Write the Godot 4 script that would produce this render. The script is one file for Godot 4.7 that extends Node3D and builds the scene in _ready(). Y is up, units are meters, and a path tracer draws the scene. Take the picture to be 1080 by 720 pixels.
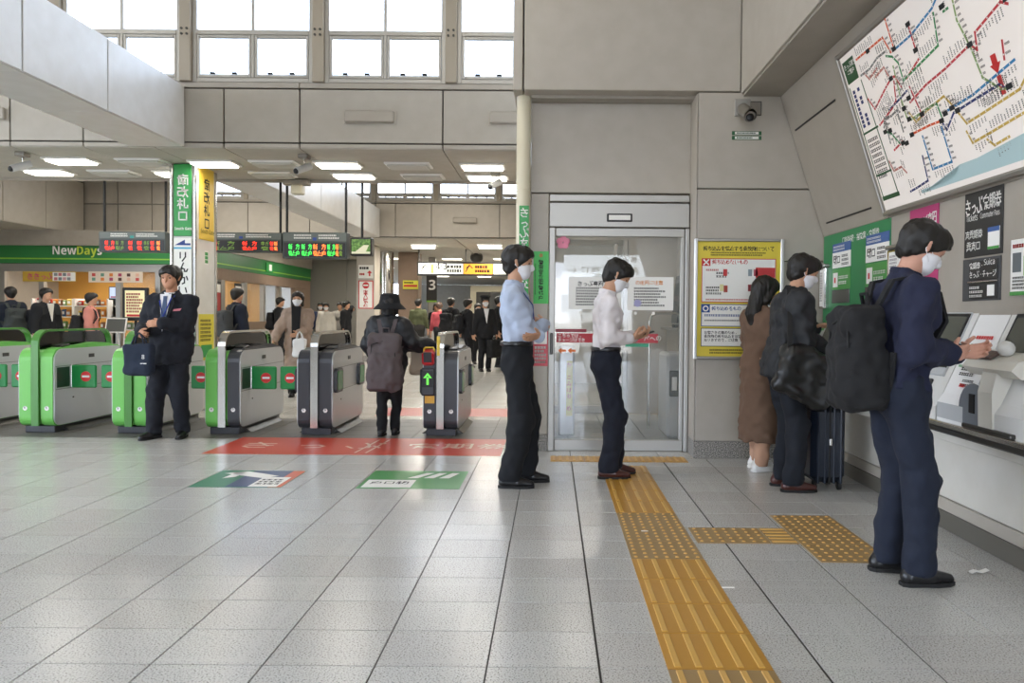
extends Node3D

# ---------------------------------------------------------------- state
var M := {}
var used := {}
const ORD := ["first", "second", "third", "fourth", "fifth", "sixth", "seventh", "eighth", "ninth", "tenth", "eleventh", "twelfth", "thirteenth", "fourteenth", "fifteenth"]
var rng := RandomNumberGenerator.new()
var wrinkle := FastNoiseLite.new()
var crease := FastNoiseLite.new()

func _ready() -> void:
	rng.seed = 7
	wrinkle.seed = 5
	wrinkle.frequency = 6.0
	wrinkle.fractal_octaves = 2
	crease.seed = 8
	crease.frequency = 13.0
	crease.fractal_octaves = 1
	make_camera()
	make_light()
	make_materials()
	build_floor()
	build_hall()
	build_far_hall()
	build_office_wall()
	build_ticket_wall()
	build_gates()
	build_column_and_boards()
	build_shop()
	build_far_things()
	build_people()
	build_bits()

func make_camera() -> void:
	var cam := Camera3D.new()
	cam.name = "camera"
	add_child(cam)
	cam.position = Vector3(0, 1.25, 0)
	cam.basis = Basis(Vector3.RIGHT, -0.0195) * Basis(Vector3.BACK, 0.008)
	cam.projection = Camera3D.PROJECTION_FRUSTUM
	cam.near = 0.05
	cam.far = 400.0
	var per_pixel := 0.05 / 780.0
	cam.size = 720.0 * per_pixel
	cam.frustum_offset = Vector2(540.0 - 581.88, 349.21 - 360.0) * per_pixel
	cam.current = true

func make_light() -> void:
	var w := WorldEnvironment.new()
	w.name = "world"
	var e := Environment.new()
	e.background_mode = Environment.BG_SKY
	var sky := Sky.new()
	var sm := ProceduralSkyMaterial.new()
	sm.sky_top_color = Color(0.78, 0.87, 1.0)
	sm.sky_horizon_color = Color(0.93, 0.96, 1.0)
	sm.ground_horizon_color = Color(0.9, 0.91, 0.92)
	sm.ground_bottom_color = Color(0.7, 0.7, 0.7)
	sm.energy_multiplier = 6.0
	sky.sky_material = sm
	e.sky = sky
	e.tonemap_mode = Environment.TONE_MAPPER_LINEAR
	e.tonemap_exposure = 1.5
	e.sdfgi_enabled = true
	e.ssao_enabled = true
	e.ssil_enabled = true
	w.environment = e
	add_child(w)

# ---------------------------------------------------------------- mesh builder
class MB:
	var v := PackedVector3Array()
	var n := PackedVector3Array()

	func tri(a: Vector3, b: Vector3, c: Vector3, na: Vector3, nb: Vector3, nc: Vector3) -> void:
		if (c - a).cross(b - a).dot(na + nb + nc) < 0.0:
			v.append_array([a, c, b])
			n.append_array([na, nc, nb])
		else:
			v.append_array([a, b, c])
			n.append_array([na, nb, nc])

	func face(p: Array, out: Vector3) -> void:
		var m := Vector3.ZERO
		for i in range(1, p.size() - 1):
			m += (p[i] - p[0]).cross(p[i + 1] - p[0])
		if m.length_squared() < 1e-16:
			return
		m = m.normalized()
		if m.dot(out) < 0.0:
			m = -m
		for i in range(1, p.size() - 1):
			tri(p[0], p[i], p[i + 1], m, m, m)

	func box(c: Vector3, s: Vector3, bev := 0.0, b := Basis.IDENTITY) -> MB:
		var h := s * 0.5
		bev = minf(bev, minf(h.x, minf(h.y, h.z)) * 0.9)
		var ax: Array[Vector3] = [b.x, b.y, b.z]
		for i in 3:
			var j := (i + 1) % 3
			var k := (i + 2) % 3
			for si in [-1.0, 1.0]:
				var o: Vector3 = c + ax[i] * h[i] * si
				var u: Vector3 = ax[j] * (h[j] - bev)
				var w: Vector3 = ax[k] * (h[k] - bev)
				face([o - u - w, o + u - w, o + u + w, o - u + w], ax[i] * si)
				if bev > 0.0:
					for sj in [-1.0, 1.0]:
						var p1: Vector3 = c + ax[i] * h[i] * si + ax[j] * (h[j] - bev) * sj
						var p2: Vector3 = c + ax[i] * (h[i] - bev) * si + ax[j] * h[j] * sj
						face([p1 - w, p2 - w, p2 + w, p1 + w], ax[i] * si + ax[j] * sj)
		if bev > 0.0:
			for sx in [-1.0, 1.0]:
				for sy in [-1.0, 1.0]:
					for sz in [-1.0, 1.0]:
						var q: Array[Vector3] = []
						for i in 3:
							var e := Vector3(h.x - bev, h.y - bev, h.z - bev)
							e[i] = h[i]
							q.append(c + ax[0] * e.x * sx + ax[1] * e.y * sy + ax[2] * e.z * sz)
						face(q, ax[0] * sx + ax[1] * sy + ax[2] * sz)
		return self

	func span(a: Vector3, b: Vector3, bev := 0.0) -> MB:
		return box((a + b) * 0.5, (b - a).abs(), bev)

	# polygon in the plane (ax, ay) at o, pushed along dz
	func prism(poly: PackedVector2Array, o: Vector3, ax: Vector3, ay: Vector3, dz: Vector3) -> MB:
		var t := Geometry2D.triangulate_polygon(poly)
		for i in range(0, t.size(), 3):
			var p: Array[Vector3] = []
			for k in 3:
				p.append(o + ax * poly[t[i + k]].x + ay * poly[t[i + k]].y)
			face(p, -dz)
			face([p[0] + dz, p[1] + dz, p[2] + dz], dz)
		var cw := Geometry2D.is_polygon_clockwise(poly)
		for i in poly.size():
			var a := poly[i]
			var b := poly[(i + 1) % poly.size()]
			var d := b - a
			var out := Vector2(d.y, -d.x)
			if cw:
				out = -out
			var pa := o + ax * a.x + ay * a.y
			var pb := o + ax * b.x + ay * b.y
			face([pa, pb, pb + dz, pa + dz], ax * out.x + ay * out.y)
		return self

	# path of points; radius r (number or array), flattened across by ratio on side axis
	func tube(p: Array, r, sides := 8, caps := true) -> MB:
		var rings: Array = []
		var norms: Array = []
		var side := Vector3.ZERO
		for i in p.size():
			var d: Vector3 = (p[mini(i + 1, p.size() - 1)] - p[maxi(i - 1, 0)]).normalized()
			if i == 0:
				side = d.cross(Vector3.UP if absf(d.y) < 0.9 else Vector3.RIGHT).normalized()
			else:
				side = (side - d * side.dot(d)).normalized()
			var up := side.cross(d).normalized()
			var rad: float = r[i] if r is Array else r
			var ring := PackedVector3Array()
			var nn := PackedVector3Array()
			for k in sides:
				var a := TAU * k / sides
				var m := side * cos(a) + up * sin(a)
				ring.append(p[i] + m * rad)
				nn.append(m)
			rings.append(ring)
			norms.append(nn)
		for i in range(p.size() - 1):
			for k in sides:
				var l := (k + 1) % sides
				tri(rings[i][k], rings[i + 1][k], rings[i + 1][l], norms[i][k], norms[i + 1][k], norms[i + 1][l])
				tri(rings[i][k], rings[i + 1][l], rings[i][l], norms[i][k], norms[i + 1][l], norms[i][l])
		if caps:
			face(Array(rings[0]), p[0] - p[1])
			face(Array(rings[-1]), p[-1] - p[-2])
		return self

	# a flat band w wide and t thick swept along a path; across is the width direction
	func band(p: Array, across: Vector3, w: float, t: float, closed := false) -> MB:
		var q: Array = []
		var last := p.size() - 1
		for i in p.size():
			var d: Vector3
			if closed:
				d = (p[(i + 1) % p.size()] - p[(i + last) % p.size()]).normalized()
			else:
				d = (p[mini(i + 1, last)] - p[maxi(i - 1, 0)]).normalized()
			var m := d.cross(across).normalized()
			q.append([p[i] + across * w * 0.5 + m * t * 0.5, p[i] - across * w * 0.5 + m * t * 0.5, p[i] - across * w * 0.5 - m * t * 0.5, p[i] + across * w * 0.5 - m * t * 0.5])
		for i in (p.size() if closed else last):
			var a: Array = q[i]
			var b: Array = q[(i + 1) % p.size()]
			var c: Vector3 = (p[i] + p[(i + 1) % p.size()]) * 0.5
			for k in 4:
				var l := (k + 1) % 4
				face([a[k], a[l], b[l], b[k]], (a[k] + a[l] + b[k] + b[l]) * 0.25 - c)
		if not closed:
			face(q[0], p[0] - p[1])
			face(q[-1], p[-1] - p[-2])
		return self

	# profile of Vector2(radius, height) turned about the axis up at o
	func lathe(prof: Array, o: Vector3, seg := 20, b := Basis.IDENTITY) -> MB:
		for i in range(prof.size() - 1):
			var a: Vector2 = prof[i]
			var c: Vector2 = prof[i + 1]
			var e := c - a
			var nr := Vector2(e.y, -e.x).normalized()
			for k in seg:
				var t0 := TAU * k / seg
				var t1 := TAU * (k + 1) / seg
				var d0 := b.x * cos(t0) + b.z * sin(t0)
				var d1 := b.x * cos(t1) + b.z * sin(t1)
				var n0 := d0 * nr.x + b.y * nr.y
				var n1 := d1 * nr.x + b.y * nr.y
				var p := [o + d0 * a.x + b.y * a.y, o + d1 * a.x + b.y * a.y, o + d1 * c.x + b.y * c.y, o + d0 * c.x + b.y * c.y]
				tri(p[0], p[1], p[2], n0, n1, n1)
				tri(p[0], p[2], p[3], n0, n1, n0)
		return self

	func ball(c: Vector3, r: Vector3, seg := 12, b := Basis.IDENTITY) -> MB:
		var half := seg / 2
		for i in half:
			for k in seg:
				var q: Array = []
				var m: Array = []
				for w in [[i, k], [i + 1, k], [i + 1, k + 1], [i, k + 1]]:
					var th: float = PI * w[0] / half
					var ph: float = TAU * w[1] / seg
					var d := Vector3(sin(th) * cos(ph), cos(th), sin(th) * sin(ph))
					q.append(c + b * (d * r))
					m.append((b * (d / r)).normalized())
				tri(q[0], q[1], q[2], m[0], m[1], m[2])
				tri(q[0], q[2], q[3], m[0], m[2], m[3])
		return self

	# a stroke of flat print: segment a-b, w wide, on a surface facing out
	func line(a: Vector3, b: Vector3, w: float, out: Vector3, cap := 0.5) -> void:
		var d := (b - a).normalized()
		var s := d.cross(out).normalized() * w * 0.5
		var e := d * w * cap
		face([a - e - s, b + e - s, b + e + s, a - e + s], out)

	func disc(c: Vector3, r: float, out: Vector3, seg := 16, inner := 0.0) -> void:
		var u := out.cross(Vector3.UP if absf(out.y) < 0.9 else Vector3.RIGHT).normalized()
		var w := u.cross(out).normalized()
		for k in seg:
			var a := TAU * k / seg
			var b := TAU * (k + 1) / seg
			var pa := u * cos(a) + w * sin(a)
			var pb := u * cos(b) + w * sin(b)
			if inner > 0.0:
				face([c + pa * inner, c + pb * inner, c + pb * r, c + pa * r], out)
			else:
				face([c, c + pa * r, c + pb * r], out)

	func rect(c: Vector3, w: float, h: float, right: Vector3, up: Vector3, out: Vector3) -> void:
		var r := right * w * 0.5
		var u := up * h * 0.5
		face([c - r - u, c + r - u, c + r + u, c - r + u], out)

	func take(arrays: Array, x: Transform3D) -> void:
		var pv: PackedVector3Array = arrays[Mesh.ARRAY_VERTEX]
		var pn: PackedVector3Array = arrays[Mesh.ARRAY_NORMAL]
		var ix = arrays[Mesh.ARRAY_INDEX]
		if ix == null:
			ix = range(pv.size())
		for i in ix:
			v.append(x * pv[i])
			n.append((x.basis * pn[i]).normalized())

	func mesh() -> ArrayMesh:
		var arr := []
		arr.resize(Mesh.ARRAY_MAX)
		arr[Mesh.ARRAY_VERTEX] = v
		arr[Mesh.ARRAY_NORMAL] = n
		var m := ArrayMesh.new()
		if v.size():
			m.add_surface_from_arrays(Mesh.PRIMITIVE_TRIANGLES, arr)
		return m

# ---------------------------------------------------------------- nodes
func numbered(called: String) -> String:
	var k: int = used.get(called, -1) + 1
	used[called] = k
	return called if k == 0 else "%s_%03d" % [called, k]

func thing(called: String, label: String, category: String, at := Vector3.ZERO, turn := 0.0, group := "") -> Node3D:
	var o := Node3D.new()
	o.name = numbered(called)
	add_child(o)
	o.position = at
	o.rotation.y = turn
	o.set_meta("label", label)
	o.set_meta("category", category)
	if group:
		o.set_meta("group", group)
	return o

func setting(called: String, label: String, category := "") -> Node3D:
	var o := Node3D.new()
	o.name = numbered(called)
	add_child(o)
	o.set_meta("kind", "structure")
	o.set_meta("label", label)
	if category:
		o.set_meta("category", category)
	return o

func part(parent: Node3D, called: String, shape, m: Material, label := "") -> MeshInstance3D:
	var o := MeshInstance3D.new()
	o.name = called
	o.mesh = shape.mesh() if shape is MB else shape
	o.material_override = m
	parent.add_child(o, true)
	if label:
		o.set_meta("label", label)
	return o

func mb() -> MB:
	return MB.new()

func v3(x: float, y: float, z: float) -> Vector3:
	return Vector3(x, y, z)

# ---------------------------------------------------------------- materials
func noise_tex(freq: float, ramp: Array, size := 256, kind := FastNoiseLite.TYPE_SIMPLEX_SMOOTH, oct := 2, bump := 0.0) -> NoiseTexture2D:
	var n := FastNoiseLite.new()
	n.noise_type = kind
	n.frequency = freq
	n.fractal_octaves = oct
	n.seed = 11
	var t := NoiseTexture2D.new()
	t.width = size
	t.height = size
	t.seamless = true
	t.noise = n
	if bump > 0.0:
		t.as_normal_map = true
		t.bump_strength = bump
	elif ramp:
		var g := Gradient.new()
		var off := PackedFloat32Array()
		var col := PackedColorArray()
		for r in ramp:
			off.append(r[0])
			col.append(r[1])
		g.offsets = off
		g.colors = col
		t.color_ramp = g
	return t

func mat(key: String, c: Color, rough := 0.6, metal := 0.0) -> StandardMaterial3D:
	if M.has(key):
		return M[key]
	var m := StandardMaterial3D.new()
	m.resource_name = key
	m.albedo_color = c
	m.roughness = rough
	m.metallic = metal
	M[key] = m
	return m

func tri_map(m: StandardMaterial3D, tex: Texture2D, scale: float) -> void:
	m.albedo_texture = tex
	m.uv1_triplanar = true
	m.uv1_world_triplanar = true
	m.uv1_scale = Vector3.ONE * scale

func glow(key: String, c: Color, energy: float) -> StandardMaterial3D:
	var m := mat(key, c, 0.5)
	m.emission_enabled = true
	m.emission = c
	m.emission_energy_multiplier = energy
	return m

func hexc(h: String) -> Color:
	return Color.html(h)

func cloth(h: String, rough := 0.9) -> StandardMaterial3D:
	var key := "cloth " + h
	if M.has(key):
		return M[key]
	var m := mat(key, hexc(h), rough)
	m.normal_enabled = true
	m.normal_texture = M["weave"]
	m.normal_scale = 0.5
	m.uv1_triplanar = true
	m.uv1_scale = Vector3.ONE * 14.0
	return m

func paint(h: String, rough := 0.5) -> StandardMaterial3D:
	return mat("paint %s %.2f" % [h, rough], hexc(h), rough)

func make_materials() -> void:
	M["weave"] = noise_tex(0.12, [], 256, FastNoiseLite.TYPE_SIMPLEX_SMOOTH, 2, 3.0)
	var speck := noise_tex(0.16, [[0.0, Color(0.48, 0.47, 0.46)], [0.27, Color(0.70, 0.69, 0.67)], [0.35, Color(0.93, 0.925, 0.91)], [0.62, Color(0.96, 0.955, 0.94)], [0.74, Color(1, 1, 1)], [1.0, Color(0.90, 0.88, 0.85)]], 512, FastNoiseLite.TYPE_SIMPLEX_SMOOTH, 3)
	for k in 3:
		var f := mat("floor tile %d" % k, [hexc("d0d0ce"), hexc("cccbc9"), hexc("d3d3d2")][k], 0.24)
		tri_map(f, speck, 1.3)
		f.metallic_specular = 0.6
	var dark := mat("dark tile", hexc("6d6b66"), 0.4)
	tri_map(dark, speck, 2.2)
	mat("joint", hexc("3a3733"), 0.9)
	mat("joint light", hexc("8a867e"), 0.7)
	var mottle := noise_tex(0.02, [[0.2, Color(0.975, 0.972, 0.965)], [0.8, Color(1, 1, 1)]], 256, FastNoiseLite.TYPE_SIMPLEX_SMOOTH, 4)
	for w in [["panel", "b7b0a5", 0.42], ["panel front shaded", "aea89d", 0.45], ["panel grey", "a8a196", 0.45], ["white panel", "e3e2de", 0.3], ["ceiling", "bdb8ad", 0.7], ["brown panel", "8b7665", 0.6], ["counter wall", "dcd8cf", 0.35]]:
		var m := mat(w[0], hexc(w[1]), w[2])
		tri_map(m, mottle, 0.7)
	var gran := mat("granite", Color.WHITE, 0.35)
	tri_map(gran, noise_tex(0.2, [[0.25, hexc("4a4845")], [0.42, hexc("7f7b76")], [0.6, hexc("9b9690")], [0.8, hexc("c5bfb6")]], 256, FastNoiseLite.TYPE_SIMPLEX, 2), 1.6)
	var st := mat("steel", hexc("a9a6a0"), 0.42, 0.85)
	var st2 := mat("gate steel", hexc("cfd1d3"), 0.3, 0.4)
	st2.resource_name = "gate steel"
	mat("chrome", hexc("d2d0cb"), 0.18, 1.0)
	mat("dark steel", hexc("53524f"), 0.4, 0.8)
	mat("black", hexc("151516"), 0.4)
	mat("black metal", hexc("1c1c1d"), 0.45, 0.3)
	mat("rubber", hexc("222222"), 0.8)
	mat("gate green", hexc("74c25c"), 0.32)
	mat("gate deep green", hexc("4e8a3c"), 0.25)
	mat("gate black", hexc("3a3b40"), 0.3)
	mat("flap green", hexc("1d8a43"), 0.35)
	mat("sign green", hexc("2f9a48"), 0.35)
	mat("sign yellow", hexc("e9c545"), 0.4)
	mat("red", hexc("cf2b2b"), 0.4)
	mat("white", hexc("f0efec"), 0.45)
	mat("paper", hexc("f3f1ec"), 0.7)
	mat("ink", hexc("1b1b1d"), 0.6)
	mat("tactile", hexc("bf8d38"), 0.38)
	mat("tactile top", hexc("d3a654"), 0.36)
	mat("tactile worn", hexc("9f8357"), 0.45)
	mat("tactile worn top", hexc("d3a75e"), 0.45)
	mat("skin", hexc("c99a7c"), 0.55)
	mat("hair", hexc("17130f"), 0.5)
	mat("mask", hexc("ecebee"), 0.85)
	mat("leather black", hexc("17171a"), 0.28)
	mat("leather brown", hexc("4a2620"), 0.3)
	mat("eye", hexc("2a1c14"), 0.15)
	var g := mat("glass", Color(0.93, 0.97, 0.96, 0.07), 0.02)
	g.transparency = BaseMaterial3D.TRANSPARENCY_ALPHA
	var tint := mat("smoked glass", Color(0.05, 0.05, 0.055, 0.86), 0.06)
	tint.transparency = BaseMaterial3D.TRANSPARENCY_ALPHA
	mat("screen off", hexc("55564f"), 0.25)
	mat("tube off", hexc("c9c7bf"), 0.5)
	glow("tube on", Color(1.0, 0.98, 0.93), 3.0)

# ---------------------------------------------------------------- lettering: strokes on a 0-9 grid, x then y (y down), one polyline for each word
const GL := {
	"南": "1191 5003 1319 1393 9399 3445 7465 3676 2878 5659", "改": "014144040848 6054 5393 8359 6499", "札": "0242 2029 2306 2346 60689896", "口": "1118888111",
	"東": "0191 5009 2383862623 2484 5609 5699", "西": "0191 1393991913 313526 616686", "り": "2126 717549", "ん": "5019 194566688896", "か": "03636849 3019 8295", "い": "111639 7286",
	"き": "1282 1585 3076 173979", "っ": "2564867849", "ぷ": "4052 5266 6668 6849 0629 7598 80908191", "定": "5002 0292 0204 9294 2575 5559 5787 3629 3799",
	"期": "1018 4048 0151 1343 1545 0757 1809 3859 606759 60909989 6393 6696", "券": "2032 7062 1292 0494 5018 6497 377769 5739", "チ": "7021 0595 515639", "ャ": "2595 9576 4369",
	"ー": "1585", "ジ": "2131 1333 196793 7181 9092", "専": "1191 5006 2282852522 2484 0696 6779 3738", "用": "101709 10909989 1393 1696 5009",
	"持": "0343 202819 0745 5191 7004 4494 4696 8689 5768", "ち": "1282 4026 2654858749", "込": "0122 042426 2609 1899 5161 6247 6297", "み": "2151 511907 0737 3798 8469",
	"を": "1282 4025 2555 5557 7436 3639 3989", "禁": "0242 2004 5292 7004 2575 1797 5759 3729 7799", "止": "5008 5484 2428 0898", "す": "0292 505649 5535 3537 3757",
	"る": "217115 15648689 8949 4957", "危": "4013 3070 7053 1393 1329 358567 3538 3898", "険": "1019 103133 3314 6043 6093 4494 5686 6549 6699", "物": "0121 2009 0333 0745 6042 5292 9289 7257 8269",
	"に": "1119 4383 4788", "つ": "0373948748", "て": "119154466989", "め": "1148 6018 181533848749", "な": "0242 3016 7284 6468 6848 6899", "も": "40487897 1363 1565", "の": "513817143171948769",
	"警": "0242 1013 3033 0444 6153 5393 8255 6395 1696 2777 2888 2989 2729 8789", "察": "5001 0191 0103 9193 4215 4355 6395 2575 1797 5759 2719 7789", "官": "5001 0191 0103 9193 2329 2373 7375 2575 2777 7779 2979",
	"立": "5002 1292 3438 7468 0999", "寄": "5001 0191 0103 9193 2383 5225 0696 3767 3739 3969 6769 8689", "戒": "0292 6099 8669 9183 2328 2538 0545", "中": "1282 1216 8286 1686 5009",
	"こ": "2272 16284888", "ら": "3051 2326 26548487 8749", "で": "118144466989 8494", "は": "1119 4393 7078 78594757", "、": "3758", "ド": "3009 3366 6273 8192", "へ": "063398",
	"お": "1252 3038 3816 16558688 8849 7184", "忘": "5001 0191 1115 1585 1719 3638 3878 7876 8789", "れ": "2009 0242 4208 085363 636889", "進": "0122 042627 2709 1899 5032 4248 4292 4484 4686 4888 6268",
	"入": "3050 5009 5099", "出": "2024 2484 8084 5009 1519 1989 8589", "方": "5002 0292 4209 4484 8479 7959", "面": "0191 5013 1319 1393 9399 1999 3339 6369 3666", "注": "0112 0314 0518 6061 4292 4595 3999 6259",
	"意": "5001 1191 3243 7263 0393 2484 2686 2888 2428 8488 1809 5969 9899", "扉": "1191 1343 1383 8386 1686 1309 4449 6449 2545 6585 2747 6787", "ご": "2262 16274787 7181 8292", "さ": "1282 4076 162949",
	"新": "1131 0242 1303 3334 0545 2029 2707 2747 9062 6269 6494 8489", "幹": "0242 2002 1343 1646 1316 4346 0747 2729 6052 6098 5595 7579 5797", "線": "1002 0232 3205 0535 2029 0708 3738 6050 5191 5494 5157 9197 7047 7999",
	"指": "0242 202819 0645 5055 5393 9092 4595 4696 4698 9698 5787 4999", "席": "5001 1191 1109 3393 4347 7377 4575 2797 2729 9799 5559", "番": "8010 0292 5005 2104 8194 1696 1619 9699 1999 5659 1797",
	"乗": "8010 0292 0494 0797 5009 2227 7277 5609 5699", "ば": "1119 4393 7078 78594757 8090", "専門": "1181", "使": "2005 1219 3292 3383 3686 6048 4999", "便": "2005 1219 3292 4393 4696 4346 9396 6048 4899",
	"利": "4010 0343 2029 2406 2446 6166 9099", "機": "0242 2029 2305 2345 5044 7064 9084 4595 6049 8598", "橋": "0242 2029 2305 2345 9041 4282 4393 5464 5575 4649 4696 9699 5777", "タ": "4013 3181 8119 3464", "ッ": "1424 4353 8349", "カ": "03838979 4109", "ド門": "11",
	"↑": "5009 5014 5094", "←": "0595 0531 0538", "・": "4555", "運": "0122 042627 2709 1899 3131 3191 9192 3383 4484 4464 3686 6028", "賃": "2013 3161 1383 2535 2575 2525 2929 2979 7579 2727",
	"行": "2003 2315 1519 4191 4494 7479", "駅": "0040 0007 0353 0505 0747 4749 2007 6093 6090 9093 6069 7399", "近": "0122 042627 2709 1899 8041 4148 4494 7478", "上": "4008 4484 0898", "成": "1282 1229 1444 4447 5099 8579 7283", "電": "1181 5005 0293 3435 7475 2686 2686 2688 8688 2888 2777 5599",
}

func write(b: MB, text: String, start: Vector3, right: Vector3, up: Vector3, size: float, weight := 0.1, down := false, pitch := 1.08, wide := 1.0) -> void:
	var out := right.cross(up).normalized()
	var pen := start
	for ch in text:
		if GL.has(ch):
			for word in String(GL[ch]).split(" "):
				var pts: Array[Vector3] = []
				for i in range(0, word.length() - 1, 2):
					pts.append(pen + right * (word[i].to_int() / 9.0 * size * wide * 0.9) - up * (word[i + 1].to_int() / 9.0 * size * 0.9))
				for i in range(pts.size() - 1):
					if pts[i] != pts[i + 1]:
						b.line(pts[i], pts[i + 1], size * weight, out, 0.45)
		pen += (-up if down else right * wide) * size * pitch

func latin(b: MB, text: String, start: Vector3, right: Vector3, up: Vector3, size: float, bold := false, wide := 1.0) -> float:
	var t := TextMesh.new()
	var f := SystemFont.new()
	f.font_names = PackedStringArray(["Droid Sans"])
	f.font_weight = 700 if bold else 400
	t.font = f
	t.text = text
	t.font_size = 64
	t.pixel_size = 1.0 / 64.0
	t.depth = 0.0
	t.curve_step = 2.0
	t.horizontal_alignment = HORIZONTAL_ALIGNMENT_LEFT
	t.vertical_alignment = VERTICAL_ALIGNMENT_BOTTOM
	var box := t.get_aabb()
	var k := size / 0.72
	var out := right.cross(up).normalized()
	var arr := t.get_mesh_arrays()
	b.take(arr, Transform3D(right * k * wide, up * k, out * k, start - up * k * box.position.y * 0.0 - right * k * wide * box.position.x))
	return box.size.x * k * wide

# rows of small unreadable print
func small_print(b: MB, tl: Vector3, right: Vector3, up: Vector3, w: float, h: float, rows: int, seed_value: int, fill := 0.55) -> void:
	var r := RandomNumberGenerator.new()
	r.seed = seed_value
	var out := right.cross(up).normalized()
	var pitch := h / rows
	for i in rows:
		var x := 0.0
		var stop := w * r.randf_range(0.7, 1.0)
		while x < stop:
			var l := pitch * r.randf_range(0.4, 0.9)
			var y := (i + 0.5) * pitch
			b.line(tl + right * x - up * (y - pitch * 0.18), tl + right * minf(x + l * 0.8, w) - up * (y - pitch * 0.18), pitch * fill * 0.35, out, 0.0)
			b.line(tl + right * x - up * (y + pitch * 0.18), tl + right * minf(x + l * 0.8, w) - up * (y + pitch * 0.18), pitch * fill * 0.35, out, 0.0)
			b.line(tl + right * (x + l * 0.4) - up * (y - pitch * 0.3), tl + right * (x + l * 0.4) - up * (y + pitch * 0.3), pitch * fill * 0.35, out, 0.0)
			x += l

# a flat board with a rim; returns the node; c is the centre of the front face
func board(parent: Node3D, called: String, c: Vector3, w: float, h: float, right: Vector3, up: Vector3, thick: float, m: Material) -> MeshInstance3D:
	var out := right.cross(up).normalized()
	return part(parent, called, mb().box(c - out * thick * 0.5, Vector3(w, h, thick), minf(0.003, thick * 0.3), Basis(right, up, out)), m)

# ---------------------------------------------------------------- floor
const COL0 := 0.178
const ROW0 := 2.014

func tile_shape(w: float, l: float) -> MB:
	var b := mb()
	var h := 0.006
	var e := 0.0015
	var t := [v3(-w / 2 + e, 0, -l / 2 + e), v3(w / 2 - e, 0, -l / 2 + e), v3(w / 2 - e, 0, l / 2 - e), v3(-w / 2 + e, 0, l / 2 - e)]
	var u := [v3(-w / 2, -h, -l / 2), v3(w / 2, -h, -l / 2), v3(w / 2, -h, l / 2), v3(-w / 2, -h, l / 2)]
	b.face(t, Vector3.UP)
	for i in 4:
		var j := (i + 1) % 4
		b.face([t[i], t[j], u[j], u[i]], (t[i] + t[j]) * v3(1, 0, 1) + v3(0, 0.02, 0))
	return b

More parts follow.
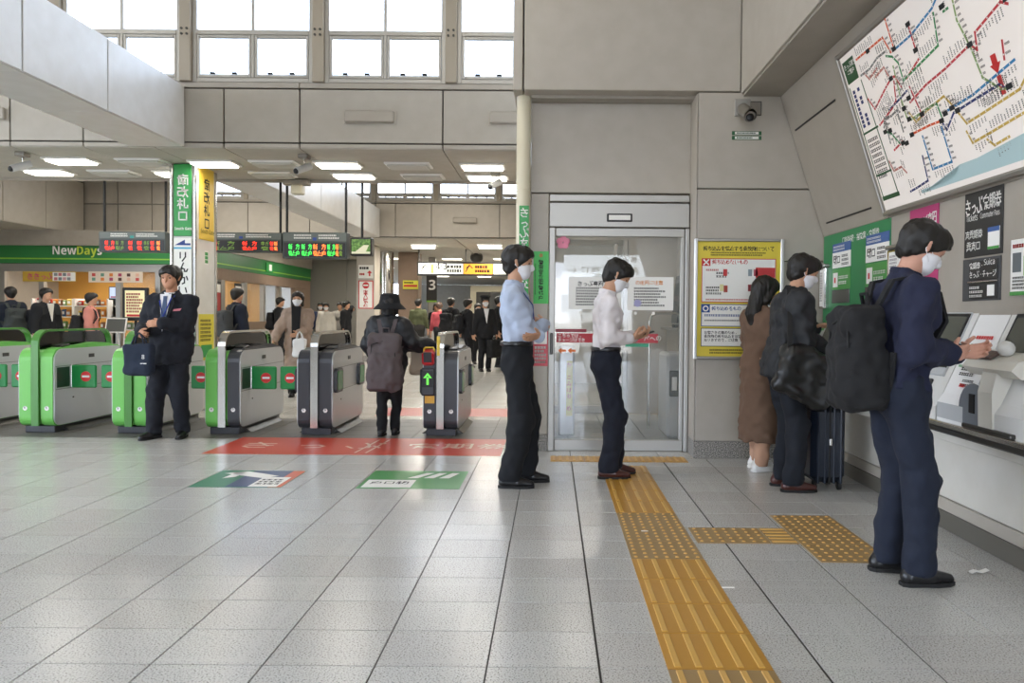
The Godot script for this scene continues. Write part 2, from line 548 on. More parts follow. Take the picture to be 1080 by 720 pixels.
func build_floor() -> void:
	var fl := setting("floor", "station floor of pale speckled tiles with dark joints", "floor")
	part(fl, "slab", mb().span(v3(-16, -0.2, 12), v3(4, -0.0045, -46)), M["joint"])
	var full := tile_shape(0.3962, 0.2975).mesh()
	var narrow := tile_shape(0.390, 0.2975).mesh()
	var rest: Array = [mb(), mb(), mb(), mb()]
	var r := RandomNumberGenerator.new()
	r.seed = 3
	var tile_verts := tile_shape(0.3962, 0.2975)
	for row in range(-30, 60):
		var z := -(ROW0 + 0.3 * (row + 0.5))
		for col in range(-38, 6):
			var x := COL0 + 0.4 * (col + 0.5)
			if x > 2.45:
				continue
			var d := -z
			var m := r.randi() % 3
			if row >= 0 and row < 15 and x > -0.75 * d - 0.45 and x < 0.64 * d + 0.3:
				var o := MeshInstance3D.new()
				o.name = "tile"
				o.mesh = narrow if col in [0, 1, 2, -8] else full
				o.material_override = M["floor tile %d" % m]
				o.position = v3(x, 0, z)
				fl.add_child(o, true)
			else:
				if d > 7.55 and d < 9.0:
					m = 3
				var t: MB = rest[m]
				for i in tile_verts.v.size():
					t.v.append(tile_verts.v[i] + v3(x, 0, z))
				t.n.append_array(tile_verts.n)
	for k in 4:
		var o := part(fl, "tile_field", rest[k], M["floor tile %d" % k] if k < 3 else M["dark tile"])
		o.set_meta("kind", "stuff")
	part(fl, "far_paving", mb().span(v3(-15.9, -0.004, -20.02), v3(3.9, 0, -45.9)), M["floor tile 0"])

	# tactile paving
	var tp := thing("tactile_path", "yellow tactile path leading to the glass door", "tactile paving")
	var bars := bars_block(0.376, 0.296, 5, true)
	var dots := dots_block(0.376, 0.296, 7, 5)
	for k in 14:
		var d := 2.15 + 0.3 * k
		var kind := "dot" if k in [6, 7, 8] else "bar"
		if kind == "bar" and k == 14:
			continue
		var worn := k < 2 or k in [6, 7, 8]
		var b: Array = dots if kind == "dot" else bars
		var base := part(tp, "tactile_block", b[0], M["tactile worn"] if worn else M["tactile"])
		base.position = v3(0.61, 0, -d)
		part(base, "dots" if kind == "dot" else "ribs", b[1], M["tactile worn top"] if worn else M["tactile top"])
	var cr := thing("tactile_strip", "ribbed yellow tactile strip along the glass door sill", "tactile paving")
	var short := bars_block(0.296, 0.236, 5, true)
	for k in 4:
		var base := part(cr, "tactile_block", short[0], M["tactile"])
		base.position = v3(0.145 + 0.3 * k, 0, -6.49)
		part(base, "ribs", short[1], M["tactile top"])
	var br := thing("tactile_branch", "dotted yellow tactile branch towards the ticket machines", "tactile paving")
	var d2 := dots_block(0.41, 0.296, 7, 5)
	var base1 := part(br, "tactile_block", d2[0], M["tactile worn"])
	base1.position = v3(1.025, 0, -4.23)
	part(base1, "dots", d2[1], M["tactile worn top"])
	var s2 := bars_block(0.15, 0.296, 5, false)
	var base2 := part(br, "tactile_block", s2[0], M["tactile worn"])
	base2.position = v3(1.31, 0, -4.23)
	part(base2, "ribs", s2[1], M["tactile worn top"])
	for k in 3:
		var base := part(br, "tactile_block", dots[0], M["tactile worn"])
		base.position = v3(1.58, 0, -3.92 - 0.3 * k)
		part(base, "dots", dots[1], M["tactile worn top"])

	# floor stickers in front of the gates
	var red := thing("floor_sticker", "long red floor sticker with white lettering before the gates", "floor sticker")
	part(red, "sheet", mb().span(v3(-3.13, 0, -6.6), v3(-0.45, 0.0015, -7.5), 0.0005), mat("sticker red", hexc("c8452f"), 0.35))
	var t := mb()
	write(t, "きっぷ", v3(-2.95, 0.0022, -7.2), Vector3.RIGHT, Vector3.FORWARD, 0.3, 0.1, false, 1.4, 1.2)
	part(red, "lettering", t, mat("sticker pale", hexc("e6c9b8"), 0.4))
	t = mb()
	write(t, "定期券", v3(-1.35, 0.0022, -7.2), Vector3.RIGHT, Vector3.FORWARD, 0.26, 0.1, false, 1.15, 1.1)
	part(red, "lettering", t, M["sticker pale"])
	t = mb()
	t.line(v3(-1.78, 0.0022, -6.7), v3(-1.72, 0.0022, -7.4), 0.02, Vector3.UP)
	t.line(v3(-1.68, 0.0022, -6.7), v3(-1.62, 0.0022, -7.4), 0.02, Vector3.UP)
	part(red, "divider", t, M["sticker pale"])
	var far_red := thing("floor_sticker", "faded red floor sticker on the far side of the gates", "floor sticker")
	part(far_red, "sheet", mb().span(v3(-2.2, 0, -9.2), v3(-0.45, 0.0015, -10.0), 0.0005), mat("sticker faded red", hexc("c96a62"), 0.35))
	var s1 := thing("floor_sticker", "multicoloured floor sticker with white arrow and blue band", "floor sticker")
	part(s1, "sheet", mb().span(v3(-2.62, 0, -5.32), v3(-1.95, 0.0015, -5.9), 0.0005), mat("sticker teal", hexc("2f7d5f"), 0.35))
	part(s1, "blue_field", mb().span(v3(-2.36, 0.0016, -5.33), v3(-2.05, 0.002, -5.89)), mat("sticker blue", hexc("27406f"), 0.35))
	part(s1, "orange_field", mb().span(v3(-2.05, 0.0016, -5.33), v3(-1.955, 0.002, -5.89)), mat("sticker orange", hexc("d0603a"), 0.35))
	part(s1, "text_field", mb().span(v3(-2.2, 0.0021, -5.34), v3(-1.99, 0.0025, -5.66)), M["paper"])
	t = mb()
	small_print(t, v3(-2.18, 0.003, -5.6), Vector3.RIGHT, Vector3.FORWARD, 0.17, 0.2, 3, 4)
	part(s1, "lettering", t, M["ink"])
	t = mb()
	t.face([v3(-2.56, 0.003, -5.78), v3(-2.4, 0.003, -5.86), v3(-2.1, 0.003, -5.7), v3(-2.2, 0.003, -5.62)], Vector3.UP)
	t.face([v3(-2.5, 0.003, -5.6), v3(-2.42, 0.003, -5.66), v3(-2.4, 0.003, -5.84), v3(-2.48, 0.003, -5.82)], Vector3.UP)
	part(s1, "arrow", t, M["paper"])
	var s2n := thing("floor_sticker", "green floor sticker with white arrow stripes", "floor sticker")
	part(s2n, "sheet", mb().span(v3(-1.41, 0, -5.32), v3(-0.66, 0.0015, -5.93), 0.0005), mat("sticker green", hexc("3c8f4a"), 0.35))
	part(s2n, "text_field", mb().span(v3(-1.38, 0.0016, -5.35), v3(-1.02, 0.002, -5.6)), M["paper"])
	t = mb()
	write(t, "山手線".replace("山手", "中口"), v3(-1.34, 0.003, -5.54), Vector3.RIGHT, Vector3.FORWARD, 0.09, 0.1)
	part(s2n, "lettering", t, M["ink"])
	t = mb()
	for k in 3:
		t.face([v3(-1.1 + 0.12 * k, 0.003, -5.66), v3(-0.98 + 0.1 * k, 0.003, -5.85), v3(-0.92 + 0.1 * k, 0.003, -5.85), v3(-1.02 + 0.12 * k, 0.003, -5.66)], Vector3.UP)
	part(s2n, "arrow", t, M["paper"])

func bars_block(w: float, l: float, count: int, along_z: bool) -> Array:
	var base := mb().box(v3(0, 0.002, 0), v3(w, 0.004, l), 0.001)
	var top := mb()
	for i in count:
		var k := (i + 0.5) / count - 0.5
		if along_z:
			top.box(v3(k * w, 0.0055, 0), v3(0.024, 0.007, l * 0.93), 0.0025)
		else:
			top.box(v3(0, 0.0055, k * l), v3(w * 0.93, 0.007, 0.024), 0.0025)
	return [base.mesh(), top.mesh()]

func dots_block(w: float, l: float, nx: int, nz: int) -> Array:
	var base := mb().box(v3(0, 0.002, 0), v3(w, 0.004, l), 0.001)
	var top := mb()
	for i in nx:
		for j in nz:
			top.lathe([Vector2(0.0, 0.0085), Vector2(0.007, 0.0085), Vector2(0.012, 0.004)], v3(((i + 0.5) / nx - 0.5) * w, 0, ((j + 0.5) / nz - 0.5) * l), 8)
	return [base.mesh(), top.mesh()]

# ---------------------------------------------------------------- first hall: camera side of the gates
func panel_grid(parent: Node3D, xs: Array, ys: Array, z: float, m: Material, gap := 0.016, thick := 0.03) -> void:
	for i in range(xs.size() - 1):
		for j in range(ys.size() - 1):
			part(parent, "panel", mb().span(v3(xs[i] + gap / 2, ys[j] + gap / 2, z), v3(xs[i + 1] - gap / 2, ys[j + 1] - gap / 2, z - thick), 0.004), m)

func fixture(label: String, x: float, z: float, y: float, lit: bool, w := 0.5, l := 0.26, energy := 0.45) -> void:
	var t := thing("ceiling_light", label, "ceiling light", v3(x, y, z), 0.0, "lit fluorescent ceiling lights" if lit else "unlit ceiling light fixtures")
	part(t, "housing", mb().box(v3(0, -0.012, 0), v3(w + 0.06, 0.024, l + 0.06), 0.004), M["white"])
	part(t, "diffuser", mb().box(v3(0, -0.035, 0), v3(w, 0.026, l), 0.01), M["tube on"] if lit else M["tube off"])
	if lit:
		lamp(t, v3(0, -0.055, 0), w, l, energy)

func lamp(t: Node3D, at: Vector3, w: float, l: float, energy: float) -> void:
	var a := AreaLight3D.new()
	a.name = "area_light"
	a.position = at
	a.rotation.x = -PI / 2
	a.area_size = Vector2(w, l)
	a.light_color = Color(1.0, 0.97, 0.92)
	a.light_energy = energy
	a.shadow_enabled = true
	a.area_range = 40.0
	t.add_child(a)

func window_bay(n: int, x0: float, x1: float, y0: float, y1: float, z: float, ybar: float, label: String) -> void:
	var w := setting("window_%d" % n, label, "window")
	var xm := (x0 + x1) * 0.5
	var fr := mb()
	for x in [x0 + 0.025, x1 - 0.025]:
		fr.box(v3(x, (y0 + y1) / 2, z), v3(0.05, y1 - y0, 0.06), 0.006)
	for y in [y0 + 0.025, y1 - 0.025]:
		fr.box(v3(xm, y, z), v3(x1 - x0 - 0.1, 0.05, 0.058), 0.006)
	part(w, "frame", fr, M["window grey"])
	part(w, "transom", mb().box(v3(xm, ybar, z), v3(x1 - x0 - 0.1, 0.055, 0.07), 0.006), M["window grey"])
	part(w, "mullion", mb().box(v3(xm, (y0 + y1) / 2, z), v3(0.035, y1 - y0 - 0.1, 0.066), 0.006), M["window grey"])
	for s in [[x0 + 0.05, xm - 0.018], [xm + 0.018, x1 - 0.05]]:
		var sash := mb()
		var ya := y0 + 0.05
		var yb := ybar - 0.028
		for x in [s[0] + 0.018, s[1] - 0.018]:
			sash.box(v3(x, (ya + yb) / 2, z + 0.005), v3(0.03, yb - ya - 0.004, 0.05), 0.005)
		for y in [ya + 0.018, yb - 0.018]:
			sash.box(v3((s[0] + s[1]) / 2, y, z + 0.005), v3(s[1] - s[0] - 0.07, 0.03, 0.05), 0.005)
		part(w, "sash", sash, M["window grey"])
		for k in [0.3, 0.7]:
			part(w, "catch", mb().box(v3(lerpf(s[0], s[1], k), ya + 0.045, z + 0.04), v3(0.06, 0.022, 0.03), 0.006), M["black metal"])
		part(w, "pane", mb().span(v3(s[0] + 0.03, ya + 0.03, z - 0.004), v3(s[1] - 0.03, yb - 0.03, z + 0.004)), M["glass"])
		part(w, "pane", mb().span(v3(s[0], ybar + 0.03, z - 0.004), v3(s[1], y1 - 0.05, z + 0.004)), M["glass"])

func build_hall() -> void:
	mat("window grey", hexc("b4b0a8"), 0.4, 0.2)
	mat("mullion tan", hexc("a49a8a"), 0.5)
	# wall over the gates
	var w := setting("wall_front", "grey panelled wall above the ticket gates", "wall")
	part(w, "backing", mb().span(v3(-14, 3.14, -8.475), v3(-0.3, 3.875, -8.6)), M["joint"])
	var xs := [-14.0, -12.4, -10.8, -9.5, -8.66, -7.83, -7.0, -6.17, -5.34, -4.53, -3.742, -2.881, -1.256, -0.3]
	panel_grid(w, xs, [3.135, 3.2, 3.812], -8.44, M["panel front shaded"])  # darker copy of the panel colour, backlit shade put into the tone
	panel_grid(w, [-14.0, -9.5, -6.17, -2.881, -0.3], [3.815, 3.88], -8.43, M["panel grey"], 0.006, 0.15)
	for v in [[-2.364, -1.804], [-0.72, -0.32], [-6.75, -6.2], [-8.8, -8.2]]:
		var p := thing("wall_box", ["flat beige box on the wall, between the gate camera and the pipe", "flat beige box on the wall beside the cream pipe", "flat beige box on the wall left of the white beam", "flat beige box on the wall beyond the beam"][[-2.364, -0.72, -6.75, -8.8].find(v[0])], "wall box", v3((v[0] + v[1]) / 2, 3.495, -8.44), 0.0)
		part(p, "cover", mb().box(v3(0, 0, 0.03), v3(v[1] - v[0], 0.13, 0.06), 0.012), M["panel grey"])
		part(p, "mount", mb().box(v3(0, 0, 0.005), v3(v[1] - v[0] + 0.04, 0.15, 0.01), 0.002), M["panel"])
	# clerestory
	var posts := [-14.0, -11.6, -10.1, -8.6, -7.12, -5.63, -4.16, -2.66, -1.16, 0.33]
	for x in posts.slice(1):
		var c := setting("trim", "tan mullion post of the clerestory windows", "post")
		part(c, "post", mb().span(v3(x - 0.065, 3.88, -8.38), v3(x + 0.065, 5.6, -8.56), 0.006), M["mullion tan"])
		for dy in [0.0, 0.06]:
			for dx in [-0.03, 0.03]:
				part(c, "bolt", mb().lathe([Vector2(0, 0.012), Vector2(0.014, 0.012), Vector2(0.014, 0)], v3(x + dx, 4.4 + dy, -8.38), 8, Basis(Vector3.RIGHT, PI / 2)), M["dark steel"])
	for i in range(posts.size() - 1):
		window_bay(i + 1, posts[i] + 0.065, posts[i + 1] - 0.065, 3.88, 5.55, -8.46, 4.44, "clerestory window bay over the ticket gates")
	# roof and outer walls
	var ce := setting("ceiling", "high hall ceiling above the concourse", "ceiling")
	part(ce, "deck", mb().span(v3(-14.3, 5.6, 9.3), v3(4, 5.8, -8.7)), M["ceiling"])
	var lw := setting("wall_left", "far left outer wall of the hall with tall openings", "wall")
	part(lw, "spandrel", mb().span(v3(-14.3, 3.1, 9), v3(-14, 3.88, -8.6)), M["panel"])
	part(lw, "lintel", mb().span(v3(-14.3, 5.3, 9), v3(-14, 5.6, -8.6)), M["panel"])
	for z in [9.0, 4.0, -1.0, -7.8]:
		part(lw, "pier", mb().span(v3(-14.3, 0, z), v3(-14, 5.3, z - 0.8)), M["panel"])
	part(lw, "infill", mb().span(v3(-14.3, 0, -8.6), v3(-14, 4.8, -18)), M["panel"])
	var bw := setting("wall_back", "entrance wall behind the viewer with wide doorway", "wall")
	part(bw, "spandrel", mb().span(v3(-14, 2.95, 9), v3(4, 3.88, 9.3)), M["panel"])
	part(bw, "lintel", mb().span(v3(-14, 5.3, 9), v3(4, 5.6, 9.3)), M["panel"])
	for x in [-14.0, -8.5, -3.0, 2.5]:
		part(bw, "pier", mb().span(v3(x, 0, 9), v3(x + 0.9, 5.3, 9.3)), M["panel"])
	part(bw, "infill", mb().span(v3(-14, 0, 9), v3(-3.0, 2.95, 9.3)), M["panel"])
	# low ceiling over the gates
	var lc := setting("ceiling", "low ceiling strip over the ticket gates", "ceiling")
	var zs := [-8.45, -9.1, -9.72, -10.36]
	for k in 3:
		for i in range(xs.size() - 1):
			part(lc, "panel", mb().span(v3(xs[i] + 0.006, 3.135, zs[k] - 0.006), v3(xs[i + 1] - 0.006, 3.16, zs[k + 1] + 0.006), 0.003), M["ceiling"])
	part(lc, "deck", mb().span(v3(-14, 3.16, -8.6), v3(-0.3, 3.5, -10.36)), M["joint"])
	part(lc, "edge_fascia", mb().span(v3(-14, 3.1, -10.36), v3(-0.3, 4.45, -10.42)), M["panel grey"])
	var spots := [[-7.65, -9.13, 1], [-5.92, -9.13, 1], [-4.21, -9.24, 1], [-2.67, -9.24, 1], [-0.88, -9.3, 1], [-8.4, -9.87, 1], [-6.7, -9.87, 1], [-5.0, -9.9, 1], [-2.67, -9.97, 1], [-0.88, -10.02, 1], [-5.05, -9.16, 0], [-5.85, -9.9, 0], [-3.45, -9.22, 0], [-3.75, -9.95, 0], [-1.8, -9.27, 0], [-1.75, -10.0, 0]]
	spots.sort_custom(func(a, b): return a[0] < b[0])
	var count := {}
	for s in spots:
		var key: String = "%s %s" % ["bright" if s[2] else "unlit", "back" if s[1] < -9.6 else "front"]
		count[key] = count.get(key, -1) + 1
		fixture("%s fluorescent light over the gates, %s from the left in the %s row" % [key.split(" ")[0], ORD[count[key]], key.split(" ")[1]], s[0], s[1], 3.135, s[2] == 1)
	# white beam along the hall
	var be := setting("trim", "long white boxed beam running over the gates", "beam")
	part(be, "core", mb().span(v3(-4.81, 3.165, 9), v3(-4.2, 3.8, -18)), M["joint"])
	var seams := [8.9, 6.6, 4.3, 2.0, -0.3, -2.5, -4.55, -5.86, -6.98, -8.43]
	var far_seams := [-10.43, -11.9, -13.4, -14.9, -16.4, -17.95]
	for q in [seams, far_seams]:
		for i in range(q.size() - 1):
			part(be, "side_panel", mb().span(v3(-4.2, 3.15, q[i] - 0.008), v3(-4.18, 3.82, q[i + 1] + 0.008), 0.004), M["white panel"])
			part(be, "side_panel", mb().span(v3(-4.83, 3.15, q[i] - 0.008), v3(-4.81, 3.82, q[i + 1] + 0.008), 0.004), M["white panel"])
			part(be, "soffit_panel", mb().span(v3(-4.805, 3.145, q[i] - 0.005), v3(-4.205, 3.165, q[i + 1] + 0.005), 0.003), M["white panel"])
			part(be, "top_panel", mb().span(v3(-4.83, 3.8, q[i] - 0.004), v3(-4.18, 3.825, q[i + 1] + 0.004), 0.003), M["white panel"])
	# unseen lamps added on the high ceiling to brighten the hall
	for x in [-10.0, -6.5, -1.5]:
		for z in [-5.5, -1.5, 2.5, 6.5]:
			fixture("added fill light on the high hall ceiling, %s row from the gates, %s" % [ORD[int((z + 5.5) / 4.0)], "far left" if x < -8 else ("beside the beam" if x < -3 else "above the viewer")], x, z, 5.6, true, 1.2, 0.3, 1.8)

# ---------------------------------------------------------------- second hall and the passage behind it
func build_far_hall() -> void:
	var w := setting("wall_rear", "panelled wall with windows at the end of the inner hall", "wall")
	part(w, "backing", mb().span(v3(-9.0, 3.17, -18.04), v3(2.4, 3.98, -18.2)), M["joint"])
	part(w, "backing", mb().span(v3(-14, 3.17, -18.04), v3(-9.0, 4.85, -18.2)), M["joint light"])
	panel_grid(w, [-9.0, -7.4, -5.9, -4.3, -3.817, -2.942, -1.286, 0.4, 2.2], [3.16, 3.97], -18.0, M["panel"])
	panel_grid(w, [-9.0, -4.3, 2.2], [3.98, 4.04], -17.99, M["panel grey"], 0.006, 0.15)
	panel_grid(w, [-14.0, -12.2, -11.38, -10.558, -9.73, -9.0], [3.16, 3.9, 4.65, 4.85], -18.0, M["panel"], 0.03)
	var rf := setting("ceiling", "sloping roof of the inner hall", "ceiling")
	part(rf, "deck", mb().prism(PackedVector2Array([Vector2(-10.38, 4.45), Vector2(-18.3, 4.85), Vector2(-18.3, 5.0), Vector2(-10.38, 4.6)]), v3(-14.3, 0, 0), Vector3.BACK, U, v3(14.2, 0, 0)), M["ceiling"])
	var n := 20
	for q in [[-9.0, -7.5], [-7.4, -5.95], [-5.85, -4.4], [-4.3, -2.88], [-2.78, -1.36], [-1.26, 0.3]]:
		window_bay(n, q[0], q[1], 4.04, 4.8, -18.05, 4.2, "far window bay high in the inner hall")
		n += 1
		var c := setting("trim", "grey post between the far hall windows", "post")
		part(c, "post", mb().span(v3(q[0] - 0.1, 4.04, -17.98), v3(q[0], 4.82, -18.2), 0.006), M["mullion tan"])
	var box := thing("wall_box", "long grey box on the far hall wall under windows", "wall box", v3(-2.12, 3.57, -18.0))
	part(box, "cover", mb().box(v3(0, 0, 0.05), v3(0.58, 0.13, 0.1), 0.02), M["panel grey"])
	part(box, "mount", mb().box(v3(0, 0, 0.005), v3(0.64, 0.17, 0.01), 0.002), M["panel"])
	# big left beam of the inner hall
	var b := setting("trim", "deep grey boxed beam above the shop", "beam")
	part(b, "core", mb().span(v3(-13.9, 3.17, -10.44), v3(-11.37, 4.36, -17.95)), M["joint"])
	var q := [-10.44, -11.6, -12.8, -14.05, -15.3, -16.6, -17.95]
	for i in range(q.size() - 1):
		part(b, "side_panel", mb().span(v3(-11.37, 3.15, q[i] - 0.01), v3(-11.34, 4.38, q[i + 1] + 0.01), 0.005), M["panel"])
		part(b, "soffit_panel", mb().span(v3(-13.9, 3.14, q[i] - 0.006), v3(-11.36, 3.17, q[i + 1] + 0.006), 0.004), M["panel"])
	# passage behind: low ceiling, end wall, side walls
	var lc := setting("ceiling", "low ceiling of the far passage", "ceiling")
	var zs := [-18.2, -20.5, -22.8, -25.1, -27.4, -30.0, -33.0, -37.0, -41.0, -45.0]
	for i in range(zs.size() - 1):
		for x in [-9.0, -6.8, -4.6, -2.4, -0.2]:
			part(lc, "panel", mb().span(v3(x + 0.01, 3.15, zs[i] - 0.01), v3(x + 2.19, 3.18, zs[i + 1] + 0.01), 0.004), M["ceiling"])
	part(lc, "deck", mb().span(v3(-14, 3.18, -18.05), v3(2.4, 3.5, -45)), M["joint"])
	var ew := setting("wall_end", "pale end wall of the far passage", "wall")
	part(ew, "infill", mb().span(v3(-9, 0, -45), v3(2.4, 3.15, -45.3)), M["white panel"])
	var sr := setting("wall_inner", "inner side wall dividing the office from the gates", "wall")
	part(sr, "infill", mb().span(v3(-0.34, 0, -7.0), v3(-0.24, 3.14, -45)), M["panel"])
	part(sr, "upper_infill", mb().span(v3(-0.34, 3.14, -10.43), v3(-0.24, 4.8, -17.98)), M["panel"])
	var sl := setting("wall_side", "outer side wall of the inner hall behind the shop", "wall")
	part(sl, "infill", mb().span(v3(-14.3, 0, -18), v3(-14, 3.2, -46)), M["panel"])
	var lights := 0
	for s in [[-3.43, -19.75], [-1.66, -19.6], [-3.55, -20.4], [-1.7, -20.3], [-3.3, -24.4], [-1.6, -24.2], [-5.2, -24.4], [-3.2, -29], [-1.5, -29], [-5.2, -29], [-3.2, -35], [-1.5, -35], [-5.2, -35], [-6.9, -21.5], [-6.9, -27.0]]:
		fixture("bright ceiling light in the far passage, %s counting from the windows" % ORD[lights], s[0], s[1], 3.15, true, 0.62, 0.2, 2.6)
		lights += 1
	for s in [[-8.4, -13.0], [-6.3, -13.0], [-2.3, -13.0], [-8.4, -16.0], [-6.3, -16.0], [-2.3, -16.0]]:  # unseen lamps put in under the roof to brighten the inner hall
		fixture("added fill light high over the inner hall, %s row, %s" % ["near" if s[1] > -14 else "far", "left end" if s[0] < -8 else ("middle" if s[0] < -5 else "right end")], s[0], s[1], 4.45, true, 1.2, 0.3, 3.0)

# ---------------------------------------------------------------- office block with the glass door
const R := Vector3.RIGHT
const U := Vector3.UP

func build_office_wall() -> void:
	var d := -6.9
	var w := setting("wall_office", "beige panelled wall around the glass sliding door", "wall")
	part(w, "upper_block", mb().span(v3(-0.262, 3.262, -6.6), v3(1.66, 5.6, -8.0), 0.006), M["panel"])
	part(w, "edge_panel", mb().span(v3(-0.36, 3.262, -6.605), v3(-0.276, 5.6, -8.0), 0.006), M["panel"])
	part(w, "shadow_gap", mb().span(v3(-0.2, 3.235, -6.75), v3(1.66, 3.262, -7.2)), M["panel grey"])
	part(w, "panel", mb().span(v3(-0.205, 2.405, d), v3(1.28, 3.235, -7.1), 0.005), M["panel"])
	part(w, "panel", mb().span(v3(-0.205, 0.15, d), v3(-0.035, 2.393, -7.1), 0.005), M["panel"])
	part(w, "panel", mb().span(v3(1.29, 2.405, -6.6), v3(2.7, 3.25, -7.1), 0.005), M["panel"])
	part(w, "panel", mb().span(v3(1.29, 1.765, -6.6), v3(2.7, 2.395, -7.1), 0.005), M["panel"])
	part(w, "panel", mb().span(v3(1.29, 0.15, -6.6), v3(2.7, 1.757, -7.1), 0.005), M["panel"])
	part(w, "backing", mb().span(v3(1.285, 0, -6.64), v3(2.6, 3.25, -7.05)), M["joint"])
	part(w, "return_panel", mb().span(v3(1.277, 0.15, -6.603), v3(1.284, 3.24, -6.92)), M["panel"])
	var rw := setting("wall_upper", "upper wall behind the ticket machines, out of sight", "wall")
	part(rw, "infill", mb().span(v3(1.66, 3.25, -6.62), v3(4, 5.6, -7.0)), M["panel"])
	var sk := setting("baseboard_office", "grey speckled granite skirting by the glass door", "skirting")
	part(sk, "stone", mb().span(v3(1.275, 0, -6.585), v3(2.5, 0.15, -7.1), 0.004), M["granite"])
	part(sk, "stone", mb().span(v3(-0.205, 0, -6.885), v3(-0.035, 0.15, -7.1), 0.004), M["granite"])
	# cream pipe
	var p := thing("drain_pipe", "cream round pipe running up the office wall corner", "pipe", v3(-0.27, 0, -6.83))
	part(p, "lower_pipe", mb().lathe([Vector2(0.066, 0), Vector2(0.066, 2.405), Vector2(0.062, 2.41)], Vector3.ZERO, 24), mat("cream", hexc("ded6bd"), 0.4))
	part(p, "upper_pipe", mb().lathe([Vector2(0.062, 2.41), Vector2(0.066, 2.416), Vector2(0.066, 3.29), Vector2(0.058, 3.3), Vector2(0, 3.3)], Vector3.ZERO, 24), M["cream"])
	var gv := thing("vertical_banner", "tall narrow green banner with white characters on the pipe", "banner", v3(-0.26, 0, -6.755))
	board(gv, "sheet", v3(0, 1.83, 0), 0.088, 0.86, R, U, 0.004, M["sign green"])
	var t := mb()
	write(t, "きっぷをお忘れなく", v3(-0.036, 2.235, 0.0012), R, U, 0.084, 0.12, true, 1.1)
	part(gv, "lettering", t, M["paper"])
	var gp := thing("police_notice", "bright green vertical police notice beside the door", "notice", v3(-0.103, 1.615, -6.9))
	board(gp, "sheet", v3(0, 0, 0.004), 0.142, 0.486, R, U, 0.004, mat("bright green", hexc("43c455"), 0.4))
	t = mb()
	write(t, "警察官立寄警戒中", v3(-0.022, 0.165, 0.0052), R, U, 0.044, 0.12, true, 1.08)
	small_print(t, v3(-0.046, 0.13, 0.0052), U * -1.0, R, 0.33, 0.014, 1, 5)
	part(gp, "lettering", t, M["ink"])
	t = mb()
	t.disc(v3(-0.002, 0.205, 0.0052), 0.02, Vector3.BACK, 5)
	part(gp, "emblem", t, mat("emblem gold", hexc("a98b32"), 0.4))
	var ns := thing("no_smoking_sign", "red and white no smoking sign under the green notice", "sign", v3(-0.104, 0.97, -6.9))
	board(ns, "sheet", v3(0, 0, 0.004), 0.14, 0.36, R, U, 0.004, mat("pale red", hexc("c94a55"), 0.4))
	part(ns, "field", mb().box(v3(0, 0.09, 0.0045), v3(0.12, 0.13, 0.002)), M["paper"])
	t = mb()
	t.disc(v3(0, 0.1, 0.0065), 0.045, Vector3.BACK, 20, 0.034)
	t.line(v3(-0.03, 0.13, 0.0066), v3(0.03, 0.07, 0.0066), 0.01, Vector3.BACK)
	part(ns, "ring", t, M["red"])
	t = mb()
	t.line(v3(-0.028, 0.1, 0.006), v3(0.022, 0.1, 0.006), 0.008, Vector3.BACK)
	part(ns, "cigarette", t, M["ink"])
	t = mb()
	small_print(t, v3(-0.055, 0.01, 0.0062), R, U, 0.11, 0.17, 5, 6, 0.8)
	part(ns, "lettering", t, M["paper"])

	# glass door
	var g := setting("door_1", "stainless framed glass sliding door of the station office", "door")
	part(g, "header", mb().span(v3(-0.03, 2.085, d + 0.03), v3(1.27, 2.31, -7.1), 0.006), M["steel"])
	part(g, "header_cap", mb().span(v3(-0.03, 2.318, d + 0.035), v3(1.27, 2.385, -7.1), 0.006), M["steel"])
	part(g, "jamb", mb().span(v3(-0.03, 0, d + 0.03), v3(0.028, 2.08, -7.1), 0.006), M["steel"])
	part(g, "jamb", mb().span(v3(1.235, 0, d + 0.03), v3(1.274, 2.08, -7.1), 0.006), M["steel"])
	part(g, "top_rail", mb().span(v3(0.03, 2.0, d), v3(1.232, 2.08, d - 0.05), 0.005), M["steel"])
	part(g, "bottom_rail", mb().span(v3(0.03, 0.0, d), v3(1.232, 0.105, d - 0.05), 0.005), M["steel"])
	part(g, "stile", mb().span(v3(1.195, 0.105, d), v3(1.232, 2.0, d - 0.05), 0.005), M["steel"])
	part(g, "glass_pane", mb().span(v3(0.03, 0.105, d - 0.02), v3(1.195, 2.0, d - 0.03)), M["glass"])
	part(g, "pull_handle", mb().box(v3(-0.002, 1.0, d + 0.036), v3(0.03, 0.2, 0.02), 0.008), M["dark steel"])
	part(g, "sensor", mb().box(v3(0.62, 2.172, d + 0.036), v3(0.235, 0.075, 0.02), 0.006), M["black"])
	part(g, "sensor_label", mb().box(v3(0.62, 2.172, d + 0.047), v3(0.2, 0.045, 0.004), 0.001), M["paper"])
	# notices on the glass
	for q in [[0.4, 1.474, 0.49, 0.3, "white paper notice with pink flower taped inside the glass door"], [0.92, 1.474, 0.43, 0.31, "white paper notice with orange heading taped inside the glass door"]]:
		var n := thing("paper_notice", q[4], "notice", v3(q[0], q[1], d - 0.016))
		board(n, "sheet", Vector3.ZERO, q[2], q[3], R, U, 0.002, M["paper"])
		t = mb()
		small_print(t, v3(-q[2] * 0.36, q[3] * 0.2, 0.001), R, U, q[2] * 0.7, q[3] * 0.6, 7, int(q[0] * 100))
		part(n, "lettering", t, M["ink"])
		t = mb()
		if q[0] < 0.5:
			write(t, "きっぷ専用", v3(-0.16, 0.11, 0.001), R, U, 0.045, 0.12)
			part(n, "heading", t, M["ink"])
		else:
			write(t, "の使用ご注意", v3(-0.14, 0.12, 0.001), R, U, 0.04, 0.12)
			part(n, "heading", t, mat("orange ink", hexc("e08a2c"), 0.5))
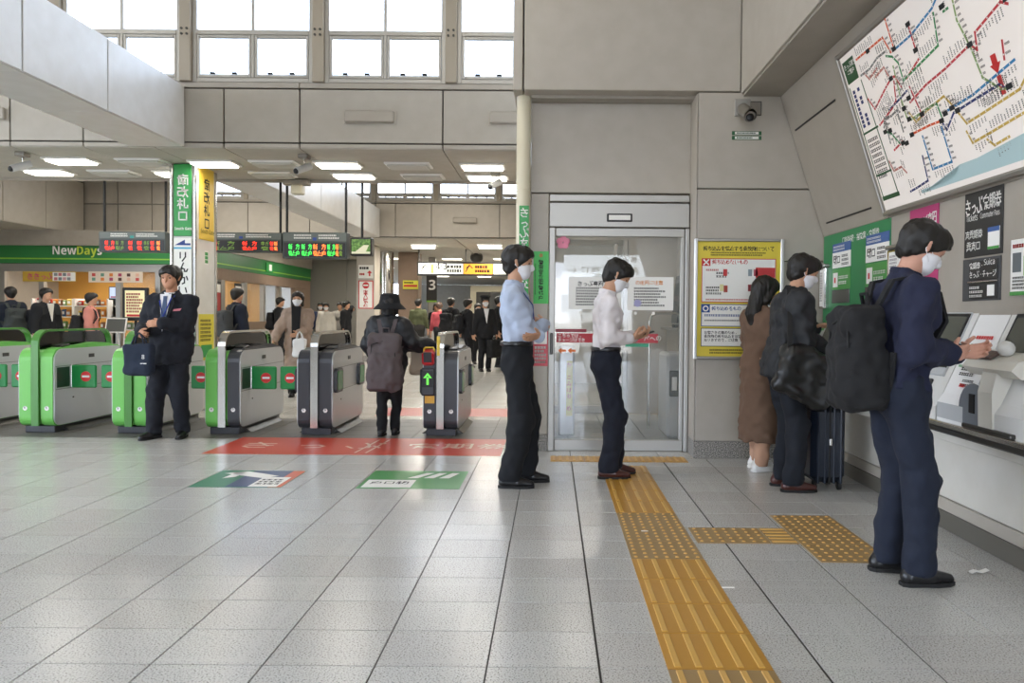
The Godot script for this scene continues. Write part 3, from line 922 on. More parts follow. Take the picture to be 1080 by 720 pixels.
		t = mb()
		t.disc(v3(-q[2] * 0.28 if q[0] > 0.5 else 0.14, -0.09, 0.0012), 0.035, Vector3.BACK, 12)
		part(n, "flower", t, mat("flower pink" if q[0] < 0.5 else "flower lilac", hexc("e58ba5") if q[0] < 0.5 else hexc("a9a5cf"), 0.6))
	var rb := thing("glass_sticker", "red strip with white lettering across the glass door", "sticker", v3(0.52, 1.055, d - 0.016))
	board(rb, "strip", Vector3.ZERO, 0.95, 0.085, R, U, 0.002, mat("strip red", hexc("b8323c"), 0.4))
	t = mb()
	write(t, "こちらでは、", v3(-0.46, 0.038, 0.001), R, U, 0.036, 0.13)
	write(t, "チャージはできません", v3(-0.46, -0.003, 0.001), R, U, 0.034, 0.13)
	write(t, "カードへの", v3(0.24, 0.026, 0.001), R, U, 0.05, 0.13)
	part(rb, "lettering", t, M["paper"])
	var rb2 := thing("glass_sticker", "short dark red strip above the lettered one on the glass", "sticker", v3(0.18, 1.123, d - 0.016))
	board(rb2, "strip", Vector3.ZERO, 0.29, 0.03, R, U, 0.002, mat("strip dark red", hexc("8c2430"), 0.4))
	var gs := thing("glass_sticker", "small green strip on the glass door below the red one", "sticker", v3(0.8, 0.99, d - 0.016))
	board(gs, "strip", Vector3.ZERO, 0.22, 0.03, R, U, 0.002, mat("strip green", hexc("3aa07a"), 0.4))
	var ar := thing("glass_sticker", "two orange arrows stuck low on the glass door", "sticker", v3(0.14, 0.935, d - 0.016))
	for x in [-0.04, 0.05]:
		part(ar, "arrow", mb().prism(PackedVector2Array([Vector2(-0.04, 0), Vector2(-0.005, 0.028), Vector2(-0.005, 0.01), Vector2(0.035, 0.01), Vector2(0.035, -0.01), Vector2(-0.005, -0.01), Vector2(-0.005, -0.028)]), v3(x, 0, 0), R, U, v3(0, 0, 0.002)), mat("arrow orange", hexc("e0722e"), 0.5))
	var pk := thing("paper_flower", "pink paper blossom stuck in the top corner of the door", "sticker", v3(0.1, 1.945, d - 0.016))
	for a in 5:
		part(pk, "petal", mb().ball(v3(cos(a * TAU / 5 + 0.3) * 0.035, sin(a * TAU / 5 + 0.3) * 0.035, -0.001), v3(0.032, 0.03, 0.003), 10), M["flower pink"])
	for k in 5:
		var dt := thing("safety_dot", "white safety dot on the glass door, number %s from its handle side" % ["one", "two", "three", "four", "five"][k], "sticker", v3(0.27 + 0.17 * k, 1.29, d - 0.016), 0.0, "safety dots on the glass")
		part(dt, "dot", mb().lathe([Vector2(0, 0.001), Vector2(0.015, 0.001), Vector2(0.015, -0.001)], Vector3.ZERO, 14, Basis(R, PI / 2)), M["paper"])

	# room behind the glass
	var rm := setting("wall_room", "walls and ceiling of the small gate room behind the glass door", "wall")
	part(rm, "side", mb().span(v3(1.62, 0, -7.1), v3(1.8, 2.6, -14)), M["panel"])
	part(rm, "side", mb().span(v3(-0.24, 0, -7.1), v3(-0.18, 2.6, -14)), M["panel"])
	part(rm, "lid", mb().span(v3(-0.24, 2.6, -7.1), v3(1.8, 2.7, -14)), M["ceiling"])
	part(rm, "cross_wall", mb().span(v3(0.98, 0, -9.6), v3(1.62, 2.6, -9.75)), M["panel"])
	part(rm, "cross_head", mb().span(v3(-0.18, 2.25, -9.6), v3(0.98, 2.6, -9.75)), M["panel"])
	part(rm, "end_wall", mb().span(v3(-0.18, 0, -14), v3(1.62, 2.6, -14.1)), M["white panel"])
	fixture("bright light in the ceiling of the gate room", 0.5, -8.4, 2.6, true, 0.6, 0.2, 0.9)
	fixture("bright light in the ceiling behind the second glass door", 0.5, -11.6, 2.6, true, 0.9, 0.3, 1.3)
	var g2 := setting("door_2", "second glass door at the back of the gate room", "door")
	part(g2, "jamb", mb().span(v3(0.92, 0, -9.56), v3(0.98, 2.25, -9.66), 0.006), M["steel"])
	part(g2, "jamb", mb().span(v3(-0.17, 0, -9.56), v3(-0.12, 2.25, -9.66), 0.006), M["steel"])
	part(g2, "meeting_stile", mb().span(v3(0.8, 0, -9.58), v3(0.85, 2.2, -9.64), 0.006), M["steel"])
	part(g2, "bottom_rail", mb().span(v3(-0.12, 0, -9.58), v3(0.92, 0.1, -9.64), 0.006), M["steel"])
	part(g2, "glass_pane", mb().span(v3(-0.12, 0.1, -9.605), v3(0.8, 2.2, -9.615)), M["glass"])
	var ip := thing("gate_post", "slim steel post with yellow warning strip behind the glass door", "gate post", v3(0.16, 0, -7.8))
	part(ip, "column", mb().box(v3(0, 0.48, -0.1), v3(0.17, 0.96, 0.3), 0.02), M["gate steel"])
	part(ip, "warning_strip", mb().box(v3(0.03, 0.5, 0.051), v3(0.065, 0.58, 0.003)), mat("warn yellow", hexc("e8d867"), 0.5))
	t = mb()
	write(t, "かけこみはおやめ", v3(0.005, 0.77, 0.0535), R, U, 0.05, 0.12, true, 1.3)
	part(ip, "lettering", t, M["red"])
	var im := thing("wicket_machine", "grey steel wicket machine with card reader behind the glass door", "wicket", v3(1.33, 0, -7.7))
	part(im, "body", mb().box(v3(0, 0.44, -0.25), v3(0.27, 0.88, 0.6), 0.03), M["gate steel"])
	part(im, "reader", mb().box(v3(-0.06, 0.57, 0.06), v3(0.1, 0.27, 0.03), 0.01), M["dark steel"])
	part(im, "reader_window", mb().box(v3(-0.06, 0.57, 0.077), v3(0.05, 0.14, 0.006)), M["paper"])
	part(im, "warning_strip", mb().box(v3(0.05, 0.585, 0.052), v3(0.06, 0.3, 0.003)), M["warn yellow"])
	t = mb()
	write(t, "扉にご注意", v3(0.027, 0.71, 0.0545), R, U, 0.048, 0.13, true, 1.15)
	part(im, "lettering", t, M["ink"])
	var rl := thing("hand_rail", "bent steel handrail beside the office counter", "rail", v3(1.1, 0, -8.35))
	part(rl, "tube", mb().tube([v3(0, 0, 0), v3(0, 1.2, 0), v3(0.02, 1.27, 0), v3(0.08, 1.3, 0), v3(0.3, 1.3, 0), v3(0.34, 1.27, 0), v3(0.35, 1.2, 0), v3(0.35, 0, 0)], 0.018, 10), M["chrome"])
	var ct := thing("office_counter", "narrow counter shelf under the office window", "counter", v3(1.5, 0, -8.75))
	part(ct, "top", mb().box(v3(0, 1.12, 0), v3(0.24, 0.03, 1.2), 0.005), M["steel"])
	part(ct, "front", mb().box(v3(0.03, 0.552, 0), v3(0.16, 1.104, 1.16), 0.005), M["panel"])
	var mo := thing("monitor", "dark slanted monitor standing on the office counter", "monitor", v3(1.46, 1.135, -8.6))
	part(mo, "screen", mb().box(v3(0, 0.33, 0), v3(0.03, 0.56, 0.42), 0.01, Basis(Vector3.BACK, -0.1)), M["black"])
	part(mo, "stand", mb().box(v3(0.02, 0.02, 0), v3(0.14, 0.04, 0.2), 0.01), M["black metal"])

	# poster case
	var pc := thing("poster_case", "aluminium poster case with yellow notice about dangerous goods", "poster case", v3(1.655, 1.42, -6.6))
	part(pc, "back", mb().box(v3(0, 0, 0.012), v3(0.78, 1.06, 0.024), 0.004), M["steel"])
	for s in [-1, 1]:
		part(pc, "frame_bar", mb().box(v3(s * 0.382, 0, 0.032), v3(0.03, 1.07, 0.03), 0.006), mat("aluminium", hexc("d9d9d8"), 0.3, 0.5))
		part(pc, "frame_bar", mb().box(v3(0, s * 0.522, 0.032), v3(0.734, 0.026, 0.03), 0.006), M["steel"])
	part(pc, "sheet", mb().box(v3(0, 0, 0.026), v3(0.734, 1.018, 0.004)), mat("poster yellow", hexc("e5cf45"), 0.5))
	part(pc, "forbidden_field", mb().box(v3(0, 0.165, 0.029), v3(0.66, 0.39, 0.002)), mat("poster red", hexc("c8383c"), 0.5))
	part(pc, "forbidden_sheet", mb().box(v3(0, 0.165, 0.03), v3(0.645, 0.375, 0.002)), M["paper"])
	part(pc, "allowed_field", mb().box(v3(0, -0.145, 0.029), v3(0.66, 0.2, 0.002)), mat("poster blue", hexc("2d4f92"), 0.5))
	part(pc, "allowed_sheet", mb().box(v3(0, -0.145, 0.03), v3(0.645, 0.186, 0.002)), M["paper"])
	part(pc, "remark_field", mb().box(v3(0, -0.34, 0.029), v3(0.66, 0.165, 0.002)), M["ink"])
	part(pc, "remark_sheet", mb().box(v3(0, -0.34, 0.03), v3(0.648, 0.153, 0.002)), M["paper"])
	part(pc, "cross_badge", mb().box(v3(-0.29, 0.325, 0.032), v3(0.075, 0.065, 0.002)), M["red"])
	part(pc, "ring_badge", mb().box(v3(-0.29, -0.085, 0.032), v3(0.075, 0.07, 0.002)), M["poster blue"])
	t = mb()
	t.line(v3(-0.31, 0.345, 0.0335), v3(-0.27, 0.305, 0.0335), 0.012, Vector3.BACK)
	t.line(v3(-0.31, 0.305, 0.0335), v3(-0.27, 0.345, 0.0335), 0.012, Vector3.BACK)
	t.disc(v3(-0.29, -0.085, 0.0335), 0.026, Vector3.BACK, 20, 0.016)
	part(pc, "badge_marks", t, M["paper"])
	t = mb()
	write(t, "持ち込みを禁止する危険物について", v3(-0.315, 0.467, 0.0285), R, U, 0.042, 0.12, false, 1.04, 0.9)
	small_print(t, v3(-0.25, 0.42, 0.0285), R, U, 0.5, 0.04, 2, 12)
	write(t, "お客さまの意のため、".replace("客", "寄").replace("ま", "き").replace("た", "な"), v3(-0.3, -0.285, 0.0315), R, U, 0.028, 0.12)
	write(t, "危険物の持ち込みをお忘れなきこと".replace("と", "ん"), v3(-0.3, -0.318, 0.0315), R, U, 0.028, 0.12)
	write(t, "おりますので、ご注意".replace("ま", "き"), v3(-0.3, -0.351, 0.0315), R, U, 0.028, 0.12)
	small_print(t, v3(-0.25, -0.44, 0.0285), R, U, 0.5, 0.05, 2, 13)
	small_print(t, v3(-0.2, 0.245, 0.0315), R, U, 0.1, 0.06, 2, 14)
	small_print(t, v3(-0.29, 0.115, 0.0315), R, U, 0.15, 0.08, 3, 15)
	small_print(t, v3(-0.3, -0.18, 0.0315), R, U, 0.55, 0.02, 1, 18)
	part(pc, "black_lettering", t, M["ink"])
	t = mb()
	write(t, "持ち込めないもの", v3(-0.235, 0.347, 0.0315), R, U, 0.04, 0.12, false, 1.04, 0.95)
	small_print(t, v3(-0.29, 0.27, 0.0315), R, U, 0.12, 0.025, 1, 16)
	small_print(t, v3(-0.29, 0.005, 0.0315), R, U, 0.55, 0.02, 1, 17)
	part(pc, "red_lettering", t, M["red"])
	t = mb()
	write(t, "持ち込めるもの", v3(-0.235, -0.067, 0.0315), R, U, 0.036, 0.12, false, 1.04)
	small_print(t, v3(-0.3, -0.13, 0.0315), R, U, 0.5, 0.03, 1, 19)
	part(pc, "blue_lettering", t, M["poster blue"])
	for q in [[-0.12, 0.235, "c23a3a"], [0.1, 0.235, "8f9aa0"], [0.15, 0.235, "c05060"], [-0.15, 0.1, "e0d9a0"], [-0.115, 0.09, "a84a3c"], [0.1, 0.1, "8a2a34"], [0.14, 0.1, "35507a"], [0.2, 0.1, "24262a"], [0.2, 0.0, "24262a"]]:
		part(pc, "goods_picture", mb().box(v3(q[0], q[1], 0.032), v3(0.034, 0.06, 0.002), 0.0006), mat("picture " + q[2], hexc(q[2]), 0.6))
	part(pc, "red_balloon", mb().box(v3(0.235, 0.235, 0.032), v3(0.17, 0.09, 0.002), 0.0006), M["poster red"])

	# security camera and small signs over it
	var cm := thing("security_camera", "silver bullet security camera high on the wall above the poster", "camera", v3(1.675, 3.115, -6.6))
	part(cm, "mount_plate", mb().box(v3(0, 0, 0.008), v3(0.14, 0.15, 0.016), 0.004), M["steel"])
	part(cm, "arm", mb().tube([v3(0, 0.01, 0.01), v3(0, -0.02, 0.06), v3(0, -0.05, 0.08)], 0.02, 10), M["chrome"])
	part(cm, "body", mb().tube([v3(0.0, -0.03, 0.02), v3(0.015, -0.13, 0.2)], 0.048, 16), mat("camera grey", hexc("8a857c"), 0.35, 0.4))
	part(cm, "hood", mb().tube([v3(0.0, -0.02, 0.03), v3(0.016, -0.125, 0.225)], 0.055, 16, false), M["camera grey"])
	part(cm, "lens", mb().ball(v3(0.0155, -0.132, 0.205), v3(0.036, 0.036, 0.012), 12), M["black"])
	var sp := thing("blank_plate", "grey square blank plate beside the security camera", "wall plate", v3(1.785, 3.11, -6.6))
	part(sp, "plate", mb().box(v3(0, 0, 0.006), v3(0.118, 0.126, 0.012), 0.003), M["dark steel"])
	part(sp, "field", mb().box(v3(0, 0, 0.013), v3(0.1, 0.108, 0.003), 0.001), mat("plate grey", hexc("7d776d"), 0.5))
	for k in 2:
		var s := thing("camera_notice", "thin green and white sign, %s of the pair below the camera" % ["upper", "lower"][k], "sign", v3(1.717, 2.893 - 0.042 * k, -6.6))
		board(s, "plate", v3(0, 0, 0.004), 0.262, 0.034, R, U, 0.004, mat("dark green", hexc("2c5f3c"), 0.5))
		part(s, "field", mb().box(v3(0.0, 0, 0.005), v3(0.21, 0.022, 0.002)), M["paper"])
		t = mb()
		small_print(t, v3(-0.09, 0.009, 0.0065), R, U, 0.18, 0.018, 1, 30 + k, 0.8)
		part(s, "lettering", t, M["dark green"])

	# hanging exit sign behind the viewer, seen mirrored in the glass door
	var hs := thing("hanging_sign", "white overhead exit sign behind the viewer, mirrored in the glass", "sign", v3(1.35, 2.55, 5.0), PI)
	part(hs, "panel", mb().box(Vector3.ZERO, v3(2.1, 0.55, 0.1), 0.01), glow("exit sign face", hexc("dfe8f2"), 5.0))
	for x in [-0.9, 0.9]:
		part(hs, "hanger", mb().tube([v3(x, 0.27, 0), v3(x, 3.05, 0)], 0.015, 8), M["dark steel"])
	t = mb()
	write(t, "東口", v3(-0.85, -0.02, 0.052), R, U, 0.2, 0.1, false, 1.4)
	write(t, "西口", v3(0.15, -0.02, 0.052), R, U, 0.2, 0.1, false, 1.4)
	write(t, "←", v3(0.75, -0.02, 0.052), R, U, 0.2, 0.1)
	write(t, "橋ん", v3(-0.8, 0.24, 0.052), R, U, 0.16, 0.1, false, 1.4)
	part(hs, "lettering", t, M["ink"])

# ---------------------------------------------------------------- right wall with ticket machines and fare map
const SB := Vector3(2.41, 1.98, 0)          # foot of the leaning wall
var lean_up := Vector3(-0.4, 1.23, 0).normalized()
var lean_out := Vector3(-1.23, -0.4, 0).normalized()

func on_lean(s: float, d: float, o := 0.0) -> Vector3:
	return SB + lean_up * s + lean_out * o + v3(0, 0, -d)

func flat_sign(called: String, label: String, cat: String, d0: float, d1: float, y0: float, y1: float, m: Material, x := 2.41) -> Node3D:
	# origin at the far lower corner of the face; local right runs towards the viewer
	var o := thing(called, label, cat, v3(x, y0, -d0), -PI / 2)
	part(o, "sheet", mb().box(v3((d0 - d1) / 2, (y1 - y0) / 2, 0.004), v3(d0 - d1, y1 - y0, 0.006), 0.0015), m)
	return o

func build_ticket_wall() -> void:
	var w := setting("wall_right", "pale low wall under the ticket machine counter", "wall")
	var z0 := -6.59
	var z1 := 4.5
	part(w, "lower_panel", mb().span(v3(2.36, 0.19, z1), v3(2.9, 0.62, z0), 0.004), M["counter wall"])
	part(w, "lower_ledge", mb().span(v3(2.352, 0.112, z1), v3(2.9, 0.186, z0), 0.006), M["panel"])
	w = setting("wall_machines", "grey wall above the counter behind the ticket machines", "wall")
	part(w, "machine_wall", mb().span(v3(2.41, 0.62, z1), v3(2.9, 1.98, z0), 0.002), M["panel grey"])
	w = setting("wall_leaning", "grey wall leaning out over the ticket machines", "wall")
	part(w, "leaning_wall", mb().prism(PackedVector2Array([Vector2(2.41, 1.982), Vector2(2.01, 3.212), Vector2(2.9, 3.212), Vector2(2.9, 1.982)]), v3(0, 0, z0), R, U, v3(0, 0, z1 - z0)), M["panel grey"])
	part(w, "soffit", mb().span(v3(1.68, 3.216, z1), v3(2.9, 3.26, z0), 0.002), M["panel grey"])
	var q := [4.5, 1.7, -1.1, -3.9, -6.59]
	for i in 4:
		part(w, "fascia_panel", mb().span(v3(1.66, 3.236, q[i] - 0.006), v3(1.7, 5.6, q[i + 1] + 0.006), 0.004), M["panel"])
	part(w, "end_infill", mb().span(v3(2.9, 0, 9), v3(3.3, 5.6, -6.6)), M["panel"])
	for s in [[0.96, 6.484, 5.583], [0.107, 6.428, 5.534]]:
		part(w, "slot", mb().box(on_lean(s[0], (s[1] + s[2]) / 2, 0.001), v3(s[1] - s[2], 0.014, 0.012), 0.002, Basis(Vector3.FORWARD, lean_up, lean_out)), M["black"])
	var sk := setting("baseboard_right", "dark stone skirting under the ticket machines", "skirting")
	part(sk, "stone", mb().span(v3(2.355, 0, z1), v3(2.6, 0.11, z0), 0.004), mat("dark stone", hexc("66625a"), 0.3))
	# counter ledge
	var cl := thing("counter_ledge", "long steel ledge running under the ticket machines", "counter", v3(0, 0, 0))
	part(cl, "top", mb().span(v3(2.15, 0.66, 3), v3(2.408, 0.69, -6.585), 0.006), M["chrome"])
	part(cl, "nosing", mb().span(v3(2.16, 0.625, 3), v3(2.408, 0.658, -6.585), 0.008), M["dark steel"])
	part(cl, "apron", mb().span(v3(2.25, 0.56, 3), v3(2.358, 0.624, -6.585), 0.004), M["counter wall"])

	# fare map
	var fm := thing("fare_map", "large lit railway route map on the leaning wall", "route map", Vector3.ZERO)
	var fb := Basis(Vector3.BACK, lean_up, lean_out)   # right runs towards the viewer, up the wall, out of it
	var s0 := 0.055
	var s1 := 1.17
	var d0 := 5.27
	var d1 := 2.4
	var mid := on_lean((s0 + s1) / 2, (d0 + d1) / 2, 0.012)
	part(fm, "backing", mb().box(mid, v3(d0 - d1 + 0.09, s1 - s0 + 0.07, 0.024), 0.004, fb), M["panel grey"])
	part(fm, "sheet", mb().box(mid + lean_out * 0.014, v3(d0 - d1, s1 - s0, 0.004), 0.001, fb), glow("map face", hexc("efe7e1"), 0.12))
	var fr := mb()
	for s in [s0 - 0.02, s1 + 0.02]:
		fr.box(on_lean(s, (d0 + d1) / 2, 0.02), v3(d0 - d1 + 0.1, 0.028, 0.04), 0.005, fb)
	for dd in [d0 + 0.035, d1 - 0.035]:
		fr.box(on_lean((s0 + s1) / 2, dd, 0.02), v3(0.028, s1 - s0 + 0.07, 0.04), 0.005, fb)
	part(fm, "frame", fr, M["steel"])
	draw_map(fm, s0, d0)

	# green surround with two machines
	var gp := flat_sign("machine_surround", "green surround panel of the two far ticket machines", "sign panel", 6.56, 5.27, 1.0, 1.975, mat("machine green", hexc("2f8550"), 0.4))
	var t := mb()
	write(t, "口新幹線・指定席・定期券", v3(0.42, 0.925, 0.0085), R, U, 0.055, 0.11, false, 1.05)
	part(gp, "lettering", t, M["paper"])
	for s in [[0.22, 0.6], [0.89, 1.28]]:
		part(gp, "blue_header", mb().span(v3(s[0], 0.81, 0.008), v3(s[1], 0.885, 0.012)), mat("header blue", hexc("3f62a0"), 0.4))
		part(gp, "price_sheet", mb().span(v3(s[0], 0.68, 0.008), v3(s[1], 0.81, 0.012)), M["paper"])
		part(gp, "guide_sheet", mb().span(v3(s[0], 0.5, 0.008), v3(s[1], 0.67, 0.011)), mat("guide green", hexc("4f9a4c"), 0.4))
		part(gp, "guide_card", mb().span(v3(s[0] + 0.02, 0.52, 0.0111), v3(s[0] + 0.12, 0.64, 0.013)), M["paper"])
		part(gp, "card_mark", mb().span(v3(s[0] + 0.05, 0.555, 0.0131), v3(s[0] + 0.08, 0.6, 0.0145)), M["red"])
		part(gp, "display", mb().span(v3(s[0], 0.385, 0.006), v3(s[1] - 0.01, 0.495, 0.014), 0.002), M["screen off"])
		t = mb()
		small_print(t, v3(s[0] + 0.02, 0.87, 0.0125), R, U, 0.25, 0.05, 2, 40)
		small_print(t, v3(s[0] + 0.14, 0.62, 0.0115), R, U, 0.2, 0.09, 2, 41)
		part(gp, "white_lettering", t, M["paper"])
		t = mb()
		write(t, "駅口", v3(s[0] + 0.03, 0.78, 0.0125), R, U, 0.07, 0.12, false, 1.05)
		small_print(t, v3(s[0] + 0.2, 0.79, 0.0125), R, U, 0.17, 0.1, 3, 42)
		part(gp, "black_lettering", t, M["ink"])
	# sign frames standing proud
	for q2 in [[6.585, 6.43, 1.34, 1.7, "slim backlit notice frame in the wall corner"], [5.25, 5.03, 1.36, 1.74, "slim backlit notice frame between green panel and pink sign"]]:
		var nf := thing("slim_notice_box", q2[4], "notice box", v3(2.41, q2[2], -q2[0]), -PI / 2)
		var ww: float = q2[0] - q2[1]
		var hh: float = q2[3] - q2[2]
		part(nf, "box", mb().span(v3(0, 0, 0), v3(ww, hh, 0.04), 0.008), M["chrome"])
		part(nf, "cap", mb().span(v3(-0.008, hh, -0.0), v3(ww + 0.008, hh + 0.03, 0.055), 0.008), M["steel"])
		part(nf, "sheet", mb().span(v3(0.04, 0.02, 0.041), v3(ww - 0.045, hh - 0.02, 0.044)), M["paper"])
		part(nf, "edge_strip", mb().span(v3(ww - 0.035, 0.01, 0.041), v3(ww - 0.01, hh - 0.01, 0.046), 0.002), M["white"])
		t = mb()
		small_print(t, v3(0.05, hh - 0.04, 0.0445), R, U, ww - 0.11, hh - 0.1, 12, 50)
		part(nf, "lettering", t, mat("faint ink", hexc("8d7f86"), 0.6))
	# pink charge sign
	var pk := flat_sign("charge_sign", "magenta charge sign above a machine, behind the man", "sign", 4.99, 4.62, 1.3, 1.98, mat("magenta", hexc("b83b73"), 0.4))
	t = mb()
	write(t, "チャージ", v3(0.02, 0.62, 0.0085), R, U, 0.105, 0.085, false, 1.04, 0.5)
	write(t, "専用", v3(0.24, 0.63, 0.0085), R, U, 0.1, 0.085, false, 1.04, 0.55)
	latin(t, "Charge", v3(0.1, 0.42, 0.0085), R, U, 0.07, false, 0.85)
	write(t, "充用", v3(0.13, 0.36, 0.0085), R, U, 0.07, 0.1)
	part(pk, "lettering", t, M["paper"])
	# black ticket sign
	var bk := flat_sign("ticket_sign", "large black sign for tickets and commuter passes", "sign", 4.325, 3.96, 1.61, 1.98, mat("sign black", hexc("2e2d2c"), 0.4))
	t = mb()
	write(t, "きっぷ", v3(0.012, 0.33, 0.0085), R, U, 0.09, 0.1, false, 1.05, 0.6)
	write(t, "定期券", v3(0.19, 0.335, 0.0085), R, U, 0.085, 0.09, false, 1.05, 0.62)
	latin(t, "Tickets", v3(0.02, 0.195, 0.0085), R, U, 0.036, false, 0.75)
	latin(t, "Commuter Pass", v3(0.16, 0.2, 0.0085), R, U, 0.03, false, 0.62)
	write(t, "東車月票".replace("車", "乗").replace("月", "期").replace("票", "券"), v3(0.015, 0.15, 0.0085), R, U, 0.048, 0.1, false, 1.05, 0.85)
	write(t, "乗本口".replace("本", "東"), v3(0.03, 0.085, 0.0085), R, U, 0.052, 0.1, false, 1.05, 0.85)
	part(bk, "lettering", t, M["paper"])
	part(bk, "card_picture", mb().span(v3(0.24, 0.03, 0.008), v3(0.345, 0.15, 0.011)), M["paper"])
	part(bk, "card_header", mb().span(v3(0.24, 0.125, 0.0112), v3(0.345, 0.15, 0.0125)), M["header blue"])
	part(bk, "card_footer", mb().span(v3(0.24, 0.03, 0.0112), v3(0.345, 0.045, 0.0125)), M["guide green"])
	var col := flat_sign("machine_header", "dark grey header panel over the ticket machine screen", "sign panel", 4.335, 3.97, 1.36, 1.6, mat("header grey", hexc("4a4a4c"), 0.4))
	part(col, "upper_plate", mb().span(v3(0.075, 0.115, 0.007), v3(0.345, 0.225, 0.014), 0.003), M["sign black"])
	part(col, "lower_plate", mb().span(v3(0.075, 0.01, 0.007), v3(0.345, 0.1, 0.014), 0.003), M["sign black"])
	part(col, "divider", mb().span(v3(0.07, 0.102, 0.007), v3(0.35, 0.11, 0.02), 0.002), M["chrome"])
	part(col, "picture", mb().span(v3(0.26, 0.025, 0.0145), v3(0.325, 0.085, 0.016)), M["paper"])
	t = mb()
	write(t, "定期券・", v3(0.085, 0.215, 0.015), R, U, 0.038, 0.1, false, 1.03, 0.9)
	latin(t, "Suica", v3(0.225, 0.185, 0.015), R, U, 0.032)
	write(t, "きっぷ・チャージ", v3(0.085, 0.165, 0.015), R, U, 0.036, 0.1, false, 1.03, 0.86)
	small_print(t, v3(0.085, 0.085, 0.015), R, U, 0.13, 0.07, 3, 60)
	part(col, "lettering", t, M["paper"])
	var po := flat_sign("wall_leaflet", "white leaflet with green foot on the wall by the map", "leaflet", 3.885, 3.55, 1.38, 1.67, M["paper"])
	part(po, "foot", mb().span(v3(0, 0, 0.0075), v3(0.33, 0.02, 0.009)), M["guide green"])
	part(po, "picture", mb().span(v3(0.02, 0.12, 0.0075), v3(0.09, 0.22, 0.009)), mat("leaflet grey", hexc("6a6f72"), 0.6))
	part(po, "picture", mb().span(v3(0.11, 0.1, 0.0075), v3(0.19, 0.2, 0.009)), mat("leaflet leaf", hexc("9cbf7a"), 0.6))
	t = mb()
	small_print(t, v3(0.02, 0.1, 0.0085), R, U, 0.28, 0.07, 4, 61)
	part(po, "lettering", t, M["ink"])
	t = mb()
	small_print(t, v3(0.02, 0.27, 0.0085), R, U, 0.28, 0.03, 1, 62, 0.8)
	part(po, "heading", t, M["red"])
	var ys := thing("yellow_notice", "yellow instruction sheet standing beside the machine screen", "notice", v3(2.28, 1.06, -4.69), -PI / 2)
	ys.rotation = Vector3(0, -PI / 2, 0)
	part(ys, "sheet", mb().box(v3(0, 0.13, -0.04), v3(0.2, 0.32, 0.006), 0.001, Basis(R, -0.42)), mat("notice yellow", hexc("e4b92c"), 0.5))
	t = mb()
	var yb := Basis(R, -0.42)
	small_print(t, v3(0, 0.13, -0.04) + yb * v3(-0.08, 0.13, 0.0035), yb.x, yb.y, 0.16, 0.24, 9, 63, 0.6)
	part(ys, "lettering", t, M["ink"])
	part(ys, "foot", mb().box(v3(0, -0.02, 0.0), v3(0.2, 0.03, 0.05), 0.004), M["white"])

	machine("ticket_machine", "green ticket machine nearest the corner, used by the man in black", 6.45, 5.92, true)
	machine("ticket_machine", "green ticket machine behind the black backpack", 5.82, 5.29, true)
	machine("ticket_machine", "white charge machine hidden behind the man in navy", 5.2, 4.72, false)
	machine("ticket_machine", "white ticket machine with dark tilted screen in front of the man", 4.66, 4.17, false)
	big_machine()

# sloping console: local right towards the viewer, out is away from the wall
func machine(called: String, label: String, da: float, db: float, green: bool) -> void:
	var m := thing(called, label, "ticket machine", v3(2.41, 0.69, -da), -PI / 2, "ticket machines")
	var w := da - db
	var prof := PackedVector2Array([Vector2(0, 0), Vector2(0.24, 0), Vector2(0.24, 0.07), Vector2(0.21, 0.12), Vector2(0.002, 0.6), Vector2(0.002, 0)])
	part(m, "console", mb().prism(prof, v3(0, 0, 0), Vector3.BACK, U, v3(w, 0, 0)), M["machine green"] if green else mat("machine white", hexc("d9d8d4"), 0.35))
	var tilt := Basis(R, -atan2(0.24, 0.54))
	var c := v3(w / 2, 0.39, 0.09)
	part(m, "bezel", mb().box(c + tilt * v3(0.0, 0.03, 0.008), v3(w * 0.78, 0.4, 0.02), 0.005, tilt), mat("bezel grey", hexc("b5b7b8"), 0.35))
	part(m, "screen", mb().box(c + tilt * v3(0.04, 0.05, 0.02), v3(w * 0.56, 0.3, 0.008), 0.002, tilt), mat("screen dark", hexc("55574f"), 0.2))
	part(m, "screen_rim", mb().box(c + tilt * v3(0.04, 0.05, 0.017), v3(w * 0.62, 0.34, 0.006), 0.002, tilt), M["black"])
	part(m, "coin_tray", mb().box(v3(w * 0.55, 0.07, 0.225), v3(w * 0.5, 0.08, 0.05), 0.01), M["dark steel"])
	part(m, "card_slot", mb().box(c + tilt * v3(0.0, -0.22, 0.01), v3(w * 0.4, 0.05, 0.02), 0.005, tilt), M["gate black"])
	part(m, "lit_label", mb().box(c + tilt * v3(-w * 0.34, 0.12, 0.02), v3(w * 0.07, 0.1, 0.004), 0.001, tilt), M["guide green"])

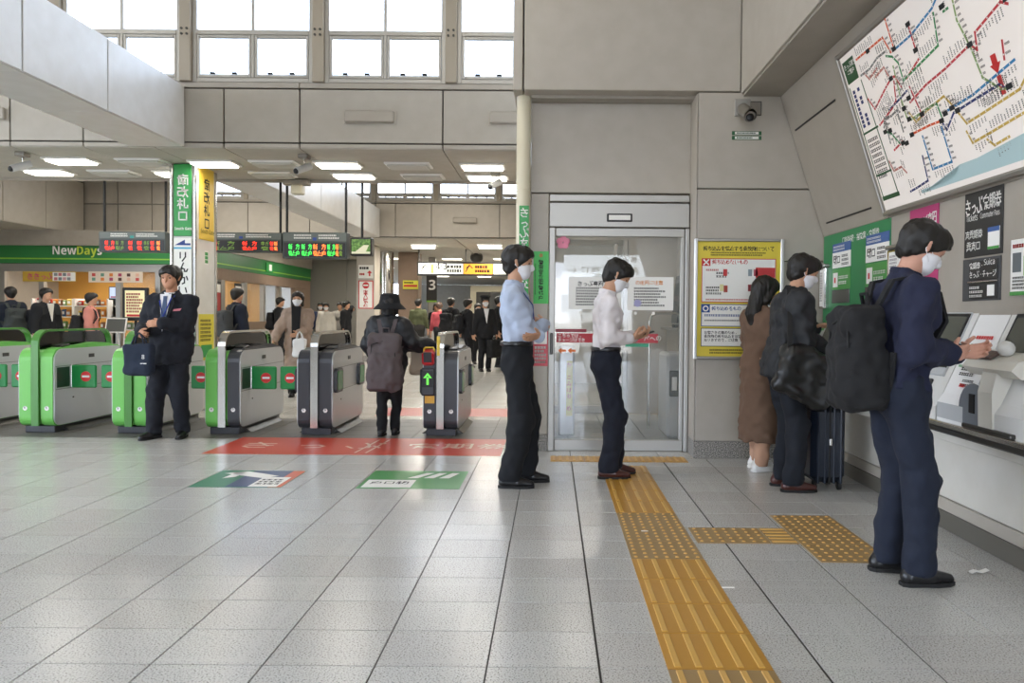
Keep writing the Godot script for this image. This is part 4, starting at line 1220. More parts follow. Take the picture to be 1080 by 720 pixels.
func big_machine() -> void:
	var m := thing("ticket_machine", "large white ticket machine with printed guide and coin tray, at the edge", "ticket machine", v3(2.41, 0.69, -4.16), -PI / 2, "ticket machines")
	var prof := PackedVector2Array([Vector2(0.002, 0), Vector2(0.235, 0), Vector2(0.235, 0.1), Vector2(0.2, 0.15), Vector2(0.002, 0.59)])
	var wh: Material = mat("machine bright", hexc("ecebe9"), 0.35)
	part(m, "guide_panel", mb().prism(prof, Vector3.ZERO, Vector3.BACK, U, v3(0.28, 0, 0)), wh)
	part(m, "base_panel", mb().box(v3(0.14, 0.06, 0.238), v3(0.26, 0.085, 0.006), 0.002), M["bezel grey"])
	var tilt := Basis(R, -atan2(0.25, 0.55))
	var c := v3(0.14, 0.36, 0.11)
	var t := mb()
	small_print(t, c + tilt * v3(-0.06, 0.13, 0.004), tilt.x, tilt.y, 0.18, 0.03, 1, 70, 0.9)
	small_print(t, c + tilt * v3(-0.1, 0.01, 0.004), tilt.x, tilt.y, 0.2, 0.03, 1, 71, 0.9)
	t.line(c + tilt * v3(0.0, -0.17, 0.004), c + tilt * v3(0.03, -0.17, 0.004), 0.02, tilt.z)
	part(m, "red_print", t, M["red"])
	t = mb()
	small_print(t, c + tilt * v3(-0.08, 0.08, 0.004), tilt.x, tilt.y, 0.19, 0.03, 1, 72, 0.9)
	small_print(t, c + tilt * v3(-0.1, -0.05, 0.004), tilt.x, tilt.y, 0.08, 0.02, 1, 73, 0.9)
	part(m, "green_print", t, M["sign green"])
	t = mb()
	small_print(t, c + tilt * v3(-0.06, -0.06, 0.004), tilt.x, tilt.y, 0.16, 0.06, 2, 74)
	small_print(t, c + tilt * v3(0.0, -0.13, 0.004), tilt.x, tilt.y, 0.1, 0.05, 2, 75)
	part(m, "black_print", t, M["ink"])
	part(m, "screen_console", mb().prism(prof, v3(0.29, 0, 0), Vector3.BACK, U, v3(0.6, 0, 0)), M["machine white"])
	part(m, "screen_rim", mb().box(v3(0.56, 0.42, 0.085) + tilt * v3(0, 0.02, 0.0), v3(0.42, 0.34, 0.014), 0.003, tilt), M["black"])
	part(m, "screen", mb().box(v3(0.56, 0.42, 0.085) + tilt * v3(0, 0.02, 0.009), v3(0.37, 0.29, 0.004), 0.001, tilt), M["screen dark"])
	# tray housing that stands out
	part(m, "tray_housing", mb().prism(PackedVector2Array([Vector2(0, 0.02), Vector2(0.245, 0.02), Vector2(0.25, 0.2), Vector2(0.22, 0.33), Vector2(0.1, 0.37), Vector2(0, 0.37)]), v3(0.42, 0, 0), Vector3.BACK, U, v3(0.12, 0, 0)), mat("machine cream", hexc("d3cfc4"), 0.4))
	part(m, "coin_shelf", mb().prism(PackedVector2Array([Vector2(0, 0.28), Vector2(0.2, 0.28), Vector2(0.25, 0.32), Vector2(0.22, 0.36), Vector2(0, 0.44)]), v3(0.27, 0, 0), Vector3.BACK, U, v3(0.42, 0, 0)), M["machine cream"])
	part(m, "coin_mouth", mb().box(v3(0.42, 0.385, 0.2), v3(0.12, 0.02, 0.07), 0.006, Basis(R, 0.5)), mat("mouth brown", hexc("5b4a42"), 0.5))
	part(m, "tray_recess", mb().lathe([Vector2(0, 0.004), Vector2(0.13, 0.004), Vector2(0.135, 0)], v3(0.36, 0.1, 0.236), 24, Basis(R, PI / 2)), mat("recess grey", hexc("6c7076"), 0.4))
	part(m, "tray_slot", mb().box(v3(0.355, 0.13, 0.24), v3(0.05, 0.1, 0.012), 0.003), M["black"])
	part(m, "return_knob", mb().ball(v3(0.5, 0.42, 0.16), v3(0.045, 0.04, 0.04), 14), M["machine white"])
	part(m, "tray_lip", mb().box(v3(0.5, 0.012, 0.235), v3(0.42, 0.024, 0.05), 0.006), M["dark steel"])

# route map: lines drawn on a 100 x 40 board (x towards the viewer, y up)
func draw_map(fm: Node3D, s0: float, d0: float) -> void:
	var ex := Vector3.BACK
	var at := func(x: float, y: float) -> Vector3:
		return on_lean(s0 + y * 0.0279, d0 - (x if x < 8.6 else 8.6 + (x - 8.6) * 0.76) * 0.0287, 0.0292)
	var routes := {
		"e8622f": [[[8, 37], [20, 37], [26, 37], [28, 33]], [[30, 40], [30, 34]], [[26, 14.5], [36, 14.5], [42, 14.2]], [[74, 40], [74, 34]]],
		"2c7fb5": [[[30, 33], [40, 33.3], [52, 35], [60, 38]], [[45, 15.5], [58, 16], [75, 18]], [[31, 13], [31, 5.5], [41, 5.5], [41, 13]]],
		"2f8a4c": [[[25, 33], [28, 32], [30, 30], [30, 26], [40, 27], [50, 28], [52, 34]], [[56, 33], [58, 33]], [[22, 13], [18, 14], [15, 17], [12, 18]], [[30, 17.5], [40, 18], [42, 18], [42.5, 15]]],
		"8fa86a": [[[62, 24], [60, 30], [61, 36], [66, 39], [72, 38], [76, 33]], [[62, 24], [63, 18], [68, 14.5], [71, 14]], [[27, 30], [26, 24], [26, 18.5], [28, 17.5], [40, 18]]],
		"c93a3f": [[[8, 27], [10, 24], [20, 27], [24, 28], [26, 28], [28, 25]], [[10, 20], [20, 22], [23, 23], [25, 27]], [[32, 26], [36, 27], [40, 28]], [[30, 21], [40, 22.5], [50, 23.2], [62, 24.6], [64, 23], [65, 26], [76, 28], [78, 27]], [[40, 35], [40, 30]], [[32, 24], [34, 17]], [[72, 19], [73, 22]], [[14, 13], [17, 13.5], [20, 14]]],
		"cfae52": [[[28, 19], [30, 16.5], [36, 17.5], [46, 18.5], [49, 15.5]], [[50, 14], [52, 11.5], [60, 12], [74, 13], [80, 16]], [[51, 10], [52, 7.5], [60, 8], [74, 9]], [[58, 7], [60, 5.5], [66, 6]]],
		"23306e": [[[42, 14], [43, 12], [48, 14.5], [58, 15], [68, 15.4], [70, 14]], [[16, 2.5], [20, 2.8], [27, 3.5], [28, 9]], [[18, 22], [22, 22.5], [26, 23], [30, 23.6]]],
		"7a7a76": [[[14, 21], [18, 20.5], [22, 21], [22, 16]], [[12, 19], [14, 21], [13, 15]], [[8, 33], [14, 33], [20, 34], [25, 34]]],
		"c77f74": [[[10, 33], [12, 31], [18, 32]], [[16, 30.5], [22, 31.2], [23, 29]], [[9, 11], [10, 8.5], [15, 8.7], [17, 7]]],
	}
	for col in routes.keys():
		var more := []
		for line in routes[col]:
			more.append(line.map(func(q): return [124.0 - q[0] * 0.55, q[1]]))
		routes[col].append_array(more)
	for col in routes:
		for line in routes[col]:
			var b := mb()
			for i in range(line.size() - 1):
				b.line(at.call(line[i][0], line[i][1]), at.call(line[i + 1][0], line[i + 1][1]), 0.014, lean_out)
			part(fm, "route_line", b, mat("route " + col, hexc(col), 0.5))
	# station names: short stems of print beside the lines, white stops on them
	var names := mb()
	var stops := mb()
	var hubs := mb()
	var r := RandomNumberGenerator.new()
	r.seed = 21
	for col in routes:
		for line in routes[col]:
			for i in range(line.size() - 1):
				var p := Vector2(line[i][0], line[i][1])
				var q := Vector2(line[i + 1][0], line[i + 1][1])
				var n := int(p.distance_to(q) / 1.15)
				var flat := absf(q.x - p.x) > absf(q.y - p.y)
				for k in n:
					var c := p.lerp(q, (k + 0.5) / n)
					if k % 2 == 0:
						stops.rect(at.call(c.x, c.y) + lean_out * 0.0006, 0.008, 0.008, ex, lean_up, lean_out)
					var l := r.randf_range(0.8, 1.9)
					if flat:
						var side := 1.0 if (i % 2 == 0) else -1.0
						var a := c + Vector2(0.2, 0.7 * side)
						var e := a + Vector2(0.0, l * side)
						var yy := a.y
						while absf(yy - a.y) < l:
							names.line(at.call(a.x, yy), at.call(a.x, yy + 0.22 * side), 0.009, lean_out, 0.0)
							yy += 0.36 * side
					else:
						var xx := c.x + 0.7
						while xx < c.x + 0.7 + l:
							names.line(at.call(xx, c.y), at.call(xx + 0.22, c.y), 0.012, lean_out, 0.0)
							xx += 0.36
	for h in [[30, 33.2], [40, 35.6], [24, 28], [40, 30], [56, 34], [62, 24.6], [76, 33.5], [78, 28], [71, 14.3], [34, 17.4], [30, 22], [26, 20.5], [50, 14.6], [42, 14.2], [44.5, 15.2], [48, 15.6], [26, 14.4], [22, 13.2], [15, 17.6], [12, 17.9], [20, 13.6], [60, 38.4], [27, 17.8], [16, 36.8]]:
		hubs = mb()
		hubs.rect(at.call(h[0], h[1]) + lean_out * 0.001, 0.05, 0.028, ex, lean_up, lean_out)
		part(fm, "hub_station", hubs, M["ink"])
	part(fm, "station_names", names, mat("map ink", hexc("5b5450"), 0.6))
	part(fm, "station_stops", stops, M["paper"])
	var b := mb()
	for e in [[0.6, 26, 7.4, 37.6]]:
		b.face([at.call(0.6, 33), at.call(6.8, 33), at.call(6.8, 38.6), at.call(0.6, 38.6)], lean_out)
		for y in [9.0, 20.0]:
			b.line(at.call(0.7, y), at.call(8.5, y), 0.014, lean_out)
		b.line(at.call(7.4, 32), at.call(8.6, 3), 0.012, lean_out)
		b.line(at.call(0.7, 32), at.call(0.9, 3), 0.012, lean_out)
		b.line(at.call(0.9, 3), at.call(8.6, 3), 0.03, lean_out)
	part(fm, "legend_box", b, mat("map green", hexc("2f5a36"), 0.5))
	b = mb()
	write(b, "きっぷ運賃", at.call(1.1, 37.8) + lean_out * 0.001, ex, lean_up, 0.036, 0.12, false, 1.05)
	write(b, "ご案内".replace("案", "意").replace("内", "中"), at.call(2.0, 36.2) + lean_out * 0.001, ex, lean_up, 0.036, 0.12)
	part(fm, "legend_title", b, M["paper"])
	b = mb()
	for k in 9:
		b.rect(at.call(2.3, 30.6 - k * 1.1), 0.035, 0.024, ex, lean_up, lean_out)
		if k not in [1, 4, 5]:
			b.rect(at.call(4.8, 30.6 - k * 1.1), 0.035, 0.024, ex, lean_up, lean_out)
	part(fm, "legend_codes", b, M["route 23306e"])
	b = mb()
	small_print(b, at.call(1.6, 18.5), ex, lean_up, 0.16, 0.3, 8, 80)
	part(fm, "legend_print", b, M["map ink"])
	b = mb()
	b.face([at.call(22, 1.2), at.call(80, 1.2), at.call(80, 6.2), at.call(52, 4.4), at.call(44, 4.4), at.call(40, 2.2), at.call(22, 2.0)], lean_out)
	part(fm, "sea_area", b, mat("map sea", hexc("b9d3d6"), 0.5))
	b = mb()
	var a0: Vector3 = at.call(68.2, 17.4)
	b.face([at.call(67.6, 20.8), at.call(69.6, 20.8), at.call(69.6, 18.9), at.call(67.6, 18.9)], lean_out)
	b.face([at.call(66.6, 19.1), at.call(70.6, 19.1), at.call(68.6, 17.2)], lean_out)
	b.face([at.call(67.8, 16.9), at.call(69.4, 16.9), at.call(69.4, 13.4), at.call(67.8, 13.4)], lean_out)
	part(fm, "here_arrow", b, M["red"])

# ---------------------------------------------------------------- ticket gates
const GL_LEN := 1.25
const GW := 0.37

func gate_profile(inset: float) -> PackedVector2Array:
	# x = distance back from the front face, y = height; rounded corners
	var p := PackedVector2Array()
	var a := inset
	var b := GL_LEN - inset
	var lo := 0.07 + inset * 0.5
	var hi := 0.885 - inset
	for q in [[b - 0.13, hi - 0.13, 0.13, 0.0], [a + 0.13, hi - 0.13, 0.13, 90.0], [a + 0.09, lo + 0.09, 0.09, 180.0], [b - 0.09, lo + 0.09, 0.09, 270.0]]:
		for k in 6:
			var t := deg_to_rad(q[3] + k * 18.0)
			p.append(Vector2(q[0] + cos(t) * q[2], q[1] + sin(t) * q[2]))
	return p

func gate(label: String, cx: float, left_m: Material, right_m: Material, rail_m: Material, dark: bool, flaps: Array, badges: Array) -> Node3D:
	var g := thing("ticket_gate", label, "ticket gate", v3(cx, 0, -7.64), 0.0, "row of ticket gates")
	var h := GW / 2
	var F := Vector3.FORWARD
	var prof := gate_profile(0.0)
	part(g, "cowl", mb().prism(prof, v3(-h + 0.012, 0, 0), F, U, v3(h - 0.012 - 0.052, 0, 0)), left_m)
	part(g, "cowl", mb().prism(prof, v3(0.052, 0, 0), F, U, v3(h - 0.012 - 0.052, 0, 0)), right_m)
	part(g, "core", mb().prism(gate_profile(0.02), v3(-0.052, 0, 0), F, U, v3(0.104, 0, 0)), left_m if not dark else M["gate black"])
	for s in [-1.0, 1.0]:
		var pl := part(g, "side_plate", mb().prism(gate_profile(0.012), v3(s * h - s * 0.012, 0, 0), F, U, v3(s * 0.012, 0, 0)), M["gate steel"])
		var x: float = s * (h + 0.001)
		part(pl, "seam", mb().span(v3(x, 0.45, -0.03), v3(x + s * 0.001, 0.454, -GL_LEN + 0.03)), M["dark steel"])
		part(pl, "seam", mb().span(v3(x, 0.69, -0.03), v3(x + s * 0.001, 0.694, -GL_LEN + 0.03)), M["dark steel"])
		part(pl, "maker_plate", mb().span(v3(x, 0.76, -0.58), v3(x + s * 0.003, 0.8, -0.68), 0.001), M["dark steel"])
		part(pl, "lock", mb().span(v3(x, 0.34, -0.3), v3(x + s * 0.002, 0.355, -0.325)), M["black"])
		if not dark:
			part(pl, "flap_slot", mb().span(v3(x, 0.47, -0.05), v3(x + s * 0.002, 0.68, -0.25)), mat("slot green", hexc("2b3f33"), 0.3))
		else:
			for z in [-0.06, -0.95]:
				part(pl, "flap_housing", mb().prism(PackedVector2Array([Vector2(0, 0.47), Vector2(0.03, 0.44), Vector2(0.21, 0.44), Vector2(0.24, 0.47), Vector2(0.24, 0.66), Vector2(0.21, 0.69), Vector2(0.03, 0.69), Vector2(0, 0.66)]), v3(s * h, 0, z + (0.02 if z > -0.5 else 0.0)), F, U, v3(s * 0.035, 0, 0)), M["gate black"])
				part(pl, "flap_window", mb().prism(PackedVector2Array([Vector2(0.03, 0.48), Vector2(0.05, 0.465), Vector2(0.19, 0.465), Vector2(0.21, 0.48), Vector2(0.21, 0.65), Vector2(0.19, 0.665), Vector2(0.05, 0.665), Vector2(0.03, 0.65)]), v3(s * (h + 0.0352), 0, z + (0.02 if z > -0.5 else 0.0)), F, U, v3(s * 0.003, 0, 0)), mat("flap glass green", hexc("5d9c6a"), 0.2))
	# handrail over the top
	var path: Array = [v3(0, 0.08, 0.008), v3(0, 0.5, 0.008), v3(0, 0.9, 0.006)]
	for k in 7:
		var t := PI * 0.5 * k / 6.0
		path.append(v3(0, 0.92 + sin(t) * 0.145, 0.006 - 0.16 + cos(t) * 0.16))
	for k in 7:
		var t := PI * 0.5 * (1.0 - k / 6.0)
		path.append(v3(0, 0.92 + sin(t) * 0.145, -GL_LEN + 0.16 - cos(t) * 0.16))
	path.append(v3(0, 0.5, -GL_LEN - 0.006))
	path.append(v3(0, 0.08, -GL_LEN - 0.006))
	part(g, "handrail", mb().band(path, R, 0.075, 0.022), rail_m)
	var arch := PackedVector2Array([Vector2(0.04, 0.87), Vector2(0.045, 0.93), Vector2(0.08, 1.0), Vector2(0.16, 1.045), Vector2(GL_LEN - 0.16, 1.045), Vector2(GL_LEN - 0.08, 1.0), Vector2(GL_LEN - 0.045, 0.93), Vector2(GL_LEN - 0.04, 0.87)])
	part(g, "screen_panel", mb().prism(arch, v3(-0.006, 0, 0), F, U, v3(0.012, 0, 0)), M["smoked glass"])
	# top swell on each side
	for s in [-1.0, 1.0]:
		var sw := PackedVector2Array([Vector2(0.12, 0.88), Vector2(0.22, 0.905), Vector2(0.5, 0.9), Vector2(0.75, 0.925), Vector2(1.0, 0.91), Vector2(1.13, 0.88)])
		part(g, "top_deck", mb().prism(sw, v3(s * 0.055, 0, 0), F, U, v3(s * 0.1, 0, 0)), (right_m if s > 0 else left_m) if not dark else M["gate black"])
	part(g, "card_reader", mb().box(v3(0.105, 0.9, -0.24), v3(0.1, 0.03, 0.16), 0.008, Basis(R, 0.12)), M["black"])
	part(g, "plinth", mb().span(v3(-h + 0.03, 0, -0.06), v3(h - 0.03, 0.072, -GL_LEN + 0.06), 0.006), M["gate black"])
	for s in [-1.0, 1.0]:
		part(g, "kick_ramp", mb().prism(PackedVector2Array([Vector2(0, 0), Vector2(0.07, 0), Vector2(0, 0.05)]), v3(s * (h - 0.03), 0, -0.2), R * s, U, v3(0, 0, -GL_LEN + 0.35)), M["dark steel"])
	for k in 2:
		var bx: float = (-1.0 if k == 0 else 1.0) * 0.112
		part(g, "badge", mb().lathe([Vector2(0, 0.003), Vector2(0.022, 0.003), Vector2(0.024, 0)], v3(bx, 0.26, 0.0), 6 if badges[k] is String else 14, Basis(R, PI / 2)), M["white"])
		var t := mb()
		latin(t, str(badges[k]), v3(bx - 0.009, 0.25, 0.004), R, U, 0.022, true)
		part(g, "badge_letter", t, M["ink"])
	for s in flaps:
		var x: float = s * (h + 0.002)
		var reach: float = s * 0.27
		var fp := part(g, "flap", mb().span(v3(x, 0.45, -0.27), v3(x + reach, 0.695, -0.3), 0.012), M["flap green"])
		var cx2: float = x + reach * 0.6
		var t := mb()
		t.lathe([Vector2(0, 0.002), Vector2(0.055, 0.002), Vector2(0.055, 0)], v3(cx2, 0.572, -0.27), 20, Basis(R, PI / 2))
		part(fp, "no_entry_disc", t, M["red"])
		part(fp, "no_entry_bar", mb().box(v3(cx2, 0.572, -0.267), v3(0.078, 0.022, 0.002)), M["white"])
		part(g, "flap_hinge", mb().tube([v3(x, 0.46, -0.285), v3(x, 0.69, -0.285)], 0.014, 10), M["chrome"])
	return g

func build_gates() -> void:
	var green: Material = M["gate green"]
	var black: Material = M["gate black"]
	var x0 := -5.335
	gate("green ticket gate at the edge of the row, left of the others", x0 - 0.96, green, green, M["gate deep green"], false, [1.0], [7, 6])
	gate("whole green ticket gate standing clear, left of the man in suit", x0, green, green, M["gate deep green"], false, [-1.0, 1.0], [6, 5])
	gate("green ticket gate right behind the man in suit", x0 + 0.965, green, green, M["gate deep green"], false, [-1.0, 1.0], [5, 4])
	gate("ticket gate half green and half black with steel rail", x0 + 1.93, green, black, M["chrome"], false, [-1.0, 1.0], [4, "D"])
	gate("black ticket gate left of the woman in hat", x0 + 2.885, black, black, M["chrome"], true, [-1.0], ["C", "D"])
	var g := gate("black ticket gate with red reader and green arrow, right of woman", -1.148, black, black, M["chrome"], true, [], ["C", "D"])
	part(g, "display_housing", mb().box(v3(-0.125, 0.57, 0.01), v3(0.14, 0.29, 0.06), 0.015), black)
	part(g, "arrow_display", mb().box(v3(-0.125, 0.6, 0.042), v3(0.115, 0.17, 0.004)), M["black"])
	var t := mb()
	t.face([v3(-0.125, 0.665, 0.045), v3(-0.17, 0.61, 0.045), v3(-0.145, 0.61, 0.045), v3(-0.125, 0.637, 0.045), v3(-0.105, 0.61, 0.045), v3(-0.08, 0.61, 0.045)], Vector3.BACK)
	t.face([v3(-0.137, 0.62, 0.045), v3(-0.113, 0.62, 0.045), v3(-0.113, 0.54, 0.045), v3(-0.137, 0.54, 0.045)], Vector3.BACK)
	part(g, "green_arrow", t, glow("arrow light", hexc("63d24a"), 0.7))
	part(g, "reader_pod", mb().box(v3(-0.125, 0.82, -0.03), v3(0.125, 0.14, 0.16), 0.02, Basis(R, 0.25)), mat("reader red", hexc("c02a30"), 0.3))
	part(g, "reader_face", mb().box(v3(-0.125, 0.825, 0.055), v3(0.085, 0.11, 0.008), 0.004, Basis(R, 0.25)), black)
	part(g, "reader_loop", mb().tube([v3(-0.18, 0.86, -0.04), v3(-0.178, 0.905, -0.05), v3(-0.165, 0.92, -0.055), v3(-0.085, 0.92, -0.055), v3(-0.072, 0.905, -0.05), v3(-0.07, 0.86, -0.04)], 0.009, 8), mat("loop yellow", hexc("e0c23c"), 0.3))
	part(g, "orange_label", mb().box(v3(-0.11, 0.385, 0.003), v3(0.1, 0.08, 0.004)), mat("label orange", hexc("d9a53c"), 0.5))
	part(g, "yellow_rail_tape", mb().box(v3(-0.02, 0.94, 0.012), v3(0.03, 0.2, 0.012)), M["loop yellow"])

# ---------------------------------------------------------------- column, boards
func build_column_and_boards() -> void:
	var c := thing("sign_column", "square column carrying the green and yellow gate signs", "column", v3(-4.635, 0, -9.59))
	part(c, "shaft", mb().box(v3(0, 1.567, 0), v3(0.28, 3.13, 0.56), 0.02), M["white panel"])
	for x in [-0.146, 0.146]:
		for z in [-0.285, 0.285]:
			part(c, "corner_strip", mb().box(v3(x, 1.565, z), v3(0.035, 3.12, 0.035), 0.006), M["chrome"])
	var g := thing("gate_sign", "tall green sign reading south gate on the column front", "sign", v3(-4.635, 0, -9.3))
	board(g, "panel", v3(0, 2.675, 0.012), 0.225, 0.9, R, U, 0.012, M["sign green"])
	var t := mb()
	write(t, "南改札口", v3(-0.058, 2.99, 0.0135), R, U, 0.135, 0.13, true, 1.12)
	latin(t, "South Gate", v3(-0.1, 2.29, 0.0135), R, U, 0.034, true, 0.9)
	part(g, "lettering", t, M["paper"])
	var y := thing("gate_sign", "tall yellow sign on the column side facing the gates", "sign", v3(-4.495, 0, -9.62), PI / 2)
	board(y, "panel", v3(0, 2.67, 0.012), 0.4, 0.93, R, U, 0.012, M["sign yellow"])
	t = mb()
	write(t, "南改札口", v3(-0.075, 2.99, 0.0135), R, U, 0.15, 0.12, true, 1.12)
	latin(t, "South Gate", v3(-0.17, 2.27, 0.0135), R, U, 0.055, false)
	part(y, "lettering", t, M["ink"])
	var wsn := thing("line_sign", "white vertical line sign with blue arrow below the green sign", "sign", v3(-4.635, 0, -9.3))
	board(wsn, "panel", v3(0, 1.76, 0.012), 0.225, 0.88, R, U, 0.012, M["paper"])
	t = mb()
	t.face([v3(-0.1, 2.11, 0.0135), v3(0.03, 2.18, 0.0135), v3(0.03, 2.135, 0.0135), v3(0.1, 2.135, 0.0135), v3(0.1, 2.11, 0.0135)], Vector3.BACK)
	part(wsn, "arrow", t, mat("arrow navy", hexc("26418a"), 0.5))
	t = mb()
	t.line(v3(-0.11, 2.075, 0.0135), v3(0.11, 2.075, 0.0135), 0.022, Vector3.BACK, 0.0)
	part(wsn, "stripe", t, mat("stripe cyan", hexc("5fb3d6"), 0.5))
	t = mb()
	write(t, "りんかい線", v3(-0.055, 2.03, 0.0135), R, U, 0.13, 0.13, true, 1.1)
	part(wsn, "lettering", t, M["ink"])
	var ex := thing("exit_label", "small white and green sticker on the column side", "sticker", v3(-4.494, 1.98, -9.62), PI / 2)
	board(ex, "sheet", v3(0, 0, 0.003), 0.1, 0.18, R, U, 0.003, M["paper"])
	for k in 3:
		part(ex, "green_square", mb().box(v3(0, 0.05 - 0.05 * k, 0.004), v3(0.08, 0.042, 0.002)), M["sign green"])
	var yl := thing("yellow_poster", "yellow poster low on the column behind the man in suit", "poster", v3(-4.494, 0.95, -9.62), PI / 2)
	board(yl, "sheet", v3(0, 0, 0.004), 0.42, 0.6, R, U, 0.004, mat("poster lemon", hexc("e3d548"), 0.5))
	t = mb()
	small_print(t, v3(-0.17, 0.24, 0.0052), R, U, 0.34, 0.3, 6, 90)
	part(yl, "lettering", t, M["ink"])
	part(yl, "picture", mb().box(v3(0, -0.18, 0.005), v3(0.3, 0.16, 0.002)), M["sign green"])

	# departure boards hanging beyond the gates
	var red := glow("led red", hexc("ff3b25"), 0.8)
	var grn := glow("led green", hexc("46e05a"), 0.7)
	var orr := glow("led orange", hexc("ff8a3c"), 0.8)
	var dim := glow("led dim", hexc("6f8f3a"), 0.25)
	var specs := [
		[-6.32, -5.385, 2.39, 2.105, "departure board left of the green column with red lines", 0],
		[-4.9, -3.77, 2.39, 2.115, "middle departure board right of the column with red lines", 1],
		[-3.76, -2.86, 2.4, 2.035, "departure board with green and orange lines above the passage", 2]]
	for s in specs:
		var cx: float = (s[0] + s[1]) / 2
		var w: float = s[1] - s[0]
		var h: float = s[2] - s[3]
		var o := thing("departure_board", s[4], "departure board", v3(cx, s[3], -10.38), 0.0, "hanging departure boards")
		part(o, "case", mb().span(v3(-w / 2, 0, -0.1), v3(w / 2, h, 0.06), 0.008), mat("board grey", hexc("3d4442"), 0.5))
		part(o, "led_field", mb().span(v3(-w / 2 + 0.02, 0.02, 0.055), v3(w / 2 - 0.02, h * 0.6, 0.064), 0.002), M["black"])
		part(o, "header", mb().span(v3(-w / 2 + 0.012, h * 0.66, 0.055), v3(w / 2 - 0.012, h - 0.01, 0.064), 0.002), mat("board header", hexc("59605d"), 0.5))
		t = mb()
		small_print(t, v3(-w * 0.32, h * 0.93, 0.0645), R, U, w * 0.28, h * 0.2, 2, 100)
		small_print(t, v3(w * 0.06, h * 0.93, 0.0645), R, U, w * 0.38, h * 0.2, 2, 101)
		part(o, "header_lettering", t, M["paper"])
		part(o, "line_mark", mb().span(v3(-0.025, h * 0.68, 0.0645), v3(0.025, h * 0.8, 0.066)), M["arrow navy"] if s[5] else mat("mark teal", hexc("2a8a84"), 0.5))
		var cols := [[0.1, 0.14, red], [0.26, 0.12, dim], [0.45, 0.06, red], [0.58, 0.07, red], [0.68, 0.08, dim], [0.78, 0.05, red], [0.87, 0.05, orr]]
		if s[5] == 1:
			cols = [[0.06, 0.07, M["paper"]], [0.15, 0.28, dim], [0.52, 0.18, red], [0.75, 0.1, dim], [0.86, 0.04, red], [0.91, 0.04, orr]]
		if s[5] == 2:
			cols = [[0.1, 0.17, grn], [0.3, 0.16, grn], [0.48, 0.2, orr], [0.7, 0.12, grn], [0.83, 0.04, orr], [0.88, 0.05, dim]]
		for q in cols:
			t = mb()
			write(t, "新宿方面上行成電".substr(0, 3 if q[1] > 0.1 else 1), v3(-w / 2 + q[0] * w, h * 0.54, 0.0655), R, U, h * 0.21, 0.11, false, 1.0, q[1] * w / (h * 0.21 * (3.0 if q[1] > 0.1 else 1.0)))
			write(t, "電上中".substr(0, 3 if q[1] > 0.1 else 1), v3(-w / 2 + q[0] * w, h * 0.29, 0.0655), R, U, h * 0.21, 0.11, false, 1.0, q[1] * w / (h * 0.21 * (3.0 if q[1] > 0.1 else 1.0)))
			part(o, "led_lines", t, q[2])
		for x in [-w * 0.46, w * 0.46]:
			part(o, "hanger", mb().tube([v3(x, h, -0.02), v3(x, 3.1 - s[3], -0.02)], 0.018, 8), M["black metal"])
	var tv := thing("hanging_monitor", "small hanging video monitor showing a garden scene", "monitor", v3(-2.67, 2.08, -10.36))
	part(tv, "case", mb().span(v3(-0.15, 0, -0.12), v3(0.15, 0.255, 0.03), 0.015), M["black"])
	var im := Image.create_empty(64, 48, false, Image.FORMAT_RGB8)
	var nz := FastNoiseLite.new()
	nz.seed = 4
	nz.frequency = 0.09
	for yy in 48:
		for xx in 64:
			var n := nz.get_noise_2d(xx, yy)
			var path := absf(xx - 40 - (yy - 30) * -0.9) < 10 + (yy - 20) * 0.4 and yy > 18
			im.set_pixel(xx, yy, Color(0.85, 0.83, 0.7) if path or yy > 40 else Color(0.35 + n * 0.3, 0.5 + n * 0.3, 0.22 + n * 0.2))
	var scr := glow("monitor picture", Color.WHITE, 0.75)
	scr.albedo_color = Color.BLACK
	scr.emission_texture = ImageTexture.create_from_image(im)
	scr.emission_operator = BaseMaterial3D.EMISSION_OP_MULTIPLY
	var qm := QuadMesh.new()
	qm.size = Vector2(0.26, 0.2)
	var scn := part(tv, "screen", qm, scr)
	scn.position = v3(0, 0.128, 0.032)
	part(tv, "hanger", mb().tube([v3(0, 0.25, -0.04), v3(0, 1.04, -0.04)], 0.018, 8), M["black metal"])
	# cameras under the low ceiling
	for s in [[-2.93, -8.75, "silver security camera under the ceiling above the black gates"], [-6.25, -8.75, "silver security camera under the ceiling at the far left"], [-0.75, -9.7, "white security camera under the ceiling near the cream pipe"]]:
		var k := thing("security_camera", s[2], "camera", v3(s[0], 3.135, s[1]))
		part(k, "ceiling_box", mb().box(v3(0, -0.025, 0), v3(0.12, 0.05, 0.12), 0.008), M["camera grey"])
		part(k, "stem", mb().tube([v3(0, -0.04, 0), v3(0.01, -0.14, 0)], 0.012, 8), M["chrome"])
		part(k, "body", mb().tube([v3(0.05, -0.12, -0.06), v3(-0.06, -0.21, 0.1)], 0.042, 14), M["gate steel"])
		part(k, "lens", mb().ball(v3(-0.062, -0.212, 0.102), v3(0.034, 0.034, 0.03), 10), M["black"])
	var sb := thing("speaker_box", "beige speaker box hanging from the ceiling beside the monitor", "speaker", v3(-3.55, 3.1, -10.3))
	part(sb, "bracket", mb().box(v3(0, -0.02, 0), v3(0.36, 0.07, 0.12), 0.01), M["panel grey"])
	part(sb, "cabinet", mb().box(v3(0.02, -0.12, 0.02), v3(0.16, 0.13, 0.14), 0.015), M["cream"])

